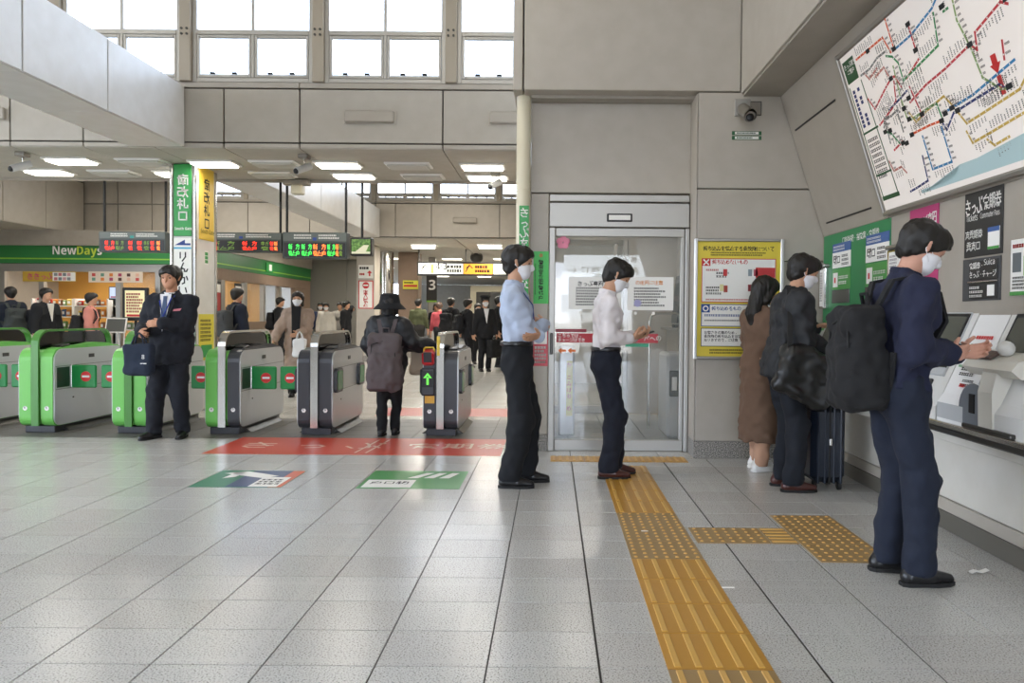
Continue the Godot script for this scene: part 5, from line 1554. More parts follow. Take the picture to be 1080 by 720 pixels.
# ---------------------------------------------------------------- convenience shop behind the gates
func build_shop() -> void:
	var z := -17.0
	var s := thing("convenience_shop", "convenience shop with green fascia behind the ticket gates", "shop", Vector3.ZERO)
	mat("fascia green", hexc("2c7d3f"), 0.4)
	mat("fascia lime", hexc("8cc63f"), 0.4)
	part(s, "fascia", mb().span(v3(-14, 2.38, z + 0.05), v3(-8.2, 2.79, z - 0.3), 0.01), M["fascia green"])
	part(s, "lime_stripe", mb().span(v3(-14, 2.475, z + 0.051), v3(-8.2, 2.505, z + 0.056)), M["fascia lime"])
	part(s, "side_fascia", mb().span(v3(-8.5, 2.38, z), v3(-8.15, 2.79, -25), 0.01), M["fascia green"])
	part(s, "lime_stripe", mb().span(v3(-8.149, 2.475, z), v3(-8.144, 2.505, -25)), M["fascia lime"])
	part(s, "canopy_top", mb().span(v3(-14, 2.79, z + 0.1), v3(-8.1, 3.14, -25)), M["panel grey"])
	var t := mb()
	var wn := latin(t, "New", v3(-11.42, 2.52, z + 0.07), R, U, 0.19, true)
	part(s, "shop_name", t, M["paper"])
	t = mb()
	var wd := latin(t, "Day", v3(-11.42 + wn + 0.01, 2.52, z + 0.07), R, U, 0.19, true)
	part(s, "shop_name", t, mat("name lime", hexc("c5dc4a"), 0.4))
	t = mb()
	latin(t, "s", v3(-11.42 + wn + wd + 0.02, 2.52, z + 0.07), R, U, 0.19, true)
	part(s, "shop_name", t, M["paper"])
	# front: head panel, posts, sill, glass, warm interior
	part(s, "head_panel", mb().span(v3(-14, 2.2, z), v3(-8.2, 2.38, z - 0.1), 0.004), M["steel"])
	for x in [-13.9, -12.62, -11.72, -9.96, -9.05, -8.3]:
		part(s, "post", mb().span(v3(x - 0.06, 0, z + 0.02), v3(x + 0.06, 2.2, z - 0.1), 0.006), M["steel"])
	part(s, "corner_panel", mb().span(v3(-8.95, 0, z), v3(-8.2, 2.2, z - 0.1), 0.004), M["brown panel"])
	for q in [[-13.84, -12.68], [-12.56, -11.78], [-9.9, -9.11]]:
		part(s, "glass_pane", mb().span(v3(q[0], 0.5, z - 0.04), v3(q[1], 2.2, z - 0.05)), M["glass"])
		part(s, "sill_panel", mb().span(v3(q[0], 0, z), v3(q[1], 0.5, z - 0.08), 0.004), M["steel"])
	mat("shop wall", hexc("d9a350"), 0.6)
	part(s, "rear_wall", mb().span(v3(-14, 0, -21), v3(-8.3, 2.6, -21.2)), M["shop wall"])
	part(s, "shop_ceiling", mb().span(v3(-14, 2.42, z - 0.3), v3(-8.3, 2.5, -24.9)), M["white"])
	part(s, "side_sill", mb().span(v3(-8.3, 0, z - 0.1), v3(-8.16, 1.05, -25), 0.004), M["brown panel"])
	part(s, "side_head", mb().span(v3(-8.3, 2.1, z - 0.1), v3(-8.16, 2.38, -25), 0.004), M["brown panel"])
	for q in [[-17.1, -17.7], [-18.3, -18.5], [-19.7, -19.85], [-21.0, -21.12], [-22.2, -22.35], [-23.5, -25.0]]:
		part(s, "side_pier", mb().span(v3(-8.3, 1.05, q[0]), v3(-8.17, 2.1, q[1]), 0.004), M["brown panel"] if q[1] < -24 or q[0] > -17.2 else M["steel"])
	for q in [[-17.7, -18.3], [-18.5, -19.7], [-19.85, -21.0], [-21.12, -22.2], [-22.35, -23.5]]:
		part(s, "side_glass", mb().span(v3(-8.24, 1.05, q[0]), v3(-8.23, 2.1, q[1])), M["glass"])
	for q in [[-12.5, -18.2], [-10.6, -18.2], [-9.2, -18.4], [-12.0, -20], [-9.6, -20], [-9.4, -22.5]]:
		fixture("warm ceiling light inside the shop, %s" % {-12.5: "behind the far window", -10.6: "over the doorway", -9.2: "behind the poster stand", -12.0: "left at the rear", -9.6: "right at the rear", -9.4: "beside the side windows"}[q[0]], q[0], q[1], 2.42, true, 1.2, 0.25, 1.1)
	# banners over the doorway
	for q in [[-11.52, 1.22, 0.23, "mustard", "caa63a", "mustard shop banner with pink lettering over the entrance"], [-10.0, 1.24, 0.25, "cream", "e7d6c4", "pale shop banner with rows of food pictures"]]:
		var b := thing("shop_banner", q[5], "banner", v3(q[0], 2.08, z + 0.03))
		board(b, "sheet", v3(0, 0, 0.01), q[1], q[2], R, U, 0.008, mat("banner " + q[3], hexc(q[4]), 0.5))
		var cols := ["c9514a", "6d9a86", "d9803c", "b24a68", "5a3a32", "e4b8a0"]
		if q[3] == "mustard":
			t = mb()
			write(t, "春きっぷ".replace("春", "き"), v3(-0.5, 0.07, 0.0112), R, U, 0.14, 0.12)
			part(b, "lettering", t, mat("banner pink", hexc("d0447c"), 0.5))
			part(b, "print_field", mb().box(v3(0.34, 0, 0.011), v3(0.52, 0.2, 0.002)), M["paper"])
			cols = ["8a8f94", "c7757c", "7a848a", "d6a0a4"]
		for k in cols.size():
			for j in 2:
				part(b, "picture", mb().box(v3((-0.52 if q[3] == "cream" else 0.13) + (0.1 if q[3] == "mustard" else 0.2) * k + 0.02, 0.05 - 0.1 * j, 0.0125), v3(0.08, 0.07, 0.002), 0.0008), mat("picture " + cols[(k + j) % cols.size()], hexc(cols[(k + j) % cols.size()]), 0.6))
	# digital poster on stand
	var d := thing("digital_poster", "black framed lit poster stand at the shop front", "poster stand", v3(-9.42, 0, z + 0.25))
	part(d, "case", mb().box(v3(0, 1.46, 0), v3(0.58, 0.75, 0.08), 0.015), M["black"])
	part(d, "picture", mb().box(v3(0, 1.47, 0.042), v3(0.44, 0.6, 0.004)), glow("poster picture", hexc("d8cba2"), 0.5))
	t = mb()
	small_print(t, v3(-0.19, 1.72, 0.046), R, U, 0.38, 0.46, 7, 110, 0.9)
	part(d, "lettering", t, mat("poster brick", hexc("b0433f"), 0.5))
	part(d, "foot_bar", mb().box(v3(0, 1.205, 0.045), v3(0.36, 0.05, 0.003)), M["red"])
	part(d, "stand", mb().tube([v3(0, 0, 0), v3(0, 1.1, 0)], 0.03, 10), M["black metal"])
	part(d, "foot", mb().box(v3(0, 0.015, 0), v3(0.45, 0.03, 0.35), 0.008), M["black metal"])
	var a := thing("easel_board", "small grey picture board leaning beside the poster stand", "board", v3(-9.72, 0.0, z + 0.5))
	part(a, "frame", mb().box(v3(0, 0.98, 0), v3(0.46, 0.34, 0.03), 0.006, Basis(R, -0.25)), M["white"])
	part(a, "picture", mb().box(v3(0, 0.98, 0.0) + Basis(R, -0.25) * v3(0, 0, 0.016), v3(0.41, 0.29, 0.003), 0.001, Basis(R, -0.25)), mat("board slate", hexc("5d5f5c"), 0.6))
	for x in [-0.2, 0.2]:
		part(a, "leg", mb().tube([v3(x, 0.0, 0.08), v3(x, 0.85, 0.03)], 0.012, 8), M["white"])
	part(a, "leg", mb().tube([v3(0, 0.0, -0.2), v3(0, 1.0, -0.02)], 0.012, 8), M["white"])
	# hanging screen in the doorway
	var hsn := thing("shop_screen", "small lit screen hanging inside the shop doorway", "screen", v3(-10.42, 1.73, z - 0.7))
	part(hsn, "case", mb().box(Vector3.ZERO, v3(0.34, 0.32, 0.05), 0.01), M["black"])
	part(hsn, "picture", mb().box(v3(0, 0.01, 0.026), v3(0.29, 0.26, 0.004)), glow("screen blue", hexc("c3cfe6"), 0.6))
	part(hsn, "red_bar", mb().box(v3(0, -0.09, 0.029), v3(0.24, 0.03, 0.003)), M["red"])
	part(hsn, "hanger", mb().tube([v3(0, 0.15, 0), v3(0, 0.69, 0)], 0.012, 8), M["black metal"])
	# shelves with goods
	var goods_cols := ["c0392b", "d98a3a", "e4c45a", "8a5a3c", "b8b2a4", "6b8f4e", "c9727a", "3f5f8a"]
	var spots := [[-11.1, -18.0, 0.8, "wall rack of orange and red snacks inside the shop"], [-10.25, -18.2, 0.9, "pale shelf rack right of the shop doorway"], [-12.3, -18.4, 1.0, "shelf rack behind the shop window at the far left"], [-9.45, -18.6, 0.9, "shelf rack behind the digital poster"]]
	var r := RandomNumberGenerator.new()
	r.seed = 17
	for q in spots:
		var k := thing("shop_shelf", q[3], "shelf", v3(q[0], 0, q[1]))
		for x in [-1.0, 1.0]:
			part(k, "upright", mb().box(v3(x * q[2] / 2, 0.8, 0), v3(0.03, 1.6, 0.4), 0.004), M["white"])
		for y in [0.1, 0.5, 0.85, 1.15, 1.42]:
			part(k, "shelf_board", mb().box(v3(0, y, 0), v3(q[2] - 0.034, 0.025, 0.4), 0.004), M["white"])
		var n := 0
		for y in [0.5, 0.85, 1.15, 1.42]:
			var x: float = -q[2] / 2 + 0.09
			n = 0
			while x < q[2] / 2 - 0.08:
				var hh := r.randf_range(0.1, 0.2)
				var ww := r.randf_range(0.08, 0.13)
				var cl: String = goods_cols[r.randi() % (4 if q[0] == -11.1 else 8)]
				var lab := "%s snack pack, %s on the %s shelf of the %s" % [{"c0392b": "red", "d98a3a": "orange", "e4c45a": "yellow", "8a5a3c": "brown", "b8b2a4": "grey", "6b8f4e": "green", "c9727a": "pink", "3f5f8a": "blue"}[cl], ORD[n], {0.5: "lowest", 0.85: "second", 1.15: "third", 1.42: "top"}[y], {-11.1: "snack rack", -10.25: "pale rack", -12.3: "window rack", -9.45: "poster rack"}[q[0]]]
				var o := thing("snack_pack", lab, "snack pack", v3(q[0] + x, y + 0.0125, q[1] + 0.06), 0.0, "goods on the shop shelves")
				part(o, "bag", mb().box(v3(0, hh / 2, 0), v3(ww, hh, 0.1), 0.02), mat("goods " + cl, hexc(cl), 0.4))
				part(o, "label_patch", mb().box(v3(0, hh * 0.5, 0.051), v3(ww * 0.6, hh * 0.4, 0.003)), M["paper"])
				x += ww + 0.03
				n += 1
	# posters on the side wall
	for q in [[-18.0, "narrow red and black poster on the shop side window"], [-19.2, "dark narrow poster further along the shop side window"]]:
		var p := thing("window_poster", q[1], "poster", v3(-8.15, 1.55, q[0]), PI / 2)
		board(p, "sheet", v3(0, 0, 0.01), 0.42, 1.0, R, U, 0.01, M["black"])
		part(p, "red_field", mb().box(v3(0, -0.05, 0.011), v3(0.34, 0.55, 0.003)), mat("poster crimson", hexc("a3312f"), 0.5))
		part(p, "pale_field", mb().box(v3(0, 0.33, 0.011), v3(0.34, 0.2, 0.003)), M["paper"])
	var es := thing("exit_sign", "small green exit sign on the shop side fascia", "sign", v3(-8.14, 2.6, -21.3), PI / 2)
	board(es, "plate", v3(0, 0, 0.02), 0.5, 0.26, R, U, 0.02, M["sign green"])
	part(es, "figure", mb().box(v3(0.05, 0, 0.021), v3(0.2, 0.18, 0.003)), M["paper"])

# ---------------------------------------------------------------- things in the far passage
func build_far_things() -> void:
	# grey wall end and pillars
	var gw := setting("wall_passage", "grey wall beside the shop at the far end", "wall")
	part(gw, "panel", mb().span(v3(-8.6, 0, -25.2), v3(-7.0, 3.14, -25.5), 0.01), mat("grey cladding", hexc("8d8b85"), 0.5))
	part(gw, "panel", mb().span(v3(-6.98, 0, -25.2), v3(-6.2, 3.14, -25.5), 0.01), M["grey cladding"])
	var p := thing("passage_pillar", "pale pillar with red no entry notices in the passage", "pillar", v3(-5.04, 0, -20.3))
	part(p, "shaft", mb().box(v3(0, 1.57, 0), v3(0.5, 3.14, 0.6), 0.015), M["panel"])
	part(p, "plinth", mb().box(v3(0, 0.08, 0), v3(0.53, 0.16, 0.63), 0.006), M["granite"])
	var n := thing("notice_plate", "white notice with red upward arrow on the pale pillar", "notice", v3(-5.03, 2.43, -20.0))
	board(n, "sheet", v3(0, 0, 0.006), 0.4, 0.36, R, U, 0.005, M["paper"])
	var t := mb()
	t.face([v3(0.1, 0.03, 0.008), v3(0.03, -0.04, 0.008), v3(0.17, -0.04, 0.008)], Vector3.BACK)
	t.line(v3(0.1, -0.04, 0.008), v3(0.1, -0.12, 0.008), 0.04, Vector3.BACK, 0.0)
	small_print(t, v3(-0.17, -0.03, 0.008), R, U, 0.17, 0.08, 1, 120, 1.0)
	part(n, "arrow", t, M["red"])
	t = mb()
	small_print(t, v3(-0.17, 0.14, 0.008), R, U, 0.34, 0.09, 1, 121, 1.0)
	part(n, "lettering", t, M["ink"])
	var ne := thing("no_entry_notice", "red bordered no entry notice on the pale pillar", "notice", v3(-5.03, 1.81, -20.0))
	board(ne, "rim", v3(0, 0, 0.006), 0.4, 0.76, R, U, 0.005, M["red"])
	part(ne, "sheet", mb().box(v3(0, 0, 0.007), v3(0.35, 0.71, 0.003)), M["paper"])
	part(ne, "disc", mb().lathe([Vector2(0, 0.002), Vector2(0.09, 0.002), Vector2(0.09, 0)], v3(0, 0.25, 0.0085), 18, Basis(R, PI / 2)), M["red"])
	part(ne, "disc_bar", mb().box(v3(0, 0.25, 0.0115), v3(0.13, 0.035, 0.002)), M["paper"])
	t = mb()
	write(t, "進入禁止", v3(-0.06, 0.12, 0.009), R, U, 0.12, 0.14, true, 0.95)
	part(ne, "lettering", t, M["red"])
	var s := thing("steel_pillar", "shiny steel clad column next to the pale pillar", "pillar", v3(-4.95, 0, -22.0))
	part(s, "shaft", mb().lathe([Vector2(0.24, 0), Vector2(0.24, 3.13)], Vector3.ZERO, 24), M["chrome"])
	part(s, "foot", mb().lathe([Vector2(0.27, 0), Vector2(0.27, 0.15), Vector2(0.24, 0.16)], Vector3.ZERO, 24), M["dark steel"])
	var c := thing("passage_pillar", "tan square pillar with small yellow sign", "pillar", v3(-4.3, 0, -22.4))
	part(c, "shaft", mb().box(v3(0, 1.57, 0), v3(0.6, 3.14, 0.6), 0.015), M["brown panel"])
	part(c, "plinth", mb().box(v3(0, 0.08, 0), v3(0.63, 0.16, 0.63), 0.006), M["granite"])
	var y := thing("yellow_sign", "yellow sign with red bar on the tan pillar", "sign", v3(-4.22, 2.17, -22.08))
	board(y, "plate", v3(0, 0, 0.01), 0.46, 0.26, R, U, 0.01, mat("lemon", hexc("e6e04a"), 0.4))
	part(y, "red_bar", mb().box(v3(0, -0.03, 0.012), v3(0.4, 0.06, 0.003)), M["red"])
	t = mb()
	small_print(t, v3(-0.19, 0.1, 0.012), R, U, 0.38, 0.07, 1, 122, 1.0)
	part(y, "lettering", t, M["ink"])
	for q in [[-5.42, "4", "black platform sign with white number four"], [-3.9, "3", "black platform sign with white number three"]]:
		var k := thing("platform_sign", q[2], "sign", v3(q[0], 0, -24.0))
		board(k, "panel", v3(0, 2.25, 0.03), 0.34 if q[1] == "3" else 0.28, 1.1, R, U, 0.06, M["sign black"])
		part(k, "green_foot", mb().box(v3(0, 1.72, 0.033), v3(0.33, 0.05, 0.004)), M["fascia lime"])
		t = mb()
		latin(t, q[1], v3(-0.09, 1.98, 0.034), R, U, 0.32, true)
		part(k, "number", t, M["paper"])
		part(k, "post", mb().box(v3(0, 1.57, -0.08), v3(0.24, 3.14, 0.16), 0.01), M["steel"])
	var o := thing("direction_sign", "long overhead direction sign in white and orange", "sign", v3(-2.1, 2.39, -21.0))
	part(o, "case", mb().span(v3(-1.72, 0, -0.1), v3(1.3, 0.39, 0.06), 0.01), M["black"])
	part(o, "white_panel", mb().span(v3(-1.68, 0.05, 0.055), v3(-0.42, 0.34, 0.064)), glow("sign white", hexc("d9dfd4"), 0.12))
	part(o, "orange_panel", mb().span(v3(-0.4, 0.05, 0.055), v3(0.42, 0.34, 0.064)), glow("sign orange", hexc("e08a22"), 0.2))
	part(o, "white_panel", mb().span(v3(0.44, 0.05, 0.055), v3(1.26, 0.34, 0.064)), M["sign white"])
	t = mb()
	write(t, "↑", v3(-1.6, 0.3, 0.066), R, U, 0.2, 0.14)
	latin(t, "4·3", v3(-1.2, 0.11, 0.066), R, U, 0.18, true)
	small_print(t, v3(-0.88, 0.31, 0.066), R, U, 0.42, 0.23, 2, 123, 0.9)
	write(t, "↑", v3(-0.34, 0.3, 0.066), R, U, 0.2, 0.14)
	small_print(t, v3(-0.08, 0.31, 0.066), R, U, 0.46, 0.23, 2, 124, 0.9)
	part(o, "lettering", t, M["ink"])
	part(o, "line_mark", mb().span(v3(-1.33, 0.07, 0.0645), v3(-1.26, 0.32, 0.067)), M["fascia lime"])
	for x in [-1.68, -0.35, 1.0]:
		part(o, "hanger", mb().tube([v3(x, 0.38, -0.02), v3(x, 0.77, -0.02)], 0.02, 8), M["dark steel"])
	# door frame at the end
	var df := setting("door_3", "white framed doorway at the end of the passage", "door")
	part(df, "jamb", mb().span(v3(-4.2, 0, -38), v3(-3.9, 2.5, -38.2), 0.01), M["cream"])
	part(df, "jamb", mb().span(v3(-0.7, 0, -38), v3(-0.4, 2.5, -38.2), 0.01), M["cream"])
	part(df, "head", mb().span(v3(-4.2, 2.5, -38), v3(-0.4, 2.8, -38.2), 0.01), M["cream"])
	part(df, "leaf", mb().span(v3(-3.9, 0, -38.05), v3(-3.2, 2.5, -38.15), 0.01), M["dark steel"])
	var ho := thing("ceiling_dome", "dark round ceiling sensor behind the direction sign", "ceiling sensor", v3(-2.3, 3.15, -22.5))
	part(ho, "dome", mb().ball(v3(0, -0.12, 0), v3(0.2, 0.18, 0.2), 14), M["dark steel"])
	part(ho, "mount", mb().box(v3(0, -0.02, 0), v3(0.3, 0.04, 0.3), 0.01), M["panel grey"])

func build_bits() -> void:
	var a := thing("paper_scrap", "crumpled white paper scrap on the floor by the skirting", "litter", v3(2.12, 0, -3.63))
	part(a, "sheet", mb().band([v3(-0.05, 0.008, 0.01), v3(-0.02, 0.014, 0), v3(0.01, 0.008, 0.0), v3(0.05, 0.016, -0.012)], Vector3.BACK, 0.03, 0.004), M["paper"])
	for q in [[0.82, -3.41, "white tape mark on the floor right of the yellow path"], [0.55, -4.28, "small white scrap lying on the tactile dots"]]:
		var s := thing("tape_mark", q[2], "litter", v3(q[0], 0.0 if q[0] > 0.8 else 0.0085, q[1]))
		part(s, "strip", mb().box(v3(0, 0.001, 0), v3(0.075 if q[0] > 0.8 else 0.04, 0.002, 0.014), 0.0005), M["paper"])

# ---------------------------------------------------------------- smooth solids meshed as surface nets
class Field:
	var o: Vector3
	var s: float
	var nx: int
	var ny: int
	var nz: int
	var f: PackedFloat32Array

	func _init(lo: Vector3, hi: Vector3, cell: float) -> void:
		s = cell
		o = lo - Vector3.ONE * cell * 2.0
		var d := (hi - lo) / cell
		nx = int(ceil(d.x)) + 5
		ny = int(ceil(d.y)) + 5
		nz = int(ceil(d.z)) + 5
		f = PackedFloat32Array()
		f.resize(nx * ny * nz)
		f.fill(1.0)

	# tapered capsule joined smoothly; ez squeezes its depth (z); inside = true digs it out instead
	func cap(a: Vector3, b: Vector3, ra: float, rb: float, k := 0.03, ez := 1.0, dig := false) -> void:
		var m := maxf(ra, rb) + k + s * 2.5
		var lo := (a.min(b) - Vector3.ONE * m - o) / s
		var hi := (a.max(b) + Vector3.ONE * m - o) / s
		var x0 := maxi(0, int(lo.x))
		var x1 := mini(nx - 1, int(hi.x) + 1)
		var y0 := maxi(0, int(lo.y))
		var y1 := mini(ny - 1, int(hi.y) + 1)
		var z0 := maxi(0, int(lo.z))
		var z1 := mini(nz - 1, int(hi.z) + 1)
		var iz := 1.0 / ez
		var ab := b - a
		ab.z *= iz
		var inv := 1.0 / maxf(ab.length_squared(), 1e-9)
		var dr := rb - ra
		for z in range(z0, z1 + 1):
			var pz := (o.z + z * s - a.z) * iz
			for y in range(y0, y1 + 1):
				var py := o.y + y * s - a.y
				var row := (z * ny + y) * nx
				for x in range(x0, x1 + 1):
					var p := Vector3(o.x + x * s - a.x, py, pz)
					var t := clampf(p.dot(ab) * inv, 0.0, 1.0)
					var d := ((p - ab * t).length() - ra - dr * t) * ez
					var i := row + x
					if dig:
						d = -d
						var g := f[i]
						var h := maxf(k - absf(g - d), 0.0)
						f[i] = maxf(g, d) + h * h / (4.0 * k)
					elif d < m:
						var g := f[i]
						var h := maxf(k - absf(g - d), 0.0)
						f[i] = minf(g, d) - h * h / (4.0 * k)

	# rounded box
	func block(c: Vector3, half: Vector3, r: float, k := 0.02, b := Basis.IDENTITY) -> void:
		var m := half.length() + r + k + s * 2.5
		var lo := (c - Vector3.ONE * m - o) / s
		var hi := (c + Vector3.ONE * m - o) / s
		var bi := b.inverse()
		for z in range(maxi(0, int(lo.z)), mini(nz - 1, int(hi.z) + 1) + 1):
			for y in range(maxi(0, int(lo.y)), mini(ny - 1, int(hi.y) + 1) + 1):
				var row := (z * ny + y) * nx
				for x in range(maxi(0, int(lo.x)), mini(nx - 1, int(hi.x) + 1) + 1):
					var p := (bi * (o + Vector3(x, y, z) * s - c)).abs() - half
					var d := p.max(Vector3.ZERO).length() + minf(maxf(p.x, maxf(p.y, p.z)), 0.0) - r
					var i := row + x
					var g := f[i]
					var h := maxf(k - absf(g - d), 0.0)
					f[i] = minf(g, d) - h * h / (4.0 * k)

	# keep only the side the normal points to
	func clip(pt: Vector3, nrm: Vector3) -> void:
		var n := nrm.normalized()
		for z in nz:
			for y in ny:
				var row := (z * ny + y) * nx
				var base := (Vector3(o.x, o.y + y * s, o.z + z * s) - pt).dot(n)
				var step := n.x * s
				for x in nx:
					var d := -(base + step * x)
					var i := row + x
					if d > f[i]:
						f[i] = d

	func rough(noise: FastNoiseLite, amp: float, stretch := Vector3.ONE) -> void:
		var lim := s * 4.0 + amp
		for z in nz:
			for y in ny:
				var row := (z * ny + y) * nx
				for x in nx:
					var g := f[row + x]
					if absf(g) < lim:
						f[row + x] = g + amp * noise.get_noise_3d((o.x + x * s) * stretch.x, (o.y + y * s) * stretch.y, (o.z + z * s) * stretch.z)

	func nets(vs: PackedVector3Array, ix: PackedInt32Array) -> void:
		var at := PackedInt32Array()
		at.resize(nx * ny * nz)
		at.fill(-1)
		var dy := nx
		var dz := nx * ny
		var lim := s * 4.0
		var off := [0, 1, dy, dy + 1, dz, dz + 1, dz + dy, dz + dy + 1]
		var ea := [0, 2, 4, 6, 0, 1, 4, 5, 0, 1, 2, 3]
		var eb := [1, 3, 5, 7, 2, 3, 6, 7, 4, 5, 6, 7]
		var cv := PackedFloat32Array()
		cv.resize(8)
		for z in range(1, nz - 1):
			for y in range(1, ny - 1):
				var row := (z * ny + y) * nx
				for x in range(1, nx - 1):
					var i := row + x
					var v0 := f[i]
					if v0 > lim or v0 < -lim:
						continue
					var mask := 0
					for k in 8:
						var q := f[i + off[k]]
						cv[k] = q
						if q < 0.0:
							mask |= 1 << k
					if mask == 0 or mask == 255:
						continue
					var p := Vector3.ZERO
					var n := 0
					for e in 12:
						var a: int = ea[e]
						var b: int = eb[e]
						if ((mask >> a) & 1) != ((mask >> b) & 1):
							var t := cv[a] / (cv[a] - cv[b])
							var pa := Vector3(a & 1, (a >> 1) & 1, a >> 2)
							var pb := Vector3(b & 1, (b >> 1) & 1, b >> 2)
							p += pa.lerp(pb, t)
							n += 1
					at[i] = vs.size()
					vs.append(o + (Vector3(x, y, z) + p / n) * s)
					var inside := (mask & 1) != 0
					if inside != ((mask & 2) != 0):
						quad(ix, at[i], at[i - dy], at[i - dy - dz], at[i - dz], inside)
					if inside != ((mask & 4) != 0):
						quad(ix, at[i], at[i - dz], at[i - dz - 1], at[i - 1], inside)
					if inside != ((mask & 16) != 0):
						quad(ix, at[i], at[i - 1], at[i - 1 - dy], at[i - dy], inside)

	func quad(ix: PackedInt32Array, a: int, b: int, c: int, d: int, inside: bool) -> void:
		if b < 0 or c < 0 or d < 0:
			return
		if inside:
			ix.append_array([a, d, c, a, c, b])
		else:
			ix.append_array([a, b, c, a, c, d])

func solid(fields: Array) -> ArrayMesh:
	var vs := PackedVector3Array()
	var ix := PackedInt32Array()
	for q in fields:
		q.nets(vs, ix)
	var arr := []
	arr.resize(Mesh.ARRAY_MAX)
	arr[Mesh.ARRAY_VERTEX] = vs
	arr[Mesh.ARRAY_INDEX] = ix
	if vs.is_empty():
		return ArrayMesh.new()
	var st := SurfaceTool.new()
	st.create_from_arrays(arr)
	st.generate_normals()
	return st.commit()

# ---------------------------------------------------------------- people
# local axes of a figure: it faces +z, its left hand is at +x
func bend(a: Vector3, c: Vector3, la: float, lb: float, hint: Vector3) -> Vector3:
	var d := c - a
	var l := minf(d.length(), (la + lb) * 0.999)
	var dir := d.normalized()
	var x := (la * la - lb * lb + l * l) / (2.0 * l)
	var h := sqrt(maxf(la * la - x * x, 0.0))
	var side := (hint - dir * hint.dot(dir)).normalized()
	return a + dir * x + side * h

func skeleton(c: Dictionary) -> Dictionary:
	var s: float = c.get("h", 1.72) / 1.75
	var j := {"s": s}
	var lean := Basis(R, c.get("lean", 0.0))
	var p := v3(0, 0.93 * s, c.get("hip", 0.0))
	j.pelvis = p
	j.lean = lean
	j.waist = p + lean * v3(0, 0.15 * s, 0)
	j.chest = p + lean * v3(0, 0.36 * s, 0.0)
	j.neck = p + lean * v3(0, 0.53 * s, -0.01 * s)
	var wide: float = c.get("wide", 1.0)
	j.wide = wide
	var hp := Basis(U, c.get("head_yaw", 0.0)) * Basis(R, c.get("lean", 0.0) * 0.5 + c.get("nod", 0.0))
	j.headb = hp
	j.head = j.neck + lean * v3(0, 0.05 * s, 0.01 * s) + hp * v3(0, 0.115 * s, 0.015 * s)
	var feet: Array = c.get("feet", [[0.09, 0.0], [-0.09, 0.0]])
	var hands: Array = c.get("hands", [v3(0.27, 0.8, 0.06), v3(-0.27, 0.8, 0.06)])
	var hints: Array = c.get("elbows", [v3(0.5, -0.2, -1), v3(-0.5, -0.2, -1)])
	j.sh = []
	j.el = []
	j.wr = []
	j.hip = []
	j.kn = []
	j.an = []
	for k in 2:
		var sg := 1.0 if k == 0 else -1.0
		var sh: Vector3 = p + lean * v3(sg * 0.168 * s * wide, 0.452 * s, -0.01 * s)
		var target: Vector3 = hands[k] * s
		var reach := 0.27 * s + 0.245 * s
		if sh.distance_to(target) > reach * 0.995:
			target = sh + (target - sh).normalized() * reach * 0.995
		j.sh.append(sh)
		j.el.append(bend(sh, target, 0.27 * s, 0.245 * s, hints[k]))
		j.wr.append(target)
		var hi: Vector3 = p + v3(sg * 0.088 * s, -0.03 * s, 0)
		var an := v3(feet[k][0] * s, (0.085 + (feet[k][2] if feet[k].size() > 2 else 0.0)) * s, feet[k][1] * s)
		j.hip.append(hi)
		j.an.append(an)
		j.kn.append(bend(hi, an, 0.42 * s, 0.405 * s, v3(0, 0, 1)))
	return j

func torso_into(f: Field, j: Dictionary, g: float, depth := 0.9, belly := 0.0) -> void:
	var s: float = j.s
	var w: float = j.wide
	var ln: Basis = j.lean
	f.cap(j.pelvis + v3(-0.07 * s * w, -0.02 * s, 0), j.pelvis + v3(0.07 * s * w, -0.02 * s, 0), 0.112 * s + g, 0.112 * s + g, 0.05, depth)
	f.cap(j.waist + ln * v3(-0.06 * s * w, 0, belly * 0.5), j.waist + ln * v3(0.06 * s * w, 0, belly * 0.5), (0.1 + belly) * s + g, (0.1 + belly) * s + g, 0.08, depth)
	f.cap(j.chest + ln * v3(-0.075 * s * w, -0.02 * s, 0), j.chest + ln * v3(0.075 * s * w, -0.02 * s, 0), 0.112 * s + g, 0.112 * s + g, 0.08, depth)
	for x in [-1.0, 1.0]:
		f.cap(j.chest + ln * v3(x * 0.03 * s, 0.1 * s, -0.012 * s), j.chest + ln * v3(x * 0.145 * s * w, 0.075 * s, -0.012 * s), 0.068 * s + g, 0.055 * s + g, 0.05)

func arm_into(f: Field, j: Dictionary, k: int, g: float, cuff := 0.0) -> void:
	var s: float = j.s
	f.cap(j.sh[k], j.el[k], 0.054 * s + g, 0.042 * s + g, 0.04)
	f.cap(j.el[k], j.el[k].lerp(j.wr[k], 1.0 - cuff), 0.042 * s + g, 0.029 * s + g, 0.02)

func leg_into(f: Field, j: Dictionary, k: int, g: float, g2: float, end := 1.0) -> void:
	var s: float = j.s
	f.cap(j.hip[k], j.kn[k], 0.088 * s + g, 0.058 * s + g2, 0.04)
	f.cap(j.kn[k], j.kn[k].lerp(j.an[k], end), 0.057 * s + g2, 0.04 * s + g2, 0.025)

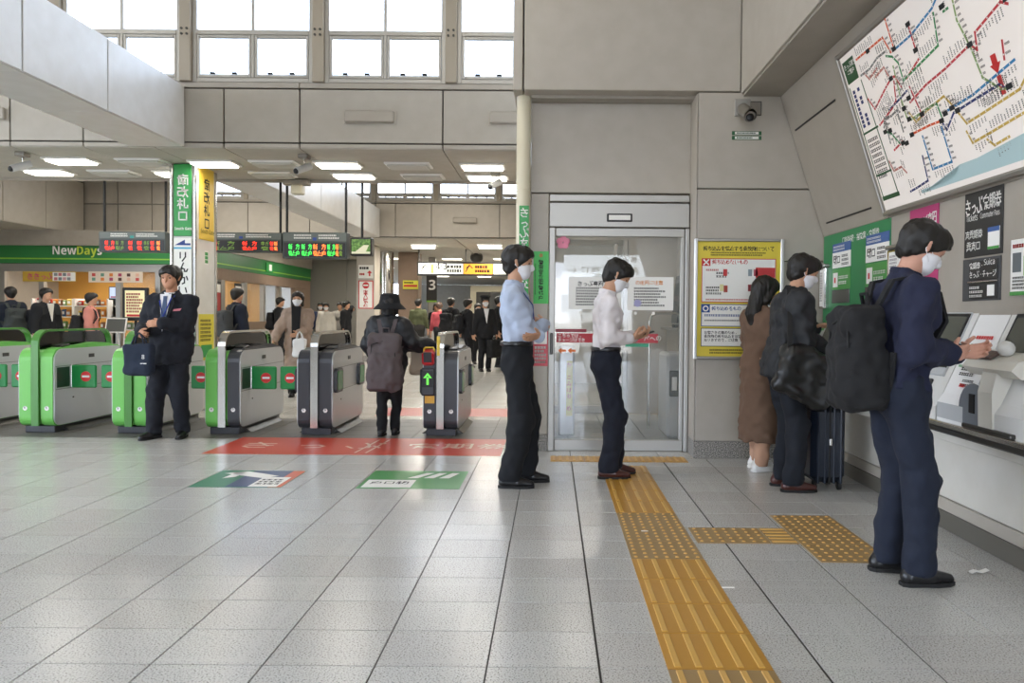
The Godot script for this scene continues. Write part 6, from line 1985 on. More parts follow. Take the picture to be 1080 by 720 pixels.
func head_into(f: Field, j: Dictionary, g: float, fine: bool) -> void:
	var s: float = j.s
	var b: Basis = j.headb * s
	var h: Vector3 = j.head
	f.cap(h + b * v3(0, 0.035, -0.035), h + b * v3(0, 0.035, 0.018), 0.079 * s + g, 0.076 * s + g, 0.02)
	f.cap(h + b * v3(0, -0.03, 0.02), h + b * v3(0, -0.075, 0.048), 0.06 * s + g, 0.034 * s + g, 0.03)
	for x in [-1.0, 1.0]:
		f.cap(h + b * v3(x * 0.03, -0.03, 0.04), h + b * v3(x * 0.02, -0.06, 0.05), 0.036 * s + g, 0.03 * s + g, 0.02)
		if fine:
			f.cap(h + b * v3(x * 0.016, 0.024, 0.08), h + b * v3(x * 0.045, 0.026, 0.068), 0.011 * s + g, 0.009 * s + g, 0.014)
			f.cap(h + b * v3(x * 0.077, -0.018, -0.008), h + b * v3(x * 0.084, 0.018, -0.018), 0.01 * s + g, 0.014 * s + g, 0.008)
	f.cap(h + b * v3(0, 0.012, 0.083), h + b * v3(0, -0.03, 0.1), 0.008 * s + g, 0.012 * s + g, 0.012)
	if fine:
		f.cap(h + b * v3(-0.016, -0.056, 0.076), h + b * v3(0.016, -0.056, 0.076), 0.007 * s + g, 0.007 * s + g, 0.008)
		f.cap(h + b * v3(-0.014, -0.066, 0.074), h + b * v3(0.014, -0.066, 0.074), 0.007 * s + g, 0.007 * s + g, 0.008)
		for x in [-1.0, 1.0]:
			f.cap(h + b * v3(x * 0.028, 0.004, 0.094), h + b * v3(x * 0.036, 0.004, 0.09), 0.013 * s, 0.012 * s, 0.012, 1.0, true)

func hand_into(f: Field, w: Vector3, fwd: Vector3, palm: Vector3, thumb: float, s: float, curl: float) -> void:
	# fwd from the wrist to the knuckles, palm = the way the palm looks, thumb = +1 or -1 side
	fwd = fwd.normalized()
	palm = (palm - fwd * palm.dot(fwd)).normalized()
	var side := fwd.cross(palm) * thumb
	f.cap(w - fwd * 0.03 * s, w + fwd * 0.02 * s, 0.026 * s, 0.024 * s, 0.015)
	var lens := [0.92, 1.0, 0.95, 0.76]
	for i in 4:
		var off := 0.027 - 0.019 * i
		var root := w + fwd * (0.085 - 0.004 * absf(i - 1.0)) * s + side * off * s
		f.cap(w + fwd * 0.015 * s + side * off * 0.6 * s, root, 0.0145 * s, 0.0115 * s, 0.01)
		var a := curl * 0.55
		var p := root
		for q in [[0.043, 0.0098, 0.009], [0.027, 0.009, 0.0082], [0.022, 0.0082, 0.007]]:
			var d := fwd * cos(a) + palm * sin(a)
			var e: Vector3 = p + d * q[0] * lens[i] * s
			f.cap(p, e, q[1] * s, q[2] * s, 0.004)
			p = e
			a += curl
	var tp := w + fwd * 0.03 * s + side * 0.026 * s
	var td := (fwd * 0.65 + side * 0.6 + palm * (0.3 + curl * 0.3)).normalized()
	f.cap(w + fwd * 0.01 * s, tp, 0.018 * s, 0.014 * s, 0.01)
	var t1 := tp + td * 0.038 * s
	f.cap(tp, t1, 0.013 * s, 0.0105 * s, 0.006)
	var t2 := t1 + (td * 0.7 + fwd * 0.5 + palm * curl * 0.4).normalized() * 0.03 * s
	f.cap(t1, t2, 0.0105 * s, 0.0085 * s, 0.004)

func ring_pts(c: Vector3, rx: float, rz: float, b := Basis.IDENTITY, n := 24) -> Array:
	var p: Array = []
	for k in n:
		var a := TAU * k / n
		p.append(c + b * v3(cos(a) * rx, 0, sin(a) * rz))
	return p

func figure(c: Dictionary) -> Node3D:
	var fine: bool = c.get("fine", false)
	var t := thing("person", c.label, "person", v3(c.x, 0, -c.d), c.get("yaw", 0.0), c.get("group", ""))
	var j := skeleton(c)
	var s: float = j.s
	var cell := 0.014 if fine else 0.024
	var tall := 1.8 * s
	var lo := v3(-0.42, 0, -0.42) * s
	var hi := v3(0.42, 1.62, 0.5) * s
	for k in 2:
		lo = lo.min(j.wr[k] - Vector3.ONE * 0.12).min(j.an[k] - Vector3.ONE * 0.12)
		hi = hi.max(j.wr[k] + Vector3.ONE * 0.12).max(j.an[k] + v3(0.1, 0.1, 0.2))
	lo.y = 0.0
	# body, head and hands
	var bf := Field.new(lo, v3(hi.x, 1.55 * s, hi.z), 0.022 if fine else 0.03)
	torso_into(bf, j, -0.012, 0.85)
	for k in 2:
		arm_into(bf, j, k, -0.004)
		leg_into(bf, j, k, -0.026, -0.02)
	bf.cap(j.neck - j.lean * v3(0, 0.07, 0), j.neck + j.lean * v3(0, 0.02, 0), 0.062 * s, 0.054 * s, 0.02)
	var fields := [bf]
	var hr := Vector3.ONE * 0.15 * s
	var hf := Field.new((j.head - hr).min(j.neck - Vector3.ONE * 0.07), j.head + hr, 0.006 if fine else 0.013)
	head_into(hf, j, 0.0, fine)
	hf.cap(j.neck - j.lean * v3(0, 0.03, 0.0), j.head + j.headb * v3(0, -0.04, -0.018) * s, 0.055 * s, 0.052 * s, 0.02)
	fields.append(hf)
	var curls: Array = c.get("curl", [0.35, 0.35])
	var palms: Array = c.get("palms", [v3(-1, 0, 0), v3(1, 0, 0)])
	var points: Array = c.get("points", [null, null])
	for k in 2:
		if c.get("hide_hand", -1) == k:
			continue
		var fw: Vector3 = (j.wr[k] - j.el[k]).normalized() if points[k] == null else points[k]
		var w: Vector3 = j.wr[k]
		var e := w + fw * 0.1 * s
		var m := Vector3.ONE * 0.1 * s
		var q := Field.new(w.min(e) - m, w.max(e) + m, 0.0042 if fine else 0.009)
		# thumb side: for the left hand (k = 0) with the palm inwards and the hand hanging, the thumb points forward
		var side := fw.cross(palms[k])
		var th: float = c.get("thumbs", [0, 0])[k]
		if th == 0:
			th = 1.0 if side.z + side.y * 0.8 > 0 else -1.0
		hand_into(q, w, fw, palms[k], th, s, curls[k])
		fields.append(q)
	part(t, "body", solid(fields), mat("skin %s" % c.get("skin", "c99a7c"), hexc(c.get("skin", "c99a7c")), 0.55))
	# eyes
	if fine:
		for x in [-1.0, 1.0]:
			part(t, "eye", mb().ball(j.head + j.headb * v3(x * 0.031, 0.004, 0.0735) * s, v3(0.013, 0.008, 0.008) * s, 8, j.headb), M["eye"])
			part(t, "eyebrow", mb().tube([j.head + j.headb * v3(x * 0.014, 0.022, 0.092) * s, j.head + j.headb * v3(x * 0.032, 0.027, 0.086) * s, j.head + j.headb * v3(x * 0.048, 0.022, 0.074) * s], [0.003, 0.004, 0.002], 6), M["hair"])
		if not c.get("mask", false):
			part(t, "lips", mb().ball(j.head + j.headb * v3(0, -0.061, 0.0795) * s, v3(0.02, 0.006, 0.006) * s, 10, j.headb), mat("lips", hexc("a8665a"), 0.5))
	# trousers or skirt
	var bottom: String = c.get("bottom", "trousers")
	var bm := cloth(c.get("bottom_col", "20242e"))
	var top_of: float = c.get("waist", 1.03) * s
	if bottom == "trousers":
		var lf := Field.new(v3(lo.x, 0.02, lo.z), v3(hi.x, 1.15 * s, hi.z), cell)
		lf.cap(j.pelvis + v3(-0.07 * s * j.wide, -0.02 * s, 0), j.pelvis + v3(0.07 * s * j.wide, -0.02 * s, 0), 0.126 * s, 0.126 * s, 0.05, 0.92)
		lf.cap(j.pelvis.lerp(j.waist, 0.8) + v3(-0.062 * s * j.wide, 0, 0), j.pelvis.lerp(j.waist, 0.8) + v3(0.062 * s * j.wide, 0, 0), 0.12 * s, 0.12 * s, 0.06, 0.92)
		for k in 2:
			var loose: float = c.get("loose", 0.012)
			lf.cap(j.hip[k], j.kn[k], 0.093 * s, 0.062 * s + loose, 0.045)
			lf.cap(j.kn[k], v3(j.an[k].x, 0.075 * s + (j.an[k].y - 0.085 * s), j.an[k].z), 0.061 * s + loose, 0.052 * s + loose, 0.03)
		lf.clip(v3(0, top_of, 0), v3(0, -1, 0))
		for k in 2:
			pass
		lf.rough(wrinkle, 0.012 if fine else 0.01, v3(1.2, 0.8, 1.2))
		if fine:
			lf.rough(crease, 0.009, v3(0.8, 0.8, 0.8))
		lf.clip(v3(0, 0.05 * s, 0), U)
		part(t, "trousers", solid([lf]), bm)
		if c.has("belt"):
			var be := Field.new(v3(-0.3, 0.9, -0.3) * s, v3(0.3, 1.16, 0.3) * s, 0.011)
			be.cap(j.pelvis.lerp(j.waist, 0.8) + v3(-0.062 * s * j.wide, 0, 0), j.pelvis.lerp(j.waist, 0.8) + v3(0.062 * s * j.wide, 0, 0), 0.13 * s, 0.13 * s, 0.06, 0.92)
			be.cap(j.pelvis + v3(-0.07 * s * j.wide, -0.02 * s, 0), j.pelvis + v3(0.07 * s * j.wide, -0.02 * s, 0), 0.138 * s, 0.138 * s, 0.05, 0.92)
			be.clip(v3(0, top_of + 0.008, 0), v3(0, -1, 0))
			be.clip(v3(0, top_of - 0.026, 0), U)
			part(t, "belt", solid([be]), M["leather black"])
	elif bottom == "skirt":
		var hem: float = c.get("hem", 0.35) * s
		var sf := Field.new(v3(-0.4, 0.05, -0.4) * s, v3(0.4, 1.15, 0.4) * s, cell)
		sf.cap(v3(0, 1.0 * s, 0), v3(0, hem - 0.1, 0.02), 0.15 * s, c.get("flare", 0.23) * s, 0.03, 0.85)
		sf.clip(v3(0, hem, 0), U)
		sf.clip(v3(0, 1.1 * s, 0), v3(0, -1, 0))
		sf.rough(wrinkle, 0.02, v3(1.5, 0.3, 1.5))
		part(t, "skirt", solid([sf]), bm)
	# top
	var g: float = c.get("thick", 0.012)
	var hemy: float = c.get("top_hem", 0.98) * s
	var tf := Field.new(v3(lo.x, hemy - 0.06, lo.z), v3(hi.x, 1.56 * s, hi.z), cell)
	torso_into(tf, j, g, c.get("depth", 0.92), c.get("belly", 0.0))
	if hemy < 0.9 * s:
		tf.cap(j.pelvis, v3(j.pelvis.x, hemy - 0.12, j.pelvis.z + 0.01), 0.155 * s + g, (0.17 if hemy > 0.7 * s else c.get("flare", 0.2)) * s + g, 0.05, 0.85)
	tf.cap(j.neck - j.lean * v3(0, 0.06, 0) * s, j.neck + j.lean * v3(0, -0.012, 0) * s, 0.085 * s + g, 0.066 * s + g * 0.6, 0.03)
	tf.clip(v3(0, hemy, 0), U)
	for k in 2:
		arm_into(tf, j, k, g + c.get("sleeve", 0.006), c.get("cuff", 0.06))
	tf.cap(j.neck + j.lean * v3(0, 0.028, 0.012) * s, j.neck + j.lean * v3(0, 0.12, 0.02) * s, 0.05 * s, 0.1 * s, 0.01, 1.0, true)
	tf.rough(wrinkle, c.get("folds", 0.014) if fine else 0.012, v3(1.3, 1.0, 1.3))
	if fine:
		tf.rough(crease, 0.01, v3(0.9, 0.9, 0.9))
	part(t, c.get("top_name", "shirt"), solid([tf]), cloth(c.get("top_col", "c8d2e4"), c.get("top_rough", 0.9)))
	# collar
	if c.has("collar"):
		var pts := ring_pts(j.neck + j.lean * v3(0, 0.012, 0.004) * s, 0.066 * s, 0.068 * s, j.lean * Basis(R, 0.22), 20)
		part(t, "collar", mb().band(pts, (j.lean * v3(0, 1, 0.15)).normalized(), 0.042 * s, 0.01, true), cloth(c.collar))
	# shoes
	var shoe_m: Material = M.get(c.get("shoes", "leather black"), M["leather black"])
	for k in 2:
		var a: Vector3 = j.an[k]
		var gy := a.y - 0.085 * s
		var y := c.get("toe", [0.0, 0.0])[k] as float
		var fb := Basis(U, y)
		var base := v3(a.x, gy, a.z)
		var q := Field.new(base + v3(-0.16, -0.005, -0.16), base + v3(0.16, 0.15, 0.26), 0.009 if fine else 0.018)
		q.cap(base + fb * v3(0, 0.042, -0.045) * s, base + fb * v3(0, 0.04, 0.05) * s, 0.04 * s, 0.043 * s, 0.02)
		q.cap(base + fb * v3(0, 0.04, 0.05) * s, base + fb * v3(0, 0.028, 0.15) * s, 0.043 * s, 0.027 * s, 0.02)
		q.cap(base + fb * v3(0, 0.05, -0.03) * s, base + fb * v3(0, 0.1, -0.02) * s, 0.038 * s, 0.04 * s, 0.02)
		q.clip(base + v3(0, 0.016, 0), U)
		var sh := part(t, "shoe", solid([q]), shoe_m)
		var sole := mb()
		var prof := PackedVector2Array()
		for v in [[-0.034, -0.06], [-0.038, 0.02], [-0.046, 0.08], [-0.038, 0.14], [-0.016, 0.176], [0.016, 0.176], [0.038, 0.14], [0.046, 0.08], [0.038, 0.02], [0.034, -0.06], [0.018, -0.086], [-0.018, -0.086]]:
			prof.append(Vector2(v[0], v[1]) * s)
		sole.prism(prof, base + v3(0, 0.001, 0), fb * R, fb * Vector3.BACK, v3(0, 0.018, 0))
		part(sh, "sole", sole, M[c.get("sole", "rubber")])
	# hair
	var style: String = c.get("hair", "short")
	var hm: Material = mat("hair " + c.get("hair_col", "17130f"), hexc(c.get("hair_col", "17130f")), 0.5)
	if style != "none":
		var xl := style == "long"
		var q := Field.new(j.head - Vector3.ONE * (0.2 if not xl else 0.42) * s, j.head + Vector3.ONE * 0.17 * s, 0.0075 if fine else 0.014)
		var b: Basis = j.headb * s
		q.cap(j.head + b * v3(0, 0.04, -0.035), j.head + b * v3(0, 0.043, 0.022), 0.099 * s, 0.092 * s, 0.02)
		q.cap(j.head + b * v3(0, 0.0, -0.045), j.head + b * v3(0, -0.03, -0.05), 0.08 * s, 0.066 * s, 0.02)
		if style == "short" or style == "bob":
			# sideburns and fringe
			q.clip(j.head + b * v3(0, 0.052, 0.1), j.headb * v3(0, 1, -0.85))
			q.cap(j.head + b * v3(-0.045, 0.075, 0.068), j.head + b * v3(0.045, 0.075, 0.068), 0.024 * s, 0.024 * s, 0.02)
			if style == "bob":
				for x in [-1.0, 1.0]:
					q.cap(j.head + b * v3(x * 0.075, 0.03, 0.0), j.head + b * v3(x * 0.078, -0.09, 0.0), 0.026 * s, 0.03 * s, 0.02)
				q.cap(j.head + b * v3(0, 0.0, -0.07), j.head + b * v3(0, -0.1, -0.06), 0.06 * s, 0.06 * s, 0.03)
			q.rough(c_noise(), 0.008 if fine else 0.006, v3(1, 0.5, 1))
		else:
			q.clip(j.head + b * v3(0, 0.05, 0.095), j.headb * v3(0, 1, -0.95))
			q.cap(j.head + b * v3(0.0, 0.0, -0.075), j.head + v3(0, -0.2, -0.13) * s, 0.075 * s, 0.07 * s, 0.03)
			q.cap(j.head + v3(0, -0.2, -0.13) * s, j.head + v3(0, -0.36, -0.12) * s, 0.07 * s, 0.04 * s, 0.03)
			for x in [-1.0, 1.0]:
				q.cap(j.head + b * v3(x * 0.07, 0.05, 0.02), j.head + b * v3(x * 0.075, -0.1, -0.02), 0.03 * s, 0.035 * s, 0.02)
			q.rough(c_noise(), 0.008, v3(1.6, 0.3, 1.6))
		part(t, "hair", solid([q]), hm)
	if c.get("mask", false):
		var q := Field.new(j.head - Vector3.ONE * 0.14 * s, j.head + Vector3.ONE * 0.14 * s, 0.006 if fine else 0.012)
		head_into(q, j, 0.008, false)
		q.clip(j.head + j.headb * v3(0, 0.0, 0.1) * s, j.headb * v3(0, -1, 0.25))
		q.clip(j.head + j.headb * v3(0, 0, 0.012) * s, j.headb * v3(0, -0.25, 1))
		var mk := part(t, "face_mask", solid([q]), M["mask"])
		if fine:
			for x in [-1.0, 1.0]:
				part(mk, "ear_loop", mb().tube([j.head + j.headb * v3(x * 0.068, -0.02, 0.03) * s, j.head + j.headb * v3(x * 0.086, 0.015, -0.015) * s, j.head + j.headb * v3(x * 0.084, -0.015, -0.022) * s, j.head + j.headb * v3(x * 0.066, -0.06, 0.03) * s], 0.002, 5), M["mask"])
	t.set_meta("joints", j)
	return t

func c_noise() -> FastNoiseLite:
	var n := FastNoiseLite.new()
	n.seed = 9
	n.frequency = 22.0
	n.fractal_octaves = 2
	return n

# a rucksack: origin on the wearer's back at shoulder height; it hangs towards -z
func rucksack(label: String, person: Node3D, drop: float, w: float, h: float, dp: float, col: String, fine := true, tilt := 0.0) -> Node3D:
	var j: Dictionary = person.get_meta("joints")
	var s: float = j.s
	var t := thing("backpack", label, "backpack", person.position, person.rotation.y)
	var m := cloth(col)
	var top: Vector3 = j.chest + v3(0, 0.12 * s - drop, -0.13 * s - 0.01)
	var b := Basis(R, tilt)
	var c := top + b * v3(0, -h / 2, -dp / 2)
	var cell := 0.014 if fine else 0.025
	var f := Field.new(c - v3(w * 0.7, h * 0.75, dp * 1.4), c + v3(w * 0.7, h * 0.75, dp * 1.4), cell)
	f.block(c, v3(w / 2 - 0.05, h / 2 - 0.06, dp / 2 - 0.05), 0.05, 0.02, b)
	f.block(c + b * v3(0, -h * 0.17, -dp * 0.42), v3(w / 2 - 0.08, h * 0.24, 0.02), 0.035, 0.03, b)
	f.cap(c + b * v3(-w * 0.26, -h * 0.3, -dp * 0.1), c + b * v3(w * 0.26, -h * 0.3, -dp * 0.1), dp * 0.56, dp * 0.56, 0.05)
	f.rough(wrinkle, 0.022, v3(1, 1, 1))
	f.rough(crease, 0.01, v3(1, 1, 1))
	part(t, "bag_body", solid([f]), m)
	part(t, "zip", mb().tube([c + b * v3(-w * 0.36, h * 0.1, -dp * 0.52), c + b * v3(-w * 0.34, h * 0.3, -dp * 0.47), c + b * v3(0, h * 0.36, -dp * 0.46), c + b * v3(w * 0.34, h * 0.3, -dp * 0.47), c + b * v3(w * 0.36, h * 0.1, -dp * 0.52)], 0.006, 6), M["rubber"])
	part(t, "grab_loop", mb().tube([c + b * v3(-0.035, h / 2 - 0.01, dp * 0.3), c + b * v3(-0.03, h / 2 + 0.045, dp * 0.25), c + b * v3(0.03, h / 2 + 0.045, dp * 0.25), c + b * v3(0.035, h / 2 - 0.01, dp * 0.3)], 0.01, 8), m)
	for k in 2:
		var sg := 1.0 if k == 0 else -1.0
		var sh: Vector3 = j.sh[k]
		var x := sg * 0.105 * s
		var pts: Array = [top + v3(x * 0.6, -0.02, -0.01), v3(x, sh.y + 0.06 * s, sh.z - 0.1 * s), v3(x, sh.y + 0.082 * s, sh.z + 0.02 * s), v3(x * 1.1, sh.y + 0.0 * s, sh.z + 0.112 * s), v3(x * 1.25, sh.y - 0.13 * s, j.chest.z + 0.135 * s), v3(x * 1.5, j.waist.y + 0.06 * s, j.waist.z + 0.08 * s), v3(x * 1.6, j.waist.y + 0.02 * s, j.waist.z - 0.1 * s), c + b * v3(sg * w * 0.4, -h * 0.35, dp * 0.4)]
		var q: Array = []
		for i in range(pts.size() - 1):
			for e in 3:
				q.append(pts[i].lerp(pts[i + 1], e / 3.0))
		q.append(pts[-1])
		part(t, "strap", mb().band(q, R, 0.05 * s, 0.014), m)
	return t

func at_hand(person: Node3D, k: int, out := 0.09) -> Vector3:
	var j: Dictionary = person.get_meta("joints")
	return j.wr[k] + (j.wr[k] - j.el[k]).normalized() * out * j.s

func tote(label: String, pos: Vector3, turn: float, w: float, h: float, col: String, dp := 0.1, called := "tote_bag", handle := 0.14) -> Node3D:
	var t := thing(called, label, "bag", pos, turn)
	var f := Field.new(v3(-w * 0.65, -h * 1.1 - handle, -0.15), v3(w * 0.65, 0.05, 0.15), 0.014)
	f.block(v3(0, -h / 2 - handle, 0), v3(w / 2 - 0.03, h / 2 - 0.03, dp / 2 - 0.02), 0.025, 0.02)
	f.cap(v3(-w * 0.25, -h * 0.8 - handle, 0), v3(w * 0.25, -h * 0.8 - handle, 0), dp * 0.62, dp * 0.62, 0.05)
	f.rough(wrinkle, 0.014, Vector3.ONE)
	part(t, "bag_body", solid([f]), cloth(col))
	for z in [-0.03, 0.03]:
		part(t, "handle", mb().tube([v3(-w * 0.22, -handle - 0.01, z), v3(-w * 0.14, -handle * 0.4, z * 0.6), v3(0, 0.0, 0), v3(w * 0.14, -handle * 0.4, z * 0.6), v3(w * 0.22, -handle - 0.01, z)], 0.008, 6), cloth(col))
	return t

func build_people() -> void:
	var E := PI / 2
	# ---- man in blue shirt with folded arms
	var p := figure({"fine": true, "label": "man in pale blue shirt with folded arms waiting in line", "x": -0.255, "d": 5.48, "yaw": E, "h": 1.77, "lean": -0.03, "nod": 0.1, "mask": true,
		"hands": [v3(-0.12, 1.1, 0.16), v3(0.1, 1.17, 0.2)], "elbows": [v3(0.8, -1, -0.2), v3(-0.5, -1, -0.1)], "palms": [v3(0.2, 0.6, -0.6), v3(-0.3, 0.1, -1)], "points": [v3(-0.8, -0.1, -0.5), v3(0.9, 0.2, -0.4)], "curl": [0.25, 0.3],
		"feet": [[0.1, 0.07], [-0.1, -0.04]], "top_col": "b3bed3", "bottom_col": "16181d", "belt": true, "collar": "b3bed3", "thick": 0.012, "folds": 0.018, "top_hem": 1.035, "waist": 1.05, "loose": 0.028})
	var j: Dictionary = p.get_meta("joints")
	part(p, "lanyard", mb().tube([j.neck + v3(-0.07, 0.0, -0.02), j.neck + v3(-0.075, -0.01, 0.04), j.chest + v3(-0.03, 0.03, 0.125), j.chest + v3(0.0, -0.1, 0.135)], 0.005, 6), M["arrow navy"])

	# ---- man in white shirt with phone
	p = figure({"fine": true, "label": "man in white shirt looking down at his phone", "x": 0.42, "d": 5.8, "yaw": E, "h": 1.715, "lean": 0.04, "nod": 0.5, "mask": true,
		"hands": [v3(0.05, 1.12, 0.24), v3(-0.07, 1.115, 0.2)], "elbows": [v3(0.6, -1, -0.4), v3(-0.5, -1, -0.5)], "palms": [v3(-0.5, 0.7, -0.4), v3(0.5, 0.7, -0.4)], "points": [v3(-0.35, 0.25, 0.9), v3(0.3, 0.25, 0.9)], "curl": [0.6, 0.6],
		"feet": [[0.09, 0.09], [-0.09, 0.03]], "top_col": "ece6e8", "bottom_col": "171b28", "belt": true, "collar": "ece6e8", "folds": 0.018, "top_hem": 1.02, "waist": 1.035, "shoes": "leather brown", "loose": 0.024})
	var h := p.position + Basis(U, E) * at_hand(p, 1, 0.08)
	var ph := thing("smartphone", "dark smartphone held by the man in white shirt", "phone", h + v3(0.06, 0.03, -0.05), E)
	part(ph, "case", mb().box(Vector3.ZERO, v3(0.07, 0.012, 0.14), 0.005, Basis(R, -0.3)), M["black"])
	part(ph, "screen", mb().box(Basis(R, -0.3) * v3(0, 0.0065, 0), v3(0.062, 0.002, 0.13), 0.0005, Basis(R, -0.3)), M["screen off"])

	# ---- woman in brown coat
	p = figure({"fine": true, "label": "woman with long dark hair in a long brown coat by the poster", "x": 1.72, "d": 6.12, "yaw": E + 0.35, "h": 1.6, "lean": 0.03, "nod": 0.3, "hair": "long",
		"hands": [v3(0.12, 1.15, 0.26), v3(-0.14, 1.12, 0.24)], "elbows": [v3(0.6, -1, -0.5), v3(-0.6, -1, -0.5)], "curl": [0.5, 0.5],
		"feet": [[0.08, 0.04], [-0.09, -0.04]], "top_col": "6f5747", "bottom_col": "c49a80", "top_hem": 0.26, "flare": 0.19, "top_name": "coat", "thick": 0.016, "folds": 0.012, "shoes": "white", "sole": "white", "skin": "d0a284"})
	# ---- man in black jacket at the machine
	p = figure({"fine": true, "label": "man in black jacket touching the green ticket machine screen", "x": 1.70, "d": 5.42, "yaw": E, "h": 1.73, "lean": 0.16, "nod": 0.25, "mask": true,
		"hands": [v3(0.16, 1.2, 0.27), v3(-0.04, 1.04, 0.27)], "elbows": [v3(0.6, -1, -0.3), v3(-0.4, -1, -0.3)], "palms": [v3(0, -1, 0.2), v3(0.6, -0.4, 0.2)], "curl": [0.35, 0.6],
		"feet": [[0.1, 0.03], [-0.1, 0.05]], "top_col": "24262a", "bottom_col": "181c25", "top_hem": 0.84, "top_name": "jacket", "thick": 0.03, "sleeve": 0.012, "folds": 0.024, "collar": "1d1f23", "shoes": "leather brown", "loose": 0.02, "top_rough": 0.7})
	var bag := thing("shoulder_bag", "big shiny black shoulder bag hanging at the man's side", "bag", v3(1.8, 0.0, -5.17), 0.0)
	var f := Field.new(v3(-0.32, 0.5, -0.17), v3(0.32, 1.12, 0.17), 0.013)
	f.block(v3(-0.02, 0.86, 0), v3(0.15, 0.12, 0.04), 0.05, 0.03, Basis(Vector3.BACK, -0.35))
	f.cap(v3(0.05, 0.68, 0), v3(0.2, 0.8, 0), 0.07, 0.06, 0.06)
	f.cap(v3(-0.12, 1.0, 0), v3(0.03, 0.98, 0), 0.05, 0.05, 0.06)
	f.rough(wrinkle, 0.03, Vector3.ONE)
	part(bag, "bag_body", solid([f]), mat("vinyl black", hexc("141414"), 0.38))
	part(bag, "strap", mb().band([v3(-0.14, 1.03, 0.03), v3(-0.13, 1.25, -0.02), v3(-0.1, 1.45, -0.14), v3(-0.08, 1.49, -0.22), v3(-0.1, 1.42, -0.3), v3(0.02, 1.2, -0.2)], Vector3.RIGHT, 0.035, 0.01), M["rubber"])
	part(bag, "pull_tab", mb().ball(v3(0.15, 0.8, 0.075), v3(0.012, 0.012, 0.008), 8), M["red"])
	# suitcase
	var su := thing("suitcase", "dark navy wheeled suitcase standing beside the man in black", "suitcase", v3(2.02, 0, -5.52), 0.0)
	part(su, "shell", mb().box(v3(0, 0.34, 0), v3(0.25, 0.56, 0.36), 0.045), mat("case navy", hexc("1a2230"), 0.35))
	for x in [-0.08, -0.03, 0.035, 0.085]:
		part(su, "rib", mb().box(v3(x, 0.34, 0), v3(0.016, 0.57, 0.372), 0.006), M["case navy"])
	part(su, "zip_band", mb().box(v3(0.0, 0.34, 0), v3(0.012, 0.575, 0.375), 0.004), M["rubber"])
	part(su, "lock_tag", mb().box(v3(0.005, 0.36, 0.19), v3(0.02, 0.05, 0.01), 0.003), M["chrome"])
	part(su, "top_handle", mb().tube([v3(-0.05, 0.62, 0), v3(-0.045, 0.65, 0), v3(0.045, 0.65, 0), v3(0.05, 0.62, 0)], 0.01, 8), M["rubber"])
	for x in [-0.09, 0.09]:
		for z in [-0.13, 0.13]:
			part(su, "wheel", mb().lathe([Vector2(0, 0.012), Vector2(0.026, 0.012), Vector2(0.028, 0), Vector2(0.026, -0.012), Vector2(0, -0.012)], v3(x, 0.028, z), 12, Basis(Vector3.BACK, PI / 2)), M["rubber"])
			part(su, "wheel_fork", mb().box(v3(x, 0.055, z), v3(0.035, 0.03, 0.03), 0.006), M["black metal"])

	# ---- man in navy with backpack, nearest
	p = figure({"fine": true, "label": "man in navy workwear with black backpack at the white machine", "x": 1.655, "d": 3.56, "yaw": E, "h": 1.74, "lean": 0.09, "nod": 0.5, "mask": true,
		"hands": [v3(0.0, 1.1, 0.3), v3(-0.1, 1.1, 0.2)], "elbows": [v3(0.5, -1, -0.5), v3(-0.4, -1, -0.6)], "palms": [v3(-0.8, 0.4, -0.2), v3(0.9, 0.3, -0.1)], "points": [v3(-0.3, 0.1, 0.9), v3(0.2, 0.05, 1)], "curl": [0.7, 0.75],
		"feet": [[0.1, 0.02], [-0.1, 0.08]], "toe": [-0.1, 0.08], "top_col": "20243c", "bottom_col": "1b2233", "top_hem": 0.93, "top_name": "jacket", "thick": 0.018, "sleeve": 0.01, "folds": 0.022, "collar": "1b1f35", "waist": 1.0, "loose": 0.02, "skin": "cf9c86"})
	j = p.get_meta("joints")
	part(p, "pocket_stripe", mb().tube([j.chest + v3(-0.1, -0.04, 0.12), j.chest + v3(-0.03, -0.05, 0.15)], 0.006, 6), M["white"])
	part(p, "green_badge", mb().box(j.waist + v3(-0.06, 0.03, 0.155), v3(0.07, 0.035, 0.012), 0.004), mat("badge lime", hexc("8fc454"), 0.5))
	rucksack("black backpack worn by the man in navy", p, 0.07, 0.32, 0.5, 0.18, "1b1b1d", true, -0.08)
	h = p.position + Basis(U, E) * at_hand(p, 1, 0.1)
	var wl := thing("ticket_card", "small pale card held in the hands of the man in navy", "card", h + v3(0.02, 0.0, -0.05), E)
	part(wl, "card", mb().box(Vector3.ZERO, v3(0.06, 0.004, 0.085), 0.001, Basis(R, -0.5)), M["paper"])
	part(wl, "print", mb().box(Basis(R, -0.5) * v3(0, 0.0025, 0), v3(0.04, 0.001, 0.06), 0.0003, Basis(R, -0.5)), M["sign green"])

	# ---- man in dark suit between the green gates
	p = figure({"fine": true, "label": "man in dark suit with tie holding a navy tote bag", "x": -3.83, "d": 7.45, "yaw": 0.0, "h": 1.73, "wide": 1.1, "mask": false, "nod": 0.05,
		"hands": [v3(0.02, 1.17, 0.24), v3(-0.19, 1.08, 0.24)], "elbows": [v3(0.5, -1, -0.5), v3(-0.5, -1, -0.5)], "palms": [v3(-0.2, -0.4, -1), v3(0.6, -0.2, -0.8)], "points": [v3(-1, 0.0, 0.15), v3(0.4, -0.1, 0.6)], "curl": [0.55, 0.8],
		"feet": [[0.1, -0.03], [-0.15, 0.06]], "toe": [0.2, -0.35], "top_col": "1a1d26", "bottom_col": "181b24", "top_hem": 0.76, "top_name": "jacket", "thick": 0.026, "belly": 0.02, "folds": 0.012, "loose": 0.024, "skin": "c48f70", "collar": "e9e9ec"})
	j = p.get_meta("joints")
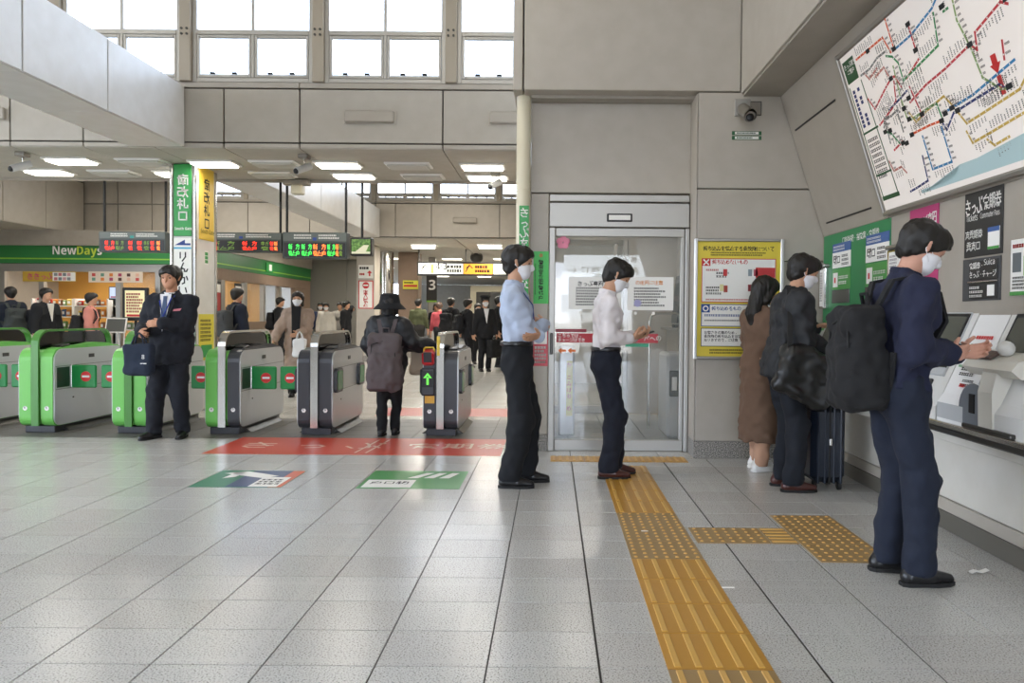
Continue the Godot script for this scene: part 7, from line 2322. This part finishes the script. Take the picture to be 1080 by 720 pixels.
	var zf: float = j.chest.z + 0.148
	part(p, "shirt_front", mb().prism(PackedVector2Array([Vector2(-0.06, 0.17), Vector2(0.06, 0.17), Vector2(0.045, 0.02), Vector2(0.0, -0.2), Vector2(-0.045, 0.02)]), j.chest + v3(0, 0, 0.132), R, U + v3(0, 0, -0.22), v3(0, 0, 0.012)), cloth("e9e9ec"))
	part(p, "tie", mb().prism(PackedVector2Array([Vector2(-0.018, 0.15), Vector2(0.018, 0.15), Vector2(0.016, 0.115), Vector2(0.032, -0.1), Vector2(0.0, -0.17), Vector2(-0.032, -0.1), Vector2(-0.016, 0.115)]), j.chest + v3(0, 0, 0.142), R, U + v3(0, 0, -0.2), v3(0, 0, 0.01)), cloth("4a5a78"))
	part(p, "lanyard", mb().tube([j.neck + v3(0.065, 0.0, 0.02), j.chest + v3(0.06, 0.13, 0.12), j.chest + v3(0.0, -0.06, 0.17), j.chest + v3(-0.05, 0.1, 0.13), j.neck + v3(-0.065, 0.0, 0.02)], 0.007, 6), mat("lanyard blue", hexc("2a43a8"), 0.6))
	part(p, "pocket_square", mb().prism(PackedVector2Array([Vector2(-0.04, 0), Vector2(0.03, 0.005), Vector2(0.045, 0.03), Vector2(-0.03, 0.02)]), j.chest + v3(0.12, 0.0, 0.128), R, U, v3(0, 0, 0.006)), mat("square pink", hexc("c2717a"), 0.7))
	for s in [-1.0, 1.0]:
		part(p, "lapel", mb().prism(PackedVector2Array([Vector2(0.06 * s, 0.18), Vector2(0.1 * s, 0.08), Vector2(0.085 * s, 0.05), Vector2(0.0, -0.22), Vector2(0.045 * s, 0.05)]), j.chest + v3(0, 0, 0.137), R, U + v3(0, 0, -0.2), v3(0, 0, 0.01)), cloth("12141b"))
	h = p.position + at_hand(p, 1, 0.08)
	var tb := tote("navy canvas tote bag hanging from the suited man's hand", h + v3(0.03, 0.01, 0.03), 0.0, 0.27, 0.3, "222c3e", 0.1, "tote_bag", 0.1)
	var t := mb()
	latin(t, "8", v3(0.06, -0.26, 0.068), R, U, 0.04)
	t.line(v3(0.05, -0.29, 0.068), v3(0.1, -0.29, 0.068), 0.008, Vector3.BACK)
	part(tb, "emblem", t, M["paper"])

	# ---- woman in bucket hat going through
	p = figure({"fine": true, "label": "woman in black bucket hat and quilted jacket touching the gate", "x": -1.7, "d": 7.72, "yaw": PI, "h": 1.46, "hair": "bob", "lean": 0.05, "wide": 0.92,
		"hands": [v3(0.24, 1.0, 0.24), v3(-0.5, 1.12, 0.16)], "elbows": [v3(0.6, -1, -0.6), v3(-0.5, -1, 0.1)], "palms": [v3(-1, 0, 0), v3(0, -1, 0)], "curl": [0.5, 0.2], "points": [v3(-0.3, -0.3, 0.8), null],
		"feet": [[0.07, -0.08], [-0.07, 0.05]], "top_col": "1c1e23", "bottom_col": "121316", "top_hem": 0.72, "top_name": "quilted_jacket", "thick": 0.035, "sleeve": 0.016, "folds": 0.02, "top_rough": 0.5, "loose": 0.01})
	j = p.get_meta("joints")
	var hat := thing("bucket_hat", "black bucket hat on the head of the woman at the gate", "hat", p.position + v3(0, j.head.y + 0.015, -j.head.z * 1.0))
	part(hat, "crown", mb().lathe([Vector2(0, 0.115), Vector2(0.07, 0.112), Vector2(0.092, 0.098), Vector2(0.112, 0.01)], Vector3.ZERO, 24), cloth("15161a"))
	part(hat, "brim", mb().lathe([Vector2(0.112, 0.01), Vector2(0.17, -0.05), Vector2(0.168, -0.056), Vector2(0.106, 0.0)], Vector3.ZERO, 24), cloth("15161a"))
	var b2 := rucksack("large grey backpack carried by the woman in bucket hat", p, 0.1, 0.34, 0.6, 0.17, "5a5152", true)
	p.set_meta("joints", j)

	# ---- people beyond the gates
	var cast := [
		{"label": "woman in beige coat with black scarf coming to the gates", "x": -3.88, "d": 11.3, "yaw": 0.15, "h": 1.6, "hair": "bob", "mask": true, "top_col": "a08c7e", "top_name": "coat", "top_hem": 0.42, "flare": 0.2, "thick": 0.03, "bottom_col": "17181b", "hands": [v3(0.05, 1.06, 0.24), v3(-0.34, 0.95, 0.2)], "front": "141416", "fine": true, "folds": 0.014},
		{"label": "man in navy jacket with patterned rucksack at the far left", "x": -9.95, "d": 13.6, "yaw": -2.2, "h": 1.72, "top_col": "1b2230", "top_name": "jacket", "thick": 0.03, "bottom_col": "1a1b20", "bag": "3b403f"},
		{"label": "man in black coat walking right in front of the shop", "x": -9.3, "d": 13.6, "yaw": 1.2, "h": 1.7, "top_col": "17191d", "top_name": "jacket", "thick": 0.03, "bottom_col": "1a1b20", "bag": "1a1c1e", "front": "d8d4cc"},
		{"label": "person in salmon pink top with small black backpack", "x": -8.72, "d": 14.0, "yaw": 1.9, "h": 1.63, "top_col": "c98478", "thick": 0.02, "bottom_col": "2a2c33", "bag": "1c1c1e", "small": true},
		{"label": "man in dark navy with grey rucksack beside the sign column", "x": -5.62, "d": 13.2, "yaw": 2.5, "h": 1.71, "top_col": "141a2a", "top_name": "jacket", "thick": 0.028, "bottom_col": "1b2130", "bag": "3d3f40"},
		{"label": "person in black jacket by the shop side windows", "x": -7.2, "d": 19.6, "yaw": 1.6, "h": 1.7, "top_col": "15171b", "top_name": "jacket", "thick": 0.03, "bottom_col": "16171b", "bag": "15161a"},
		{"label": "woman in navy and white blouse in the far group", "x": -6.75, "d": 21.6, "yaw": 0.1, "h": 1.62, "top_col": "2a3350", "bottom_col": "22242b", "hair": "bob", "mask": true, "front": "d9d7d2"},
		{"label": "woman in pale cream coat in the far group", "x": -6.5, "d": 21.3, "yaw": 0.2, "h": 1.6, "top_col": "c3beb4", "top_name": "coat", "top_hem": 0.5, "thick": 0.03, "bottom_col": "3a3a3c", "mask": true},
		{"label": "grey coated person half hidden behind the cream coat", "x": -6.3, "d": 22.0, "yaw": 0.1, "h": 1.63, "top_col": "a9a49c", "top_name": "coat", "top_hem": 0.6, "thick": 0.025, "bottom_col": "2a2a2c"},
		{"label": "man in black holding a phone to his ear", "x": -6.0, "d": 21.6, "yaw": 1.3, "h": 1.66, "top_col": "17181c", "top_name": "jacket", "thick": 0.025, "bottom_col": "17181c", "hands": [v3(0.2, 1.5, 0.12), v3(-0.27, 0.8, 0.06)]},
		{"label": "man in olive shirt seen from behind in the passage", "x": -3.72, "d": 20.6, "yaw": 3.0, "h": 1.72, "top_col": "4a4f34", "bottom_col": "2c2b29", "wide": 1.08},
		{"label": "person in red polo shirt with back turned in the passage", "x": -3.05, "d": 20.2, "yaw": 3.5, "h": 1.63, "lean": 0.15, "nod": 0.3, "top_col": "a0434a", "bottom_col": "1b1b1f", "hair_col": "4a3528"},
		{"label": "man in black with rucksack ahead of the red shirt", "x": -2.62, "d": 19.2, "yaw": 2.7, "h": 1.72, "top_col": "131418", "top_name": "jacket", "thick": 0.03, "bottom_col": "131418", "bag": "17181b"},
		{"label": "man in black coat facing right beside the officer", "x": -2.05, "d": 18.0, "yaw": 2.0, "h": 1.66, "top_col": "101116", "top_name": "jacket", "thick": 0.03, "top_hem": 0.75, "bottom_col": "101115", "bag": "15161a"},
		{"label": "station officer in black uniform and cap with a large bag", "x": -1.52, "d": 16.8, "yaw": 0.35, "h": 1.7, "top_col": "16171b", "top_name": "jacket", "thick": 0.025, "top_hem": 0.78, "bottom_col": "141519", "mask": true, "front": "dcdcde", "cap": true},
		{"label": "man in dark suit behind the officer's shoulder", "x": -1.3, "d": 18.2, "yaw": 1.4, "h": 1.74, "top_col": "15161b", "top_name": "jacket", "thick": 0.025, "bottom_col": "15161b"},
		{"label": "short woman in black between the two men in the passage", "x": -1.95, "d": 19.4, "yaw": 0.4, "h": 1.58, "top_col": "1b1c20", "top_name": "jacket", "thick": 0.025, "bottom_col": "1b1c20", "hair": "bob", "mask": true},
		{"label": "distant person in black and white beyond the olive shirt", "x": -3.6, "d": 23.0, "yaw": 0.2, "h": 1.64, "top_col": "26272b", "bottom_col": "d0cec8", "hair": "bob"},
	]
	for c in cast:
		p = figure(c)
		j = p.get_meta("joints")
		if c.has("front"):
			part(p, "scarf" if c.has("fine") else "shirt_front", mb().prism(PackedVector2Array([Vector2(-0.07, 0.2), Vector2(0.07, 0.2), Vector2(0.06, -0.1), Vector2(0.05, -0.42), Vector2(-0.05, -0.42), Vector2(-0.06, -0.1)]) if c.has("fine") else PackedVector2Array([Vector2(-0.06, 0.17), Vector2(0.06, 0.17), Vector2(0.0, -0.16)]), j.chest + v3(0, 0, 0.135), R, U + v3(0, 0, -0.12), v3(0, 0, 0.02)), cloth(c.front))
		if c.has("cap"):
			var o := thing("uniform_cap", "black peaked cap worn by the station officer", "cap", p.position + Basis(U, c.yaw) * v3(0, j.head.y + 0.05, j.head.z), c.yaw)
			part(o, "crown", mb().lathe([Vector2(0, 0.1), Vector2(0.11, 0.095), Vector2(0.125, 0.07), Vector2(0.1, 0.03), Vector2(0.1, 0.0)], Vector3.ZERO, 18), cloth("111217"))
			part(o, "peak", mb().ball(v3(0, 0.0, 0.1), v3(0.075, 0.012, 0.06), 12, Basis(R, 0.3)), M["leather black"])
			tote("large black bag carried by the station officer", p.position + Basis(U, c.yaw) * at_hand(p, 0, 0.07), c.yaw + 0.6, 0.5, 0.4, "141517", 0.16, "duffel_bag", 0.06)
		if c.has("bag"):
			var sm: bool = c.has("small")
			rucksack("%s rucksack on the back of the %s" % [{"3b403f": "patterned grey", "1a1c1e": "plain black", "1c1c1e": "little black", "3d3f40": "charcoal grey", "15161a": "dark", "17181b": "black"}[c.bag], " ".join(c.label.split(" ").slice(0, 6))], p, 0.05 if not sm else 0.1, 0.32 if not sm else 0.27, 0.46 if not sm else 0.38, 0.18, c.bag, false)
	h = v3(-3.88, 0, -11.3)
	tote("yellow paper bag in the hand of the woman in beige coat", h + v3(-0.38, 0.92, 0.24), 0.3, 0.22, 0.26, "c9c27e", 0.08, "paper_bag", 0.06)
	tote("white plastic bag on the arm of the woman in beige coat", h + v3(0.12, 1.0, 0.27), 0.0, 0.2, 0.28, "dcdde0", 0.08, "plastic_bag", 0.1)
	tote("beige shopping bag in front of the woman in bucket hat", v3(-1.42, 1.02, -7.95), 0.3, 0.2, 0.3, "b9a993", 0.08, "shopping_bag", 0.1)
